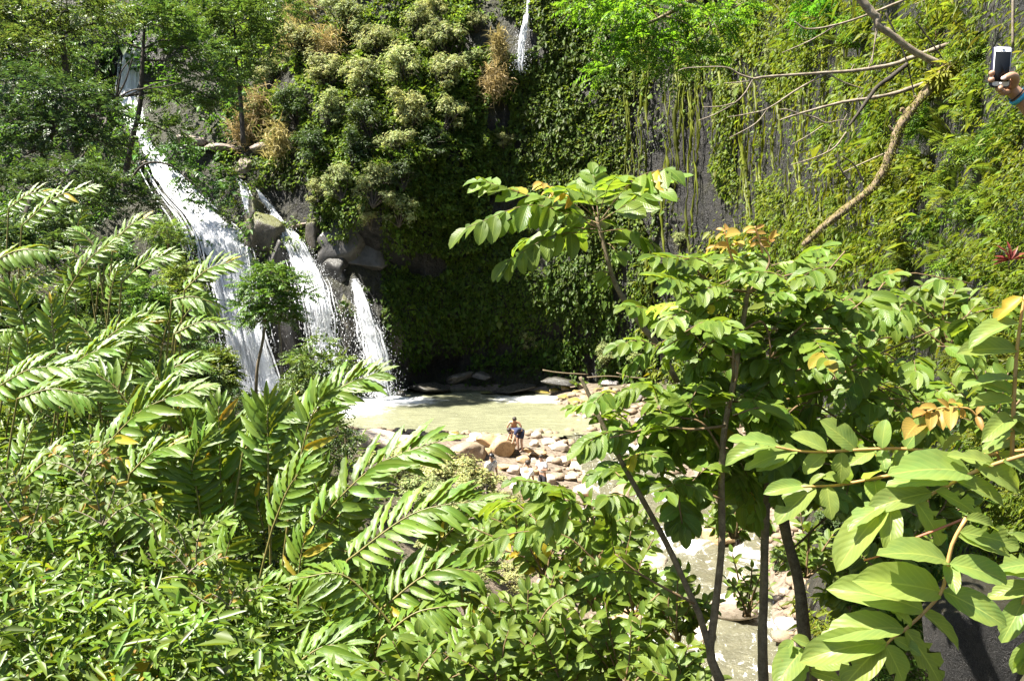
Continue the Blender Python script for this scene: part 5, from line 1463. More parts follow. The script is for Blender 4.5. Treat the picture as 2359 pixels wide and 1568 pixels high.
tree('pinnate-leaved branch dangling dark leaflets across the widest cascade', [(285, 440, 39), (330, 380, 39), (390, 380, 39), (440, 420, 39), (500, 462, 39)], (0.07, 0.05, 0.035, 0.02),
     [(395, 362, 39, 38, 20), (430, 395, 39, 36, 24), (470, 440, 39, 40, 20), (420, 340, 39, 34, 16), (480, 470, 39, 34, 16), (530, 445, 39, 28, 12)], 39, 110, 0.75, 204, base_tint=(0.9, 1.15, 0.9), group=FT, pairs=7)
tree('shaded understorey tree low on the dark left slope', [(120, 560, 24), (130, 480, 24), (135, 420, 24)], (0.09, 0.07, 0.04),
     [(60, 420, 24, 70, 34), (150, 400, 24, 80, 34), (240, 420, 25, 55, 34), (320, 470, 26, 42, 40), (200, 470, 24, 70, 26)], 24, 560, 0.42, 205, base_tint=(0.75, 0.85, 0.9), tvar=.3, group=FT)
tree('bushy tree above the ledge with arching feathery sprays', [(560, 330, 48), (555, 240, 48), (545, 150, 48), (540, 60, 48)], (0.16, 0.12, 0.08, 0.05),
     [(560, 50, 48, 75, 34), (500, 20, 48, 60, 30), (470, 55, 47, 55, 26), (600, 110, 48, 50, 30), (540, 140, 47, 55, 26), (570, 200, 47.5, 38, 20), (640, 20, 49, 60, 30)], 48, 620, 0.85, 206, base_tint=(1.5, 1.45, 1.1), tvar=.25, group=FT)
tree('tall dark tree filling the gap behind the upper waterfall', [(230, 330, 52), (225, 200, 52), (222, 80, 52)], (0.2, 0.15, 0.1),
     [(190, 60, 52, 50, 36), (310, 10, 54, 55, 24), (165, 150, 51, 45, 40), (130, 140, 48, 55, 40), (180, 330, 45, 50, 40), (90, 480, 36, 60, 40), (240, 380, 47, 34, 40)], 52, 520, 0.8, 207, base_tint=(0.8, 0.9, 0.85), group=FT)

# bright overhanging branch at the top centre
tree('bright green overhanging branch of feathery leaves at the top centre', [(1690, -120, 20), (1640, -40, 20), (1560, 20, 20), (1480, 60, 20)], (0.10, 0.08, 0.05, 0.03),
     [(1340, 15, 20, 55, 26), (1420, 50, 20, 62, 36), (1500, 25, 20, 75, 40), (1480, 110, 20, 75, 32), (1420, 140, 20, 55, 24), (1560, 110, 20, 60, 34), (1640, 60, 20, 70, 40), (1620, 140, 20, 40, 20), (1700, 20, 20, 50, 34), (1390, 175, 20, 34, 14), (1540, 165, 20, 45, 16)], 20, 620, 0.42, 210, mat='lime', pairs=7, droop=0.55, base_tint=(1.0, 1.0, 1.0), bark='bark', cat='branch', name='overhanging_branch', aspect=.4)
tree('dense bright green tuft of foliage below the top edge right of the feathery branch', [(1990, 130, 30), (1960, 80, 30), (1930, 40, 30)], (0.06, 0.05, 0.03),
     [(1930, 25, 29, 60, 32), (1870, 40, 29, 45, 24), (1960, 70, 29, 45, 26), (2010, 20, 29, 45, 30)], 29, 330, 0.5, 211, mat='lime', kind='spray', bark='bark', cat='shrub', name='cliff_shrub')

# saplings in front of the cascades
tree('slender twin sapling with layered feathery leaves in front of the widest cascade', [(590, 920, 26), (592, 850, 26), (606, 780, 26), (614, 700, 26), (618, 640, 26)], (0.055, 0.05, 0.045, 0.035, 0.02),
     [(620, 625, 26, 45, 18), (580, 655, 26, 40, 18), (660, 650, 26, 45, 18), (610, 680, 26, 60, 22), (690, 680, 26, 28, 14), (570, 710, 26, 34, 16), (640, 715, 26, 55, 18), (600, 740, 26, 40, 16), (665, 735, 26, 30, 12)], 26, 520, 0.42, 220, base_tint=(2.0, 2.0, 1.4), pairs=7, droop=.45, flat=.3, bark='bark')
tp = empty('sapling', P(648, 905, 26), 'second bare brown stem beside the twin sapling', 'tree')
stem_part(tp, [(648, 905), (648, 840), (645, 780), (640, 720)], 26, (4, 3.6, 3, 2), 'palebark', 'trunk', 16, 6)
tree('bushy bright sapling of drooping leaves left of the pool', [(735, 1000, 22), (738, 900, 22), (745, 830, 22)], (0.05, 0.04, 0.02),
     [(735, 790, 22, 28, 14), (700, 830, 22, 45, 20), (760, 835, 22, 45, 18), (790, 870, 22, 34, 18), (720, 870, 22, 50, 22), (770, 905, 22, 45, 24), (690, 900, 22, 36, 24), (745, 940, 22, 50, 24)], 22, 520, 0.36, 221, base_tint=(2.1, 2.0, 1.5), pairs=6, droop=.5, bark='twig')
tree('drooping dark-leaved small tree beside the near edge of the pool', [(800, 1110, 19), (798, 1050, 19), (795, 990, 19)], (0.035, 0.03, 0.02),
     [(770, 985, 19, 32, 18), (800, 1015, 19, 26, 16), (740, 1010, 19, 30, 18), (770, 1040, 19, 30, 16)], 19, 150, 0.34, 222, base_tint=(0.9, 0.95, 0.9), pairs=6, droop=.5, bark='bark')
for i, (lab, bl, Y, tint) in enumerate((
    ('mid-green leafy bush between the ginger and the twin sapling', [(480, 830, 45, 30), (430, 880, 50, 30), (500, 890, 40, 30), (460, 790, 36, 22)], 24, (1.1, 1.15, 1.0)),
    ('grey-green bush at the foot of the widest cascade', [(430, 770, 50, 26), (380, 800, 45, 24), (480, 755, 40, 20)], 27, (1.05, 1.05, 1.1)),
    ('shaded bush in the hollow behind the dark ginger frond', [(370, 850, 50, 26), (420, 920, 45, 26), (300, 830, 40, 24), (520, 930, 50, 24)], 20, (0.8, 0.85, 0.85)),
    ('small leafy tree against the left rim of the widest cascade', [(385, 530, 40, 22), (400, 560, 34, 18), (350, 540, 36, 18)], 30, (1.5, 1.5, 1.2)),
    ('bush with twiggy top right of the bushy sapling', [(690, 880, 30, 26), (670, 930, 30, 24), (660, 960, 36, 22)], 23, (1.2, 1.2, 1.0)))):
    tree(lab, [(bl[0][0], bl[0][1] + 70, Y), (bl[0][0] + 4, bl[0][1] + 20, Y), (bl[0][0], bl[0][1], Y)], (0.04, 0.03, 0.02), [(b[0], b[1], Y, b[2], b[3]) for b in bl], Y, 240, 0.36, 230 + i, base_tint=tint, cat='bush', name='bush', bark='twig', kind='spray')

# ------------------------------------------------------------------ shrubs on the sunlit shoulder and elsewhere
r = np.random.default_rng(17)
SHM = []
for v in range(6):
    cs = [np.array((0, 0, 0.45))] + [np.array((r.uniform(-.7, .7), r.uniform(-.7, .3), r.uniform(-.3, .95))) for _ in range(16)]
    rs = [np.array((.7, .7, .65))] + [np.array((1, 1, 1.1)) * r.uniform(.18, .42) for _ in range(16)]
    a = clump_cloud(cs, rs, 9000, 0.058, r, aspect=0.6, shell=0.3)
    t = np.repeat((1 + 0.3 * fbm(a[0] * 2.5, 2, v))[:, None], 4, 0) * tint_arr((1, 1, 1), len(a[0]), r, 0.2, 0.05)
    fol = cloud_mesh('foliage', *a, t, M['shrub'])
    mb = MB()
    for c in cs: mb.tube(limb_path((0, 0.1, -0.5), c, r), np.linspace(0.035, 0.008, 10), 5)
    for c in cs:
        for _ in range(2): mb.tube(limb_path(c * .6, c + nrm(r.normal(0, 1, 3)) * .5, r), np.linspace(0.014, 0.005, 10), 4)
    st = mesh_np('stem', np.concatenate(mb.v), mb.f, mats=(M['darkbark'],))
    SHM.append((fol, st))
SHM2 = [(bpy.data.meshes.new('x'), s) for _, s in SHM]
SHM2 = []
for fol, st in SHM:      # the same shrubs with greener, deeper foliage
    f2 = fol.copy(); f2.name = 'foliage'; f2.materials.clear(); f2.materials.append(M['tree']); SHM2.append((f2, st))

def shrub(px, py, Y, rp, label, seed, group=None, dark=False, name='shrub', cat='shrub', sq=0.95):
    r = np.random.default_rng(seed)
    c = P(px, py, Y)
    s = rp * Y / FPX
    root = empty(name, c - np.array((0, 0, 0.4 * s)), label, cat, group)
    fol, st = (SHM2 if dark else SHM)[int(r.integers(5))]
    Mx = Matrix.Translation((0, 0, 0.4 * s)) @ Matrix.Rotation(r.uniform(0, 6.28), 4, 'Z') @ Matrix.Diagonal((s, s, s * sq, 1))
    put('foliage', fol, root, Mx); put('stem', st, root, Mx)
    return root
SG = 'shrubs on the sunlit rock shoulder'
for i, (x, y, rp, lab, dk) in enumerate((
    (700, 130, 62, 'pale dry-looking shrub at the left of the shoulder below the tan grass', 0), (800, 70, 66, 'pale shrub on the skyline of the shoulder right of the tan grass', 0), (880, 120, 70, 'fluffy pale shrub high in the middle of the shoulder', 0),
    (960, 80, 64, 'yellow-tipped shrub at the upper right of the shoulder', 0), (1030, 110, 66, 'yellowish rounded shrub on the right end of the shoulder top', 0), (1010, 40, 50, 'reddish-tipped shrub topping the right of the shoulder', 0),
    (760, 190, 66, 'shrub with a shadowed hollow beside it in the left middle of the shoulder', 0), (850, 210, 72, 'large pale shrub at the centre of the shoulder', 0), (940, 180, 70, 'creamy shrub right of the shoulder centre', 0), (1020, 190, 62, 'shrub on the right flank of the shoulder', 0), (1080, 160, 46, 'small yellow shrub on the edge of the shaded wall', 0),
    (680, 270, 62, 'green shrub low on the left flank of the shoulder', 1), (760, 280, 64, 'mixed green shrub in the middle of the shoulder', 0), (850, 300, 66, 'shrub below the shoulder centre with dark gaps', 1), (940, 280, 66, 'shrub right of centre with twigs showing', 0), (1030, 280, 56, 'shrub on the lower right flank of the shoulder', 0),
    (730, 360, 56, 'shrub above the pale rock ledge on the right', 1), (820, 370, 60, 'deep green shrub under the shoulder centre', 1), (910, 350, 58, 'pale shrub with a white twig below it', 0), (990, 350, 52, 'shrub at the lower right before the shaded wall', 1),
    (790, 440, 62, 'bright pale shrub at the left of the overhanging lip', 0), (860, 450, 66, 'bright cream-green shrub hanging over the dark wet rock', 0), (920, 500, 52, 'lowest shrub of the shoulder, spilling over the lip', 0), (850, 510, 46, 'shrub drooping over the wet black rock', 0), (740, 460, 44, 'shrub just right of the small trickles', 0),
    (620, 190, 50, 'bright shrub left of the tan grass patch', 0), (600, 280, 46, 'yellow-green shrub above the pale rock ledge', 0), (930, 420, 48, 'shrub at the dark edge right of the lip', 1))):
    Yc_ = float(cliff_Y(x, y)) - rp * 50 / FPX * 0.45
    shrub(x, y, Yc_, rp * 0.92, lab, 600 + i, SG, bool(dk))
WG = 'small shrubs growing from the creeper on the shaded wall'
for i, (x, y, rp, lab) in enumerate(((1570, 560, 22, 'whitish small shrub on the wall beside the sapling leaves'), (1700, 220, 26, 'pale shrub high on the wall left of the bare branches'), (1660, 275, 22, 'pale shrub just below the bare branch tips'), (1160, 330, 24, 'yellow shrub clinging to the wall right of the shoulder'),
    (1540, 420, 30, 'golden shrub on the wall behind the sapling top'), (1780, 150, 34, 'shrub with reddish dots near the main bare branch'), (1850, 110, 34, 'pale shrub above the main bare branch'), (1100, 60, 30, 'small shrub at the top of the shaded wall'), (1210, 790, 30, 'low green shrub above the cave at the pool'), (1400, 830, 40, 'low shrub growing over the ledge right of the cave'), (1480, 850, 36, 'low shrub behind the fallen logs'))):
    shrub(x, y, float(cliff_Y(x, y)) - 0.3, rp, lab, 640 + i, WG)
PG = 'pale shrubs on the slope below the boulders'
for i, (x, y, Y, rp, lab) in enumerate(((930, 1095, 29, 52, 'pale small-leaved shrub left of the big brown boulder'), (1010, 1115, 28, 58, 'pale small-leaved shrub in front of the big brown boulder'), (1090, 1130, 28, 46, 'pale shrub hiding the legs of the man in white'), (960, 1165, 26, 52, 'pale shrub behind the tips of the ginger fronds'), (1060, 1185, 26, 50, 'pale shrub at the centre of the lower slope'), (1150, 1190, 27, 40, 'pale shrub right of the ginger tips'), (1020, 1300, 22, 46, 'pale shrub behind the brightest ginger frond'), (1130, 1280, 23, 44, 'pale shrub under the paired right-hand leaves'), (1085, 1380, 19, 50, 'pale shrub low behind the bright hanging frond'), (1180, 1340, 21, 36, 'pale shrub beside the dead brush'))):
    shrub(x, y, min(Y, ground_hit(x, y, 0.5 * rp * Y / FPX, 12.0) ), rp * 1.7, lab, 660 + i, PG, False, sq=.7)
DG = 'leafy bushes on the far bank of the stream'
for i, (x, y, Y, rp, lab) in enumerate(((1960, 1180, 19, 60, 'green bush on the far bank right of the crooked tree'), (2030, 1120, 16, 70, 'green bush behind the arching spray'), (1900, 1230, 20, 55, 'green bush beside the stream behind the crooked tree'), (2120, 1150, 13, 80, 'dark bush behind the drooping pair of pale leaves'), (1980, 1290, 15, 60, 'dark bush over the grass clump'), (2250, 1050, 9.5, 95, 'shadowed bush behind the golden shoot'), (2150, 980, 12, 80, 'green bush under the ferny slope on the right'), (1700, 1240, 24, 34, 'small bush on the stones between the two stems'), (1930, 1080, 20, 60, 'bush behind the horizontal spray'), (2330, 1120, 8, 90, 'shadowed bush at the right edge'), (1790, 1300, 21, 40, 'small dark bush at the rapids between the trunks'))):
    shrub(x, y, Y, rp, lab, 690 + i, DG, True, name='bush', cat='bush')

# leafy tufts with long leaves on the right slope
SHM3 = []
r = np.random.default_rng(19)
for v in range(5):
    cs = [np.array((r.uniform(-.6, .6), r.uniform(-.7, .2), r.uniform(-.6, .7))) for _ in range(10)]
    rs = [np.array((1, 1, .9)) * r.uniform(.2, .42) for _ in range(10)]
    a = spray_cloud(cs, rs, 260, .42, r, leaf=.22, pairs=5, droop=.55, aspect=.2, shell=.4)
    t = tint_arr((1, 1, 1), len(a[0]), r, .25, .05)
    mb = MB()
    for c in cs: mb.tube(limb_path((0, .2, -.7), c, r), np.linspace(.022, .006, 10), 4)
    SHM3.append((cloud_mesh('foliage', *a, t, M['slope']), mesh_np('stem', np.concatenate(mb.v), mb.f, mats=(M['twig'],))))
RG = 'long-leaved tufts on the sunlit right slope'
SHM_keep = SHM
SHM = SHM3
for i, (x, y, rp, lab) in enumerate(((2000, 60, 60, 'bright long-leaved tuft behind the pale leaning limb'), (2100, 110, 60, 'long-leaved tuft between the pale limb and the top edge'), (2170, 50, 70, 'pale long-leaved tuft at the top right of the limb'), (2250, 120, 64, 'long-leaved tuft left of the phone'), (2120, 190, 56, 'tuft above the head of the fallen tree'), (2240, 230, 66, 'long-leaved tuft left of the hand'), (2150, 290, 60, 'tuft right of the fallen tree at mid length'), (2250, 350, 70, 'bright tuft below the hand with the phone'),
    (2100, 370, 56, 'tuft tucked against the fallen tree on its right'), (1990, 380, 44, 'pale tuft left of the fallen tree'), (1930, 470, 40, 'pale tuft on the slope under the fallen tree foot'), (2180, 410, 64, 'green tuft in the middle of the right slope'), (2060, 500, 56, 'bright tuft right of the fallen tree foot'), (2150, 520, 60, 'tuft with lime leaves above the crown'), (2260, 490, 70, 'tuft in the shade near the right edge'), (2330, 330, 70, 'dark tuft under the forearm at the edge'),
    (2000, 560, 50, 'sunlit tuft just over the crown top'), (2090, 600, 56, 'pale tuft over the right of the crown'), (2210, 620, 64, 'tuft left of the red-leaved plant'), (2320, 680, 76, 'tuft behind the top of the upright edge spray'), (2160, 700, 60, 'bright tuft beside the right end of the crown'), (2250, 760, 70, 'tuft behind the upright edge spray leaves'), (2060, 700, 50, 'tuft hidden behind the crown right side'), (2200, 860, 70, 'shadowed tuft above the golden shoot'), (2300, 900, 80, 'shadowed tuft right of the golden shoot'), (1960, 200, 46, 'small tuft between the bare branches'), (1910, 300, 40, 'small pale tuft below the lower bare branch'), (2040, 270, 48, 'tuft in front of the dark slanting branch'))):
    shrub(x, y, float(cliff_Y(x, y)) - .3, rp, lab, 820 + i, RG, False, name='leafy_tuft', cat='plant')
SHM = SHM_keep
# spray-leaved bushes on the left bank
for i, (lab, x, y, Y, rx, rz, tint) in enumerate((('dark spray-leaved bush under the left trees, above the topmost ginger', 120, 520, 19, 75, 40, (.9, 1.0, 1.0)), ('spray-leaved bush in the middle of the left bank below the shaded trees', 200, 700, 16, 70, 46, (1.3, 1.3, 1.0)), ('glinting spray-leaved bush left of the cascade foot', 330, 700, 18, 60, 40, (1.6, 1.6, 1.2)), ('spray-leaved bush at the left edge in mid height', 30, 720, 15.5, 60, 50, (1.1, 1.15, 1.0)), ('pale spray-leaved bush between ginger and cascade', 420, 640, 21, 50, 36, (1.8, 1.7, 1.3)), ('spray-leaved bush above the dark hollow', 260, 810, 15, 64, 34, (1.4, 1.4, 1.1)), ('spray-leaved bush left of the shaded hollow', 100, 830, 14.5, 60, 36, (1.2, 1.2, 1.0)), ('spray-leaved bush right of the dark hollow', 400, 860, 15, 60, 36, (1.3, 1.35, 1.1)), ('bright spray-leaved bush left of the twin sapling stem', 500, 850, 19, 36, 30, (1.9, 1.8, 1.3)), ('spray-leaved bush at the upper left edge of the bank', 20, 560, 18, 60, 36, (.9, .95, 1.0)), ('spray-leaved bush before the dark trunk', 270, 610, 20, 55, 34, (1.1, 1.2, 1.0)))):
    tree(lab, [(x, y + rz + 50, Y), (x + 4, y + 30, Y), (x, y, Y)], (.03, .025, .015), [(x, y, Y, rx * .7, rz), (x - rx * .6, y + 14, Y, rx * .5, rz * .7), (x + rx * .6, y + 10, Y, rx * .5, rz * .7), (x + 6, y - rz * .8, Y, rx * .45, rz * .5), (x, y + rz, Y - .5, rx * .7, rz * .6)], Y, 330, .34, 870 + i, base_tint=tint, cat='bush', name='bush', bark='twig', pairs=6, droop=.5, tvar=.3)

# tufts of dry grass on the shoulder
def grass_tuft(px, py, Y, wpx, hpx, label, seed, mat='drygrass', n=420, lean=(0, 0), kind=None, bw=0.02, tint=(1, 1, 1), name='grass_tuft', facing=True):
    r = np.random.default_rng(seed)
    c = P(px, py, Y); s = Y / FPX
    base = c + np.stack((r.normal(0, .5, n) * wpx * s, r.normal(0, .3, n) * wpx * s, r.normal(0, .45, n) * hpx * s), -1)
    L = hpx * s * r.uniform(.4, .95, n)
    d = nrm(np.stack((r.normal(lean[0], .45, n), r.normal(-.35, .4, n), r.normal(.7 + lean[1], .4, n)), -1))
    sd = nrm(np.cross(d, np.array((0.2, -1, .2)) + r.normal(0, .3, (n, 3)))) * bw
    m1 = base + d * L[:, None] * .5; d2 = nrm(d + np.array((0, -.25, -.75))); tip = m1 + d2 * L[:, None] * .55
    v = np.stack((base - sd, base + sd, m1 + sd * .8, m1 - sd * .8, tip), 1).reshape(-1, 3)
    k = (np.arange(n) * 5)[:, None]
    f = np.concatenate((k + np.array((0, 1, 2)), k + np.array((0, 2, 3)), k + np.array((3, 2, 4))))
    t = np.repeat(np.asarray(tint) * (1 + r.normal(0, .2, (n, 1))), 5, 0)
    uv = np.tile(np.array(((.3, 0), (.7, 0), (.7, .5), (.3, .5), (.5, 1))), (n, 1))
    root = empty(name, c, label, 'grass')
    put('blades', mesh_np('blades', v - c, f, uv=uv, tint=np.clip(t, .1, 3), mats=(M[mat],), smooth=False), root)['kind'] = 'stuff'
    return root
for i, (x, y, w, h, lab) in enumerate(((700, 45, 26, 60, 'streak of tan dry grass running down from the top edge'), (680, 100, 30, 50, 'tan dry grass patch on the upper left of the shoulder'), (600, 265, 32, 60, 'yellow-tan grass hanging above the pale ledge'), (760, 110, 34, 44, 'pale dry grass among the shoulder shrubs'), (1140, 190, 26, 40, 'tan grass at the right edge of the shoulder'), (640, 330, 26, 44, 'pale grass right of the ledge'), (560, 300, 26, 40, 'yellow grass left of the ledge top'), (1150, 110, 14, 36, 'rust-tinged grass on the upper wall'))):
    grass_tuft(x, y, float(cliff_Y(x, y)) - 1.1, w, h, lab, 720 + i, lean=(0, -.5), n=520, bw=0.03)
for i, (x, y, Y, w, h, lab) in enumerate(((2080, 1330, 5.6, 90, 130, 'dark green long grass clump beneath the tall chewed spray'), (2120, 1420, 5.2, 80, 140, 'long shaded grass beside the dark boulder'), (2030, 1450, 5.6, 60, 120, 'shaded long grass left of the tall spray'), (2160, 1230, 6.2, 80, 120, 'long grass above the dark boulder'), (2060, 1540, 5.0, 90, 120, 'long grass at the bottom edge beside the white rapids'))):
    grass_tuft(x, y, Y, w, h, lab, 740 + i, 'grass', n=340, bw=0.006, lean=(-.2, 0), tint=(1, 1.1, .9))

# ------------------------------------------------------------------ ferns on the right slope
FR = []
for v in range(4):
    rr = np.random.default_rng(150 + v)
    t = np.linspace(0.08, 1, 26)
    q = np.stack((0 * t, t * (1 - .12 * t), -(0.10 + .22 * v) * t ** 2), -1)
    Ls = 0.23 * np.sin(np.pi * (0.12 + 0.86 * t)) ** .8 + .01
    p2, d2, n2, l2 = [], [], [], []
    for sg in (-1, 1):
        p2.append(q); d2.append(np.stack((sg * np.ones(26), .35 + 0 * t, -.12 + rr.normal(0, .1, 26)), -1)); n2.append(np.tile((0, 0, 1.0), (26, 1))); l2.append(Ls)
    vv, ff, uu = leaf_quads(np.concatenate(p2), np.concatenate(d2), np.concatenate(n2), np.concatenate(l2), np.full(52, .045), .1, .12)
    mb = MB(); mb.tube(np.concatenate((np.zeros((1, 3)), q)), np.linspace(.008, .002, 27), 3)
    FR.append(mesh_np('frond', np.concatenate((vv, np.concatenate(mb.v))), [tuple(x) for x in ff] + [tuple(i + len(vv) for i in x) for x in mb.f], uv=np.concatenate((uu, np.full((mb.n, 2), .5))), mats=(M['fern'],), smooth=False))
def fern(px, py, Y, Lpx, label, seed, n=7, group=None, cat='fern'):
    r = np.random.default_rng(seed)
    c = P(px, py, Y)
    root = empty('fern', c, label, cat, group)
    for i in range(n):
        a = r.uniform(0, 6.28)
        d = np.array((math.cos(a) * .9 - .45, math.sin(a) * .5 - .55, r.uniform(.05, .8)))
        leaf_at(root, FR, c, d, np.array((0, -.5, 1.)) + r.normal(0, .2, 3), Lpx * Y / FPX * r.uniform(.7, 1.15), r, 'frond', c)
    return root
FG = 'ferns on the sunlit right slope'
r = np.random.default_rng(9)
FERN = [(1980, 110, 90, 'fern with a long horizontal frond above the main bare branch'), (2080, 60, 80, 'bright fern cluster at the top beside the pale leaning limb'), (2150, 100, 90, 'pale fern right of the pale leaning limb'), (2060, 200, 80, 'fern between the two bare branches'), (2230, 60, 90, 'fern near the top edge left of the phone'), (2220, 250, 90, 'fern left of the hand holding the phone'), (2200, 330, 100, 'bright fern below the hand'), (2280, 330, 100, 'fern under the forearm'), (2130, 380, 80, 'fern beside the mossy fallen trunk'), (2000, 330, 64, 'pale fern behind the mossy fallen trunk'), (1930, 400, 60, 'fern on the yellow wall left of the mossy trunk'), (2100, 480, 90, 'fern right of the foot of the mossy trunk'), (2200, 450, 90, 'deep green fern on the middle slope'), (2290, 470, 100, 'fern in the shaded patch at the right edge'), (2020, 560, 84, 'bright fern above the right crown'), (2110, 580, 90, 'fern with upright blades over the right crown'), (2200, 580, 90, 'pale fern in the middle of the right slope'), (2300, 600, 100, 'fern below the red leaves'), (2080, 660, 84, 'fern just above the crown edge'), (2180, 680, 90, 'sunlit fern right of the crown'), (2280, 720, 100, 'fern behind the upright edge spray'), (2140, 760, 80, 'fern half hidden by crown leaves'), (2240, 830, 90, 'fern left of the upright edge spray'), (2330, 560, 96, 'fern at the right edge above the upright spray'), (1900, 560, 56, 'fern at the foot of the yellow wall'), (2320, 400, 90, 'fern in the dark under the arm'), (1960, 480, 60, 'fern beside the lower end of the mossy trunk'), (2180, 900, 80, 'fern in shade under the right slope')]
for i, (x, y, L, lab) in enumerate(FERN):
    fern(x, y, float(cliff_Y(x, y)) - 0.35, L, lab, 760 + i, 8, FG)
fern(1333, 885, 24.5, 26, 'small yellow fern on the tip of the bare leaning stem', 799, 6)
ti = empty('red_leaved_plant', P(2325, 600, 8.0), 'small plant with narrow dark red leaves on the right slope', 'plant')
r = np.random.default_rng(3)
mb = MB(); mb.tube(np.array([P(2325, 625, 8.0), P(2325, 598, 8.0)]), [0.01, 0.008], 5); mb.build('stem', M['twig'], ti)
for a in (150, 165, 120, 95, 70, 40, 20, 180):
    c = P(2325, 600, 8.0)
    leaf_at(ti, LRED, c, np.array((math.cos(R(a)), -.3, math.sin(R(a)))), np.array((0, -.6, .7)), 0.2 * r.uniform(.8, 1.1), r, 'leaf', c)

# ------------------------------------------------------------------ bare branches and the fallen trunk at the upper right
def bare(label, stems, Y, mat, seed, name='bare_branch', cat='branch'):
    root = empty(name, P(*stems[0][0][0], Y), label, cat)
    for i, (pts, rp) in enumerate(stems):
        stem_part(root, pts, Y, rp, mat, 'trunk' if i == 0 and name == 'fallen_tree' else 'twig', 40 if i == 0 else 22, 7, 0.4 if name == 'fallen_tree' else 0.28, seed + i)
    return root
bare('long bare grey branch reaching left with forked pale twigs', [([(2215, 92), (2102, 133), (2052, 150), (1969, 163), (1869, 170), (1769, 177), (1735, 182)], (6, 5, 4, 3, 2.4)), ([(1735, 182), (1705, 172), (1670, 155), (1586, 157), (1563, 163)], (2.4, 1.6, 1)),
    ([(1733, 184), (1718, 212), (1693, 237), (1650, 262), (1609, 278)], (2.2, 1.5, 1)), ([(1693, 237), (1660, 245), (1619, 247)], (1.6, .9)), ([(1902, 170), (1836, 207), (1769, 250), (1720, 263), (1676, 270)], (2.4, 1.6, .9)), ([(1769, 250), (1740, 285), (1680, 318)], (1.8, .9)), ([(1730, 186), (1700, 190), (1668, 192)], (1.6, .8)), ([(1910, 172), (1950, 192), (1990, 205)], (2, 1)), ([(2000, 158), (2012, 120), (2018, 60)], (1.5, .8)), ([(1960, 163), (1968, 148)], (1.4, .8))], 15.0, 'palebark', 41)
bare('lower bare branch with curled end twigs under the long grey branch', [([(2180, 175), (2069, 213), (2002, 227), (1936, 237), (1849, 260), (1796, 277)], (5, 4, 3, 1.4)), ([(1840, 262), (1815, 253), (1792, 252)], (2, 1)), ([(1849, 263), (1880, 272), (1902, 283), (1930, 278), (1958, 276)], (2, 1.6, 1)), ([(1945, 276), (1952, 262)], (1.4, .8)), ([(1940, 280), (1934, 300)], (1.3, .8)), ([(1990, 229), (1975, 218)], (1.3, .7))], 14.4, 'palebark', 51)
bare('thin pale branch along the top with a long straight run', [([(2080, 2), (2002, 33), (1929, 57), (1862, 67), (1830, 50)], (3, 2.2, 1.4)), ([(1929, 57), (1870, 92), (1802, 122)], (1.8, .9)), ([(2110, 10), (2180, -20)], (2, 2))], 15.5, 'palebark', 56)
bare('short pale dead twigs below the lower bare branch', [([(1950, 305), (1922, 340), (1880, 362), (1822, 380)], (2.4, 1.6, 1)), ([(1905, 352), (1915, 330)], (1.3, .7)), ([(2046, 350), (1990, 375), (1940, 398)], (2, 1.2)), ([(1896, 290), (1862, 312), (1825, 333)], (1.5, .9))], 16.5, 'palebark', 60)
bare('thick pale leaning limb coming down from the top edge', [([(1975, -12), (2000, 22), (2019, 40), (2024, 60), (2049, 76), (2102, 116), (2140, 136), (2175, 152)], (9, 9, 8, 8, 7)), ([(2022, 62), (2015, 100), (2008, 150)], (2.4, 1))], 13.6, 'palebark', 64, name='leaning_limb')
bare('dark straight branch slanting down between the bare branches', [([(2090, 148), (2050, 180), (2019, 203), (1985, 250), (1956, 290)], (5, 5, 4, 3)), ([(2110, 50), (2140, 90), (2175, 140)], (2, 1.4)), ([(2040, 30), (2085, 130), (2110, 240)], (2, 1.4)), ([(1990, 420), (1968, 380), (1940, 360)], (2.4, 1.2)), ([(2050, 255), (2069, 300)], (2, 1.5)), ([(1968, 435), (1935, 385), (1930, 350)], (2.2, 1.2))], 14.0, 'darkbark', 68)
mt = bare('mossy fallen trunk leaning diagonally up the right slope', [([(1850, 565), (1890, 528), (1960, 472), (2010, 430), (2040, 385), (2062, 320), (2080, 280), (2110, 240), (2135, 210), (2165, 180), (2190, 152)], (7, 8, 9, 10, 9, 11, 10, 13, 14)), ([(2085, 262), (2078, 250), (2074, 258)], (5, 2)), ([(2062, 305), (2048, 290)], (4, 2)), ([(2120, 228), (2105, 222)], (4, 2))], 13.2, 'mossbark', 72, name='fallen_tree', cat='fallen tree')
r = np.random.default_rng(8)
q_ = smooth_path(px_path([(1850, 565), (1890, 528), (1960, 472), (2010, 430), (2040, 385), (2062, 320), (2080, 280), (2110, 240), (2135, 210), (2165, 180), (2190, 152)], 13.2), 300)
k_ = r.integers(0, 300, 1500); o_ = parent_loc(mt)
n_ = nrm(np.stack((r.normal(0, 1, 1500), r.normal(-.6, .6, 1500), r.normal(.5, .8, 1500)), -1))
p_ = q_[k_] + n_ * .07 - o_; d_ = n_ + np.array((0, 0, -1.1)) + r.normal(0, .3, (1500, 3))
up_ = (k_ > 255)
L_ = np.where(up_, r.uniform(.08, .3, 1500), r.uniform(.02, .07, 1500))
t_ = np.where(np.repeat(up_, 4)[:, None], np.array((2.2, 1.7, 1.6)), np.array((1.3, 1.0, .6))) * (1 + r.normal(0, .25, (6000, 1)))
tag(put('moss', cloud_mesh('moss', p_, d_, n_, L_, L_ * .25, np.clip(t_, .1, 4), M['vine']), mt), kind='stuff')
hv = empty('hanging_vine', P(2330, -20, 9.2), 'straight hanging brown vine above the phone', 'vine'); stem_part(hv, [(2334, -20), (2333, 40), (2333, 110)], 9.2, (3.4, 3), 'palebark', 'stem', 10, 5)
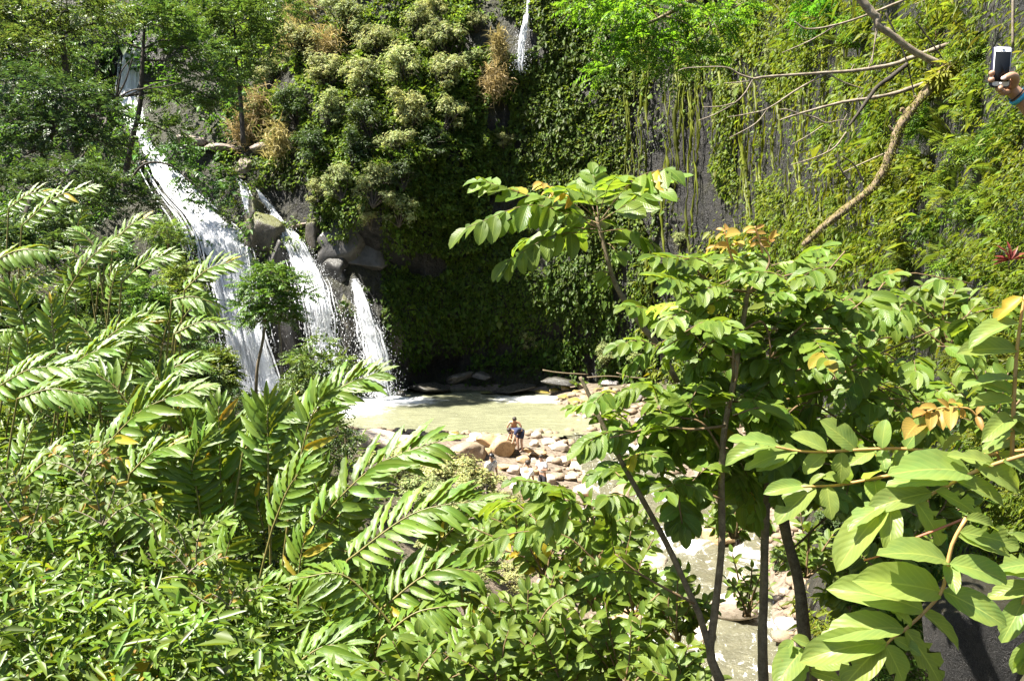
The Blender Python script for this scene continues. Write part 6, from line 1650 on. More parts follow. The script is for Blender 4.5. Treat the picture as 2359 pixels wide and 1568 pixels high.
for i, (pts, lab) in enumerate((([(1250, 852), (1290, 858), (1355, 862)], 'thin pale log lying behind the pool at the foot of the wall'), ([(1352, 869), (1400, 866), (1440, 869)], 'longer brown log lying above the mossy stones'), ([(1420, 858), (1450, 868), (1500, 872)], 'dark curved stick behind the grey boulder'))):
    lg = empty('fallen_log', P(*pts[0], 50), lab, 'log', 'driftwood at the back of the pool'); stem_part(lg, pts, 50, (1.7, 1.2), 'bark', 'stem', 10, 6)

# ------------------------------------------------------------------ boulders
def boulder_mesh(name, seed, mat, angular=0.5, sub=4, rough=0.28):
    import bmesh
    bm = bmesh.new(); bmesh.ops.create_icosphere(bm, subdivisions=sub, radius=1.0)
    co = np.array([v.co[:] for v in bm.verts]); fs = np.array([[v.index for v in f.verts] for f in bm.faces]); bm.free()
    r = np.random.default_rng(seed)
    d = co.copy()
    rad = 1 + rough * fbm(d * 0.9 + seed * 3.1, 3, seed) + 0.1 * fbm(d * 3 + seed, 3, seed + 1)
    q = d * rad[:, None]
    for _ in range(int(4 + 10 * angular)):
        nrm_ = nrm(r.normal(0, 1, 3)); h = r.uniform(0.55, 0.92)
        ov = np.maximum(q @ nrm_ - h, 0)
        q = q - nrm_ * (ov * 0.88)[:, None]
    q *= (1, 1, 0.78)
    q += 0.022 * fbm(q * 7, 3, seed + 3)[:, None] * d
    return mesh_np(name, q, fs, mats=(mat,))
M['stone_speckled'] = rock_mat('stone_speckled', (0.006, 0.006, 0.005), (0.022, 0.019, 0.016), speck=(0.16, 0.14, 0.12), moss=(.03, .026, .008), mossamt=.5, scale=6.0, rough=.6, dark=(0.006, 0.006, 0.005), wet=.3, bump=1.0)
M['stone_ledge'] = rock_mat('stone_ledge', (0.20, 0.15, 0.115), (0.33, 0.27, 0.22), scale=1.4, dark=(0.06, 0.045, 0.035), bump=1.0)
M['stone_fall'] = rock_mat('stone_fall', (0.045, 0.038, 0.03), (0.10, 0.085, 0.065), moss=(0.10, 0.105, 0.015), mossamt=.95, scale=1.2, rough=.55, dark=(0.018, 0.016, 0.014), bump=1.0, wet=.25)
M['stone_pale'] = rock_mat('stone_pale', (0.40, 0.33, 0.25), (0.55, 0.46, 0.36), scale=1.6, dark=(0.20, 0.14, 0.09))
M['stone_tan'] = rock_mat('stone_tan', (0.36, 0.22, 0.10), (0.50, 0.36, 0.20), scale=1.4, dark=(0.14, 0.09, 0.05))
M['stone_brown'] = rock_mat('stone_brown', (0.25, 0.18, 0.12), (0.38, 0.29, 0.20), scale=1.6, dark=(0.07, 0.05, 0.03), moss=(.1, .1, .03), mossamt=.25)
M['stone_moss'] = rock_mat('stone_mossy', (0.20, 0.15, 0.10), (0.30, 0.22, 0.13), moss=(0.24, 0.19, 0.02), mossamt=.9, scale=1.6, dark=(0.06, 0.04, 0.02))
M['stone_grey'] = rock_mat('stone_grey', (0.26, 0.24, 0.23), (0.36, 0.33, 0.31), scale=1.6, dark=(0.12, 0.11, 0.1))
M['stone_dark'] = rock_mat('stone_dark', (0.035, 0.032, 0.03), (0.075, 0.07, 0.065), moss=(.05, .045, .02), mossamt=.4, scale=3.0, rough=.6, dark=(0.014, 0.013, 0.012), wet=.35, bump=.9)
BM = {k: [boulder_mesh('boulder', 300 + 10 * i + j, M['stone_' + k], a + (.5 if k in ('ledge', 'fall', 'dark') else 0), 4, .6 if k in ('ledge', 'fall', 'dark') else .3) for j, a in enumerate((.25, .6, .9))] for i, k in enumerate(('pale', 'tan', 'brown', 'moss', 'grey', 'dark', 'ledge', 'fall', 'speckled'))}
BWORD = ('rounded', 'blocky', 'jagged')
def boulder(px, py, Y, rx, ry, mat, v, label, seed, group=None, dep=0.85):
    r = np.random.default_rng(seed)
    c = P(px, py, Y); s = Y / FPX
    o = put('boulder', BM[mat][v], loc=c)
    o.scale = (rx * s, rx * s * dep, ry * s / .8)
    o.rotation_euler = (r.normal(0, .12), r.normal(0, .12), r.uniform(0, 6.28) if rx / ry < 1.25 else r.choice([0, math.pi]) + r.normal(0, .2))
    tag(o, label, 'boulder', group)
    return o
def on_soil(b):
    Y0 = b[2]
    Y = ground_hit(b[0], b[1], 0.4 * b[4] * Y0 / FPX, 12.0, Y0 + 4)
    return (b[0], b[1], max(Y, 14.0), *b[3:])
BG1 = 'boulders damming the near edge of the pool'
BL = [
    (1075, 1046, 38, 48, 34, 'brown', 0, 'big rounded brown boulder left of the crouching bathers'), (1158, 1030, 38.5, 34, 32, 'tan', 0, 'big golden boulder the bathers lean over'),
    (1125, 1018, 39.5, 30, 22, 'tan', 0, 'smooth golden boulder between the brown one and the bathers'), (1120, 1043, 38, 16, 13, 'tan', 0, 'small golden stone wedged below the golden boulders'),
    (1066, 992, 40, 14, 11, 'pale', 1, 'small dark-sided stone standing at the water edge'), (1046, 1000, 39.5, 12, 7, 'moss', 0, 'little mossy stone beside the standing stone'),
    (1040, 1006, 39.3, 26, 9, 'pale', 1, 'flat pale slab along the pool edge'), (1100, 1004, 39.5, 22, 8, 'pale', 1, 'flat pale stone left of the bathers'),
    (1092, 1015, 39, 20, 11, 'pale', 1, 'pale block behind the brown boulder'), (870, 1012, 37.5, 72, 17, 'pale', 0, 'long pale bedrock slab on the left of the near shore'),
    (950, 1014, 38, 70, 12, 'pale', 1, 'pale flat slab in the middle of the near shore'), (835, 1020, 36, 32, 20, 'pale', 0, 'pale boulder at the left end of the near shore'),
    (1215, 1000, 40, 14, 9, 'pale', 1, 'pale stone right behind the navy-shirted bather'), (1236, 1003, 40, 14, 11, 'pale', 0, 'pale egg-shaped stone right of the bathers'),
    (1232, 1022, 39, 15, 11, 'pale', 1, 'stone below the egg-shaped one'), (1262, 1018, 39, 22, 11, 'pale', 1, 'pale wedge stone beside the outflow'),
    (1285, 1030, 38, 26, 14, 'pale', 2, 'jagged pale stone with a black shadow by the outflow'), (1218, 1038, 38, 14, 9, 'tan', 1, 'small tan stone at the bather feet'),
    (1240, 1045, 37, 22, 10, 'tan', 0, 'flat tan stone below the bather feet'), (1205, 1058, 36.5, 17, 12, 'tan', 1, 'tan stone in front of the golden boulder'),
    (1230, 1062, 36, 12, 8, 'pale', 1, 'pale cobble right of the tan stone'), (1215, 1072, 35.5, 10, 8, 'pale', 0, 'pale round cobble below the tan stone'),
    (1185, 1082, 35, 22, 13, 'pale', 1, 'pale angular stone right of the man in white'), (1100, 1088, 34, 20, 14, 'tan', 2, 'rusty brown stone left of the man in white'),
    (1160, 1075, 35.5, 24, 8, 'tan', 0, 'flat tan rock behind the man in white'), (1270, 1060, 36, 18, 9, 'pale', 1, 'pale stone behind the person in grey'),
    (1300, 1060, 36, 22, 9, 'tan', 0, 'low tan rock at the white outflow'), (1330, 1075, 35, 26, 12, 'pale', 1, 'pale stone right of the person in grey'),
    (1265, 1105, 33.5, 24, 14, 'pale', 1, 'pale stone below the person in grey'), (1310, 1100, 33.5, 20, 12, 'pale', 2, 'jagged pale stone under the hanging leaves'),
    (1225, 1110, 33, 22, 10, 'tan', 0, 'tan stone between the two people in white'), (1190, 1120, 31.5, 24, 11, 'pale', 1, 'pale stone behind the leaves left of centre'),
    (1390, 1010, 39, 20, 12, 'pale', 2, 'jagged pale rock with slanting grooves right of the outflow'), (1362, 1012, 39, 16, 10, 'pale', 2, 'small grooved rock at the outflow'), (1412, 1022, 38, 18, 12, 'pale', 0, 'pale stone below the grooved rock'),
    (1430, 990, 40, 34, 24, 'brown', 0, 'large grey-brown boulder behind the leaning bare stem'), (1395, 995, 40.5, 20, 12, 'pale', 1, 'pale stone left of the grey-brown boulder'),
    (1485, 975, 40, 26, 18, 'grey', 1, 'grey block right of the grey-brown boulder'), (1398, 884, 49, 17, 9, 'grey', 0, 'smooth grey boulder in front of the logs'), (1418, 884, 49, 10, 8, 'grey', 2, 'dark grey slab leaning on the smooth grey boulder'),
    (1455, 918, 44, 26, 18, 'grey', 0, 'grey rounded boulder behind the hanging leaves'), (1500, 945, 41, 22, 12, 'moss', 0, 'yellow mossy stone under the crown leaves'), (1480, 900, 46, 20, 10, 'moss', 0, 'yellow mossy stone below the yellow tip leaves'),
]
BG2 = 'mossy stones on the right bank of the pool'
BL2 = [(1250, 904, 51, 18, 6, 'moss', 0, 'low mossy slab at the back right corner of the pool'), (1278, 900, 50.5, 12, 7, 'moss', 0, 'mossy stone right of the low slab'), (1305, 894, 50, 13, 8, 'moss', 0, 'mossy hump at the foot of the wall'), (1330, 905, 48.5, 15, 8, 'moss', 1, 'yellow mossy block behind the pool edge'),
    (1300, 916, 48, 16, 8, 'moss', 0, 'mossy stone touching the pool'), (1325, 924, 47, 17, 9, 'moss', 0, 'broad mossy stone on the pool edge'), (1350, 905, 48, 16, 8, 'tan', 1, 'yellow-brown stone above the mossy edge'), (1350, 922, 46.5, 15, 14, 'tan', 1, 'tall rust-coloured stone on the right bank'),
    (1322, 934, 46, 12, 9, 'moss', 1, 'brown mossy stone under the rusty one'), (1340, 945, 45, 14, 9, 'pale', 1, 'pale block on the right bank'), (1365, 940, 45, 13, 13, 'grey', 2, 'grey pointed stone beside the bare stem'), (1330, 958, 43.5, 11, 6, 'pale', 0, 'pale cobble at the waterline'), (1350, 960, 43.5, 10, 6, 'pale', 1, 'second pale cobble at the waterline'),
    (1310, 955, 44, 9, 5, 'brown', 0, 'brown cobble at the waterline'), (1372, 918, 47, 14, 8, 'moss', 0, 'mossy stone right of the rusty one'), (1380, 900, 48, 18, 8, 'moss', 1, 'yellow mossy block below the smooth grey boulder'), (1405, 905, 47, 16, 8, 'moss', 0, 'mossy rounded stone in front of the grey boulder'), (1290, 928, 47.5, 10, 4, 'brown', 0, 'wet brown stone in the shallows'), (1340, 890, 50.5, 14, 7, 'brown', 1, 'brown stone under the log'), (1270, 930, 48, 8, 3, 'brown', 0, 'flat wet stone just breaking the surface')]
for i, b in enumerate(BL): boulder(*on_soil(b), 1000 + i, BG1)
for i, b in enumerate(BL2): boulder(*on_soil(b), 1100 + i, BG2)
BG3 = 'rocks along the stream below the pool'
BL3 = [(1440, 1140, 29, 40, 30, 'brown', 1, 'brown block in the white water left of the bare leaning stem'), (1400, 1110, 31, 30, 16, 'pale', 0, 'pale rock above the brown block'), (1350, 1130, 30.5, 34, 18, 'pale', 1, 'pale rock under the big hanging leaves'), (1560, 1160, 28, 40, 16, 'pale', 1, 'pale flat rock in mid stream'), (1660, 1235, 24.5, 48, 26, 'tan', 0, 'pinkish rounded rock right of the upright stem'), (1600, 1220, 25.5, 36, 18, 'pale', 1, 'pale rock left of the upright stem'),
    (1420, 1230, 25.5, 50, 20, 'pale', 0, 'pale rock behind the paired dark leaflets'), (1330, 1240, 25, 46, 22, 'pale', 1, 'pale rock at the left of the stream'), (1500, 1290, 23, 46, 20, 'pale', 0, 'pale rock between the two stems'), (1540, 1410, 20.3, 60, 36, 'pale', 1, 'large pale rock beside the leaning stem'), (1440, 1430, 20, 50, 24, 'tan', 0, 'tan rock low behind the dark bush'), (1400, 1360, 21.5, 46, 22, 'pale', 2, 'jagged pale rock behind the bush tips'), (1690, 1400, 19.5, 60, 34, 'pale', 0, 'pale rock with a dark base between the two dark trunks'),
    (1700, 1330, 21.5, 36, 16, 'pale', 1, 'pale ledge above the rapids'), (1620, 1460, 18.7, 44, 22, 'pale', 1, 'pale rock splitting the white rapids'), (1820, 1440, 18.5, 40, 18, 'grey', 1, 'grey wet rock beside the crooked trunk'), (1930, 1450, 17.5, 36, 26, 'brown', 0, 'brown rock at the right side of the rapids'), (1460, 1540, 17.8, 60, 26, 'pale', 0, 'pale rock at the bottom edge left of the rapids'), (1900, 1390, 19, 32, 16, 'grey', 2, 'jagged grey rock above the right rapids'), (1560, 1540, 17.6, 34, 16, 'pale', 1, 'half-drowned pale rock at the bottom edge'),
    (1770, 1560, 16.8, 50, 24, 'pale', 0, 'pale rock at the bottom between the two trunks'), (1290, 1190, 27.5, 34, 16, 'pale', 1, 'pale stone left of the big leaf pair'), (1240, 1150, 29.5, 34, 16, 'pale', 0, 'pale stone under the reddish hanging leaves'), (1300, 1330, 21.5, 44, 22, 'brown', 2, 'shadowed jagged rock with a hollow beside the dead brush'), (1260, 1420, 19, 50, 24, 'brown', 0, 'brown rock under the low bush'), (1720, 1180, 26.5, 34, 16, 'brown', 1, 'brown rock behind the straight dark trunk')]
for i, b in enumerate(BL3): boulder(*on_soil(b), 1200 + i, BG3)
BG4 = 'rocks around the cascades'
BL4 = [(560, 385, 56.5, 30, 22, 'brown', 1, 'brown overhanging rock between the cascade and the small trickles'), (440, 325, 59.0, 50, 14, 'brown', 1, 'sunlit pinkish ledge rock at the head of the cascade'), (520, 342, 58, 44, 13, 'brown', 0, 'flat pinkish ledge rock above the trickles'), (610, 345, 57, 34, 16, 'brown', 2, 'jagged pinkish rock at the right end of the ledge'), (556, 408, 56, 15, 5, 'pale', 0, 'pale lip stone the left trickle falls from'),
    (340, 378, 59, 22, 9, 'brown', 1, 'layered brown rock left of the cascade top'), (350, 392, 58.6, 18, 6, 'brown', 1, 'lower layered rock left of the cascade top'), (610, 560, 53.5, 34, 46, 'moss', 1, 'mossy dark buttress between the two big cascades'), (590, 500, 54.6, 30, 30, 'moss', 0, 'mossy knob above the buttress'), (640, 600, 53.2, 22, 34, 'dark', 1, 'dark wet rock under the mossy buttress'),
    (725, 545, 54, 22, 30, 'moss', 0, 'mossy rounded rock right of the second cascade'), (690, 522, 54.4, 30, 8, 'pale', 0, 'pale lip rock the second cascade pours from'), (800, 560, 53.8, 50, 40, 'dark', 2, 'black wet jagged rock under the shrubs'), (850, 600, 53, 36, 30, 'dark', 2, 'glistening black rock right of the third cascade head'), (770, 620, 53.2, 30, 30, 'dark', 1, 'black rock between the second and third cascades'), (800, 720, 52.6, 22, 60, 'moss', 0, 'mossy dark rib between the second and third cascades'), (905, 780, 52.6, 18, 60, 'moss', 0, 'mossy rib right of the third cascade'), (660, 760, 53, 30, 70, 'dark', 1, 'dark rib between the two big cascades'),
    (1060, 868, 54, 40, 14, 'dark', 2, 'wet black ledge with white glints at the back of the pool'), (1110, 866, 54, 26, 12, 'dark', 1, 'second wet ledge at the back of the pool'), (990, 892, 54, 60, 12, 'dark', 0, 'brownish low rock shelf behind the pool'), (1180, 895, 54, 70, 10, 'dark', 0, 'dark low shelf under the cave'), (1120, 905, 53.2, 18, 5, 'moss', 0, 'small mossy stone at the back waterline'), (1290, 880, 53, 50, 14, 'dark', 1, 'dark rock bank at the back right of the pool'), (925, 905, 52.5, 14, 6, 'dark', 0, 'small black stone beside the third cascade foot')]
for i, b in enumerate(BL4):
    mt_ = {'moss': 'fall', 'brown': 'ledge', 'tan': 'ledge', 'pale': 'ledge'}.get(b[5], b[5])
    low = b[1] > 850
    Yb = b[2] if low else float(cliff_Y(b[0], b[1])) + (.0 if mt_ == 'ledge' else .35)
    k_ = 1.0 if low else (1.0 if mt_ == 'ledge' else 1.7)
    boulder(b[0], b[1], Yb, b[3] * k_, b[4] * k_, mt_, (i % 3) if not low else b[6], b[7], 1300 + i, BG4, dep=.7)
boulder(2260, 1450, 4.7, 150, 190, 'speckled', 1, 'massive dark speckled boulder at the lower right behind the sprays', 1400)
BG5 = 'pale stones strewn over the stream bed'
r = np.random.default_rng(444)
LND = [('near the pool outflow', 1330, 1090), ('beside the white water', 1420, 1180), ('behind the paired leaves', 1300, 1260), ('in mid stream', 1550, 1230), ('between the two stems', 1560, 1330), ('by the upright stem', 1690, 1290), ('above the right rapids', 1850, 1330), ('at the bottom of the stream', 1560, 1500), ('left of the rapids', 1400, 1470), ('below the bathers', 1210, 1100)]
used5 = set()
for nm, lx, ly in LND:
    for j in range(8):
        x, y = lx + r.normal(0, 55), ly + r.normal(0, 28)
        rx = r.uniform(9, 26); ry = rx * r.uniform(.5, .8)
        mt_ = ('pale', 'tan', 'brown', 'grey')[int(r.choice(4, p=(.5, .22, .18, .1)))]; v = int(r.integers(3))
        Yb = max(14.0, ground_hit(x, y, .3 * ry * 24 / FPX, 12.0, 45))
        size = 'small' if rx < 15 else ('mid-sized' if rx < 20 else 'large')
        lab_ = f"{size} {BWORD[v]} {mt_} {nm}"
        if lab_ in used5: continue
        used5.add(lab_)
        boulder(x, y, Yb, rx, ry, mt_, v, f"{size} {BWORD[v]} {dict(pale='cream', tan='tan', brown='brown', grey='grey')[mt_]} stone {nm}", int(r.integers(1e6)), BG5)
# loose small stones
def pebbles():
    r = np.random.default_rng(12)
    V_, F_, nn = [], [], 0
    base = boulder_mesh('pebble', 900, M['stone_tan'], .8, 1)
    bv = np.array([v.co[:] for v in base.vertices]); bf = np.array([p.vertices[:] for p in base.polygons])
    N = 2200
    y = r.uniform(16, 51, N); x = r.uniform(-0.5, 1, N)
    x = np.where(y > 38, r.uniform(-10, 9, N), 0.06 * y - 1.0 + r.random(N) * (0.36 * y + .5))
    z = ground_z(x, y)
    cxs = np.interp(y, sp_[::-1, 1], sp_[::-1, 0]); cws = np.interp(y, sp_[::-1, 1], sp_[::-1, 3])
    ok = ((z > -0.35) & (z < 1.0) | ((y < 38) & (y > 16))) & ((np.abs(x - cxs) > .8 * cws) | (r.random(N) < .1) | (y > 40))
    x, y, z = x[ok], y[ok], z[ok]
    for i in range(len(x)):
        s = 0.07 + 0.32 * r.random() ** 2.2
        a = r.uniform(0, 6.28); ca, sa = math.cos(a), math.sin(a)
        q = bv * (s * r.uniform(.8, 1.4), s, s * r.uniform(.6, 1))
        q = np.stack((q[:, 0] * ca - q[:, 1] * sa, q[:, 0] * sa + q[:, 1] * ca, q[:, 2]), -1) + (x[i], y[i], z[i] + s * .3)
        V_.append(q); F_.append(bf + nn); nn += len(bv)
    bpy.data.meshes.remove(base)
    tag(put('loose_stones', mesh_np('loose_stones', np.concatenate(V_), np.concatenate(F_), mats=(M['stone_brown'],))), 'small loose stones scattered between the boulders', kind='stuff')
pebbles()
# ------------------------------------------------------------------ people
M['skin'] = plain_mat('skin', (0.42, 0.25, 0.17), (0.50, 0.31, 0.21), 30, 0.5)
M['skin_tan'] = plain_mat('tanned_skin', (0.33, 0.18, 0.105), (0.42, 0.245, 0.15), 40, 0.45, 0.15)
M['nail'] = plain_mat('finger_nail', (0.60, 0.42, 0.34), rough=0.3)
M['hair'] = plain_mat('dark_hair', (0.02, 0.014, 0.01), (0.05, 0.035, 0.025), 60, 0.6)
M['white_cloth'] = plain_mat('white_cloth', (0.78, 0.78, 0.78), (0.70, 0.71, 0.73), 9, 0.85, 0.2)
M['grey_cloth'] = plain_mat('grey_cloth', (0.48, 0.48, 0.50), (0.60, 0.60, 0.62), 9, 0.85, 0.2)
M['navy_cloth'] = plain_mat('navy_cloth', (0.015, 0.02, 0.055), (0.03, 0.04, 0.09), 9, 0.85, 0.2)
M['dark_cloth'] = plain_mat('dark_cloth', (0.012, 0.012, 0.018), (0.03, 0.03, 0.04), 9, 0.85, 0.2)
M['black'] = plain_mat('black_plastic', (0.012, 0.012, 0.014), rough=0.4)
M['shoe'] = plain_mat('dark_shoe', (0.02, 0.02, 0.02), (0.05, 0.05, 0.05), 20, 0.7)

def skin_mesh(name, pts, edges, radii, mat, parent, root=0, sub=2):
    me = bpy.data.meshes.new(name)
    me.from_pydata([tuple(map(float, p)) for p in pts], edges, [])
    me.materials.append(mat)
    o = bpy.data.objects.new(name, me); col.objects.link(o)
    if parent is not None: o.parent = parent
    sk = o.modifiers.new('skin', 'SKIN'); sk.use_smooth_shade = True
    if not me.skin_vertices:
        bpy.context.view_layer.objects.active = o
    sv = me.skin_vertices[0].data
    for i, rd in enumerate(radii):
        sv[i].radius = rd if isinstance(rd, tuple) else (rd, rd)
        sv[i].use_root = (i == root)
    ss = o.modifiers.new('smooth', 'SUBSURF'); ss.levels = sub; ss.render_levels = sub
    return o

def ellip(name, c, rad, mat, parent, F3=None, n=12):
    th = np.linspace(0, np.pi, n); ph = np.linspace(0, 2 * np.pi, n * 2, endpoint=False)
    v = np.stack((np.outer(np.sin(th), np.cos(ph)), np.outer(np.sin(th), np.sin(ph)), np.outer(np.cos(th), np.ones(2 * n))), -1).reshape(-1, 3) * np.asarray(rad)
    if F3 is not None: v = v @ np.asarray(F3).T
    m = 2 * n
    f = [(i * m + j, (i + 1) * m + j, (i + 1) * m + (j + 1) % m, i * m + (j + 1) % m) for i in range(n - 1) for j in range(m)]
    return put(name, mesh_np(name, v + np.asarray(c), f, mats=(mat,)), parent)

def person(label, foot, J, clothes, face_dir, hairmat='hair', group=None, skin='skin', cap=False):
    """J: joint dict in metres relative to FOOT. Body is one skinned surface; hair, shirt and shorts are children."""
    root = empty('person', foot, label, 'person', group)
    names = ['pelvis', 'belly', 'chest', 'neck', 'head', 'crown', 'shl', 'ell', 'wrl', 'hal', 'shr', 'elr', 'wrr', 'har', 'hil', 'knl', 'anl', 'tol', 'hir', 'knr', 'anr', 'tor']
    rad = [(.13, .10), (.125, .09), (.15, .10), .058, .088, .07, .062, .045, .032, .035, .062, .045, .032, .035, .09, .062, .042, .035, .09, .062, .042, .035]
    ix = {n: i for i, n in enumerate(names)}
    E = [('pelvis', 'belly'), ('belly', 'chest'), ('chest', 'neck'), ('neck', 'head'), ('head', 'crown'), ('chest', 'shl'), ('shl', 'ell'), ('ell', 'wrl'), ('wrl', 'hal'), ('chest', 'shr'), ('shr', 'elr'), ('elr', 'wrr'), ('wrr', 'har'),
         ('pelvis', 'hil'), ('hil', 'knl'), ('knl', 'anl'), ('anl', 'tol'), ('pelvis', 'hir'), ('hir', 'knr'), ('knr', 'anr'), ('anr', 'tor')]
    skin_mesh('body', [J[n] for n in names], [(ix[a], ix[b]) for a, b in E], rad, M[skin], root)
    A = lambda n: np.asarray(J[n], float)
    f = nrm(np.asarray(face_dir, float)); upv = nrm(A('crown') - A('neck'))
    F3 = frame(f, upv)
    hc = (A('head') + A('crown')) / 2
    # face: brow, nose, ears
    ellip('nose', hc + f * .105 - upv * .035, (.014, .02, .022), M[skin], root, F3, 6)
    for s in (-1, 1):
        ellip('ear', hc + F3[:, 0] * s * .088 - upv * .03, (.012, .022, .032), M[skin], root, F3, 6)
        ellip('eye', hc + f * .088 + F3[:, 0] * s * .034 - upv * .01, (.013, .008, .008), M['black'], root, F3, 6)
    if cap:
        ellip('cap', hc + upv * .035 - f * .005, (.103, .115, .085), M['black'], root, F3, 10)
        ellip('cap_brim', hc + upv * .02 + f * .13, (.075, .07, .012), M['black'], root, F3, 8)
    else:
        ellip('hair', hc + upv * .03 - f * .018, (.098, .108, .095), M[hairmat], root, F3, 10)
    for kind, m in clothes:
        if kind == 'shirt':
            mid = lambda a, b, t: A(a) * (1 - t) + A(b) * t
            pts = [A('pelvis') + (A('belly') - A('pelvis')) * .1, A('belly'), A('chest'), mid('chest', 'neck', .6), A('shl'), mid('shl', 'ell', .75), A('shr'), mid('shr', 'elr', .75)]
            skin_mesh('shirt', pts, [(0, 1), (1, 2), (2, 3), (2, 4), (4, 5), (2, 6), (6, 7)], [(.165, .13), (.155, .125), (.175, .13), .085, .085, .075, .085, .075], M[m], root)
        if kind in ('shorts', 'trousers'):
            k = .85 if kind == 'shorts' else .99
            mid = lambda a, b, t: A(a) * (1 - t) + A(b) * t
            pts = [A('belly') * .35 + A('pelvis') * .65, A('pelvis'), A('hil'), mid('hil', 'knl', k), A('hir'), mid('hir', 'knr', k)]
            ed = [(0, 1), (1, 2), (2, 3), (1, 4), (4, 5)]; rr = [(.155, .125), (.16, .125), .115, .092, .115, .092]
            if kind == 'trousers':
                pts += [mid('knl', 'anl', .9), mid('knr', 'anr', .9)]; ed += [(3, 6), (5, 7)]; rr += [.07, .07]
            skin_mesh(kind, pts, ed, rr, M[m], root, root=1)
    for s in ('l', 'r'):
        a, t = A('an' + s), A('to' + s)
        skin_mesh('shoe', [a - (0, 0, .03), (a + t) / 2 - (0, 0, .02), t], [(0, 1), (1, 2)], [.055, .055, .045], M['shoe'], root)
    return root

def standing(face=(0, -1, 0), lean=0.0, arms='down', knee=0.0, h=1.75, twist=0.0):
    """joint positions; face = horizontal facing; lean = forward bend of the trunk in radians; knee = bend"""
    f = nrm(np.asarray(face, float)); sd = np.array((-f[1], f[0], 0.0)) * -1.0
    up = np.array((0, 0, 1.0))
    J = {}
    thigh, shank = .45, .43
    J['anl'] = sd * -.13 + up * .08; J['anr'] = sd * .13 + up * .08
    kf = math.sin(knee)
    J['knl'] = J['anl'] + up * shank * math.cos(knee * .6) + f * shank * math.sin(knee * .6)
    J['knr'] = J['anr'] + up * shank * math.cos(knee * .6) + f * shank * math.sin(knee * .6)
    J['hil'] = J['knl'] + up * thigh * math.cos(knee) - f * thigh * math.sin(knee) + sd * .03
    J['hir'] = J['knr'] + up * thigh * math.cos(knee) - f * thigh * math.sin(knee) - sd * .03
    pv = (J['hil'] + J['hir']) / 2 + up * .06
    ax = up * math.cos(lean) + f * math.sin(lean)
    fx = f * math.cos(lean) - up * math.sin(lean)
    J['pelvis'] = pv; J['belly'] = pv + ax * .2; J['chest'] = pv + ax * .42
    J['neck'] = pv + ax * .58 + fx * .02
    hx = nrm(ax * .8 + up * .35)
    J['head'] = J['neck'] + hx * .10; J['crown'] = J['neck'] + hx * .20
    for s, k in ((-1, 'l'), (1, 'r')):
        sh = pv + ax * .47 + sd * s * .19; J['sh' + k] = sh
        if arms == 'down':
            el = sh - up * .28 + sd * s * .06 - f * .03; wr = el - up * .25 + f * .09
        elif arms == 'knees':
            el = sh - up * .2 + sd * s * .13 + f * .04; wr = J['kn' + k] + up * .05 + f * .02
        elif arms == 'reach':
            el = sh - up * .24 + f * .10; wr = el - up * .22 + f * .12
        elif arms == 'fold':
            el = sh - up * .26 + sd * s * .08; wr = el + f * .2 - sd * s * .1 + up * .03
        J['el' + k] = el; J['wr' + k] = wr; J['ha' + k] = wr + nrm(wr - el) * .08
        J['to' + k] = J['an' + k] + f * .16 - up * .045
    return J

def place_person(px, py, Y, **kw):
    return P(px, py, Y)

YA = 37.0
p = P(1184, 1024, YA)
person('shirtless person with dark shorts leaning forward on the golden boulder, hands on knees', p, standing((.05, -1, 0), .95, 'knees', .85), [('shorts', 'dark_cloth')], (0.0, -.9, -.3), skin='skin_tan')
p = P(1199, 1040, YA - .7)
person('person in navy top bending right over among the tan stones', p, standing((-.75, -.65, 0), 1.55, 'reach', .25), [('shirt', 'navy_cloth'), ('shorts', 'navy_cloth')], (-.5, -.6, -.6), skin='skin')
YW = 31.0
p = P(1130, 1050, YW) - np.array((0, 0, 1.74))
wm = person('man in white shirt and black cap with a black strap across his chest', p, standing((.55, -.8, 0), .1, 'down', .05), [('shirt', 'white_cloth'), ('trousers', 'dark_cloth')], (.75, -.6, -.35), cap=True, skin='skin_tan')
J = standing((.55, -.8, 0), .1, 'down', .05)
f_ = nrm(np.array((.55, -.8, 0))); 
mb = MB(); q = smooth_path([J['shl'] + (0, 0, .09), J['chest'] + f_ * .15, J['belly'] + f_ * .15 + (J['shr'] - J['shl']) * .3, J['hir'] + (0, 0, .12) + (J['shr'] - J['shl']) * .22], 14)
mb.tube(q, .018, 5); mb.v = [v + parent_loc(wm) for v in mb.v]; mb.build('strap', M['black'], wm)
YD = 33.0
p = P(1250, 1052, YD) - np.array((0, 0, 1.72))
person('person in pale grey top and black shorts half hidden by hanging leaves', p, standing((-.6, -.7, 0), .15, 'fold', .08), [('shirt', 'grey_cloth'), ('shorts', 'dark_cloth')], (-.7, -.6, -.3), skin='skin')
p = P(1212, 1072, 29.5) - np.array((0, 0, 1.66))
person('person in white shirt seen in slivers behind the reddish hanging leaves', p, standing((.3, .9, 0), .3, 'reach', .15), [('shirt', 'white_cloth'), ('shorts', 'dark_cloth')], (.3, .9, -.2), skin='skin_tan')

# ------------------------------------------------------------------ the arm and phone at the right edge
YP = 2.55
def PP(px, py, dy=0.0): return P(px, py, YP + dy)
hr = empty('person', PP(2500, 300), 'person out of frame whose tanned hand with a blue wristband holds up a phone', 'person')
o0 = parent_loc(hr)
S = YP / FPX
def Z(zx, zy, dy=0.0):  # crop at 2300,80 size 200 -> 1568
    return PP((2300 + zx * 200 / 1568) * .9436, (80 + zy * 200 / 1568) * .9436, dy) - o0
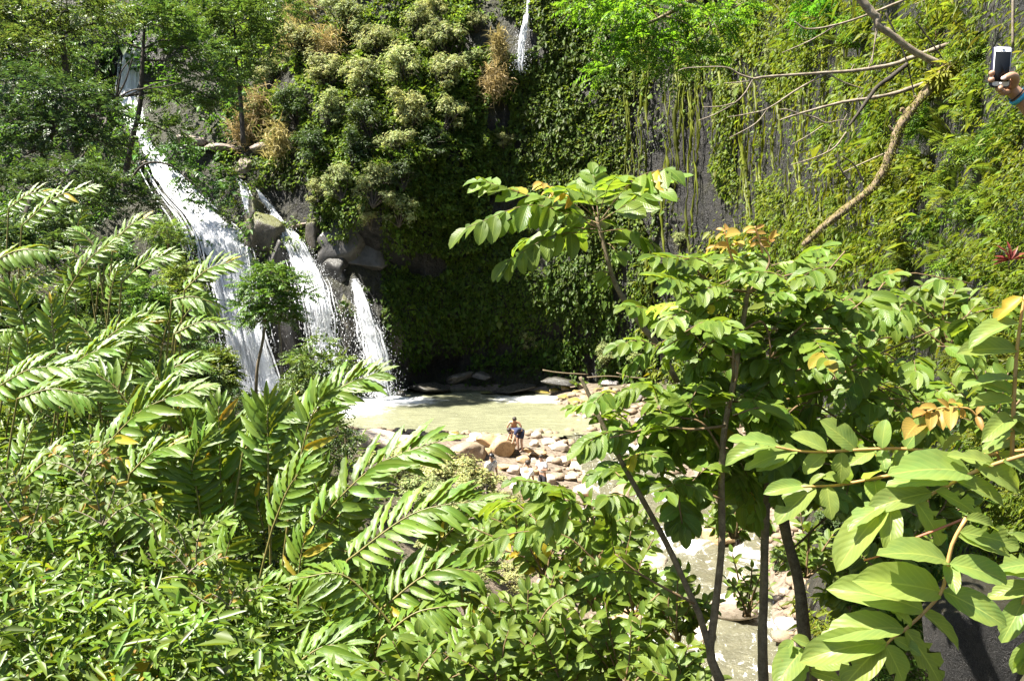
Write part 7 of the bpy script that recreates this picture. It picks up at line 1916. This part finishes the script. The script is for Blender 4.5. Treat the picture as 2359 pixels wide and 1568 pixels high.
# forearm, wrist, palm: one surface with upper arm and shoulder continuing out of the frame
pts = [Z(1330, 1080, .045), Z(1440, 1190, .05), Z(1560, 1330, .05), Z(1700, 1490, .06), Z(2000, 1750, .08), Z(2500, 2250, .1), Z(3300, 2800, .1), Z(4000, 1700, .1),
       Z(1235, 1000, .05), Z(1150, 1010, .06)]
skin_mesh('arm', pts, [(0, 1), (1, 2), (2, 3), (3, 4), (4, 5), (5, 6), (6, 7), (0, 8), (8, 9)],
          [(.024, .020), (.0235, .0215), (.0225, .0225), .0255, .031, .037, .044, .055, (.026, .017), (.020, .013)], M['skin_tan'], hr, root=0)
# thumb crosses the screen from the right; four fingers come round the back
def finger(nm, p, rads):
    return skin_mesh(nm, p, [(i, i + 1) for i in range(len(p) - 1)], rads, M['skin_tan'], hr, root=0)
finger('thumb', [Z(1330, 1060, .03), Z(1400, 930, .012), Z(1410, 850, -.004), Z(1330, 805, -.016), Z(1240, 850, -.020), Z(1160, 888, -.018)], [.0155, .0145, .0125, .0105, .0105, .0085])
finger('finger', [Z(1290, 960, .05), Z(1120, 850, .048), Z(985, 800, .035), Z(948, 775, .012), Z(965, 775, -.008)], [.012, .0115, .010, .0095, .0085])
finger('finger', [Z(1280, 1000, .05), Z(1120, 930, .05), Z(985, 905, .037), Z(935, 900, .012), Z(958, 905, -.009)], [.0125, .012, .0105, .0098, .0085])
finger('finger', [Z(1270, 1060, .045), Z(1150, 1080, .040), Z(1070, 1075, .022), Z(1100, 1066, .000), Z(1165, 1066, -.008)], [.0125, .0115, .0105, .0095, .0082])
finger('finger', [Z(1290, 1110, .045), Z(1180, 1150, .035), Z(1120, 1130, .018), Z(1150, 1115, .004), Z(1210, 1120, -.002)], [.0115, .0105, .0095, .0085, .0075])
th = ellip('thumb_nail', Z(1180, 868, -.0265), (.0065, .009, .0022), M['nail'], hr, frame(Z(1160, 888) - Z(1240, 850), (0, -1, .3)), 8)
# wristband and dark cord
def ring(name, c, axis, rad, w, mat, parent, n=28, thick=.003):
    F3 = frame(axis, (0, -1, .2)); mbv, mbf = [], []
    for i in range(n):
        a = 2 * math.pi * i / n
        rd = F3[:, 0] * math.cos(a) + F3[:, 2] * math.sin(a)
        for (rr, ww) in ((rad, -w), (rad, w), (rad + thick, w), (rad + thick, -w)):
            mbv.append(c + rd * rr + F3[:, 1] * ww)
    for i in range(n):
        j = (i + 1) % n
        for k in range(4):
            l = (k + 1) % 4
            mbf.append((i * 4 + k, i * 4 + l, j * 4 + l, j * 4 + k))
    return put(name, mesh_np(name, np.array(mbv), mbf, mats=(mat,)), parent)
M['band'] = plain_mat('blue_wristband', (0.02, 0.30, 0.50), (0.08, 0.45, 0.62), 120, 0.55, 0.3)
ax = Z(1560, 1330) - Z(1330, 1080)
ring('wristband', Z(1475, 1225, .05), ax + Z(0, 0) - Z(0, 60), .0262, .0065, M['band'], hr)
ring('cord', Z(1425, 1170, .05), ax + Z(0, 0) - Z(0, 60), .0252, .0020, M['black'], hr, thick=.002)

# phone: white front, dark case, black screen, home button, speaker slot
M['phone_white'] = plain_mat('white_phone_glass', (0.80, 0.80, 0.80), rough=0.15)
M['screen'] = plain_mat('dark_phone_screen', (0.010, 0.011, 0.012), rough=0.25, spec=0.15)
M['case'] = plain_mat('navy_phone_case', (0.012, 0.012, 0.035), rough=0.5)
c_ = (Z(1170, 320) + Z(1115, 985)) / 2
yax = nrm(Z(1175, 270) - Z(1115, 1030)); xax = nrm(Z(1330, 330) - Z(1030, 290)); xax = nrm(xax - yax * np.dot(xax, yax))
nax = np.cross(xax, yax)
if nax[1] > 0: nax = -nax
Lp = np.linalg.norm(Z(1178, 272) - Z(1117, 1032)); Wp = Lp * .445
ph = empty('phone', c_ + o0, 'white-fronted phone in a dark case held up at the right edge', 'phone')
def rounded(name, hw, hh, rad, z0, z1, mat, parent, off=(0, 0), n=6):
    out = []
    for (sx, sy, a0) in ((1, 1, 0), (-1, 1, 90), (-1, -1, 180), (1, -1, 270)):
        for i in range(n + 1):
            a = R(a0 + 90 * i / n)
            out.append((off[0] + sx * (hw - rad) + rad * math.cos(a), off[1] + sy * (hh - rad) + rad * math.sin(a)))
    m = len(out); o2 = np.array(out)
    def w(z): return o2[:, :1] * xax + o2[:, 1:] * yax + z * nax
    v = np.concatenate((w(z0), w(z1)))
    f = [tuple(range(m)), tuple(range(m, 2 * m))] + [(i, (i + 1) % m, m + (i + 1) % m, m + i) for i in range(m)]
    o = put(name, mesh_np(name, v, f, mats=(mat,), smooth=False), parent)
    import bmesh
    bm = bmesh.new(); bm.from_mesh(o.data); bmesh.ops.recalc_face_normals(bm, faces=bm.faces); bm.to_mesh(o.data); bm.free()
    return o
rounded('case', Wp / 2 * 1.07, Lp / 2 * 1.035, Wp * .17, -.010, .0005, M['case'], ph)
rounded('front', Wp / 2 * .98, Lp / 2 * .985, Wp * .15, -.002, .0015, M['phone_white'], ph)
rounded('screen', Wp / 2 * .90, Lp / 2 * .755, .0012, .0005, .0022, M['screen'], ph)
rounded('home_button', Wp * .085, Wp * .085, Wp * .084, .0005, .0021, M['phone_white'], ph, (0, -Lp * .435))
rounded('home_button_ring', Wp * .1, Wp * .1, Wp * .099, .0005, .0018, M['grey_cloth'], ph, (0, -Lp * .435))
rounded('speaker_slot', Wp * .085, Wp * .013, Wp * .012, .0005, .0022, M['screen'], ph, (0, Lp * .437))
rounded('camera_lens', Wp * .016, Wp * .016, Wp * .0155, .0005, .0022, M['screen'], ph, (-Wp * .16, Lp * .437))
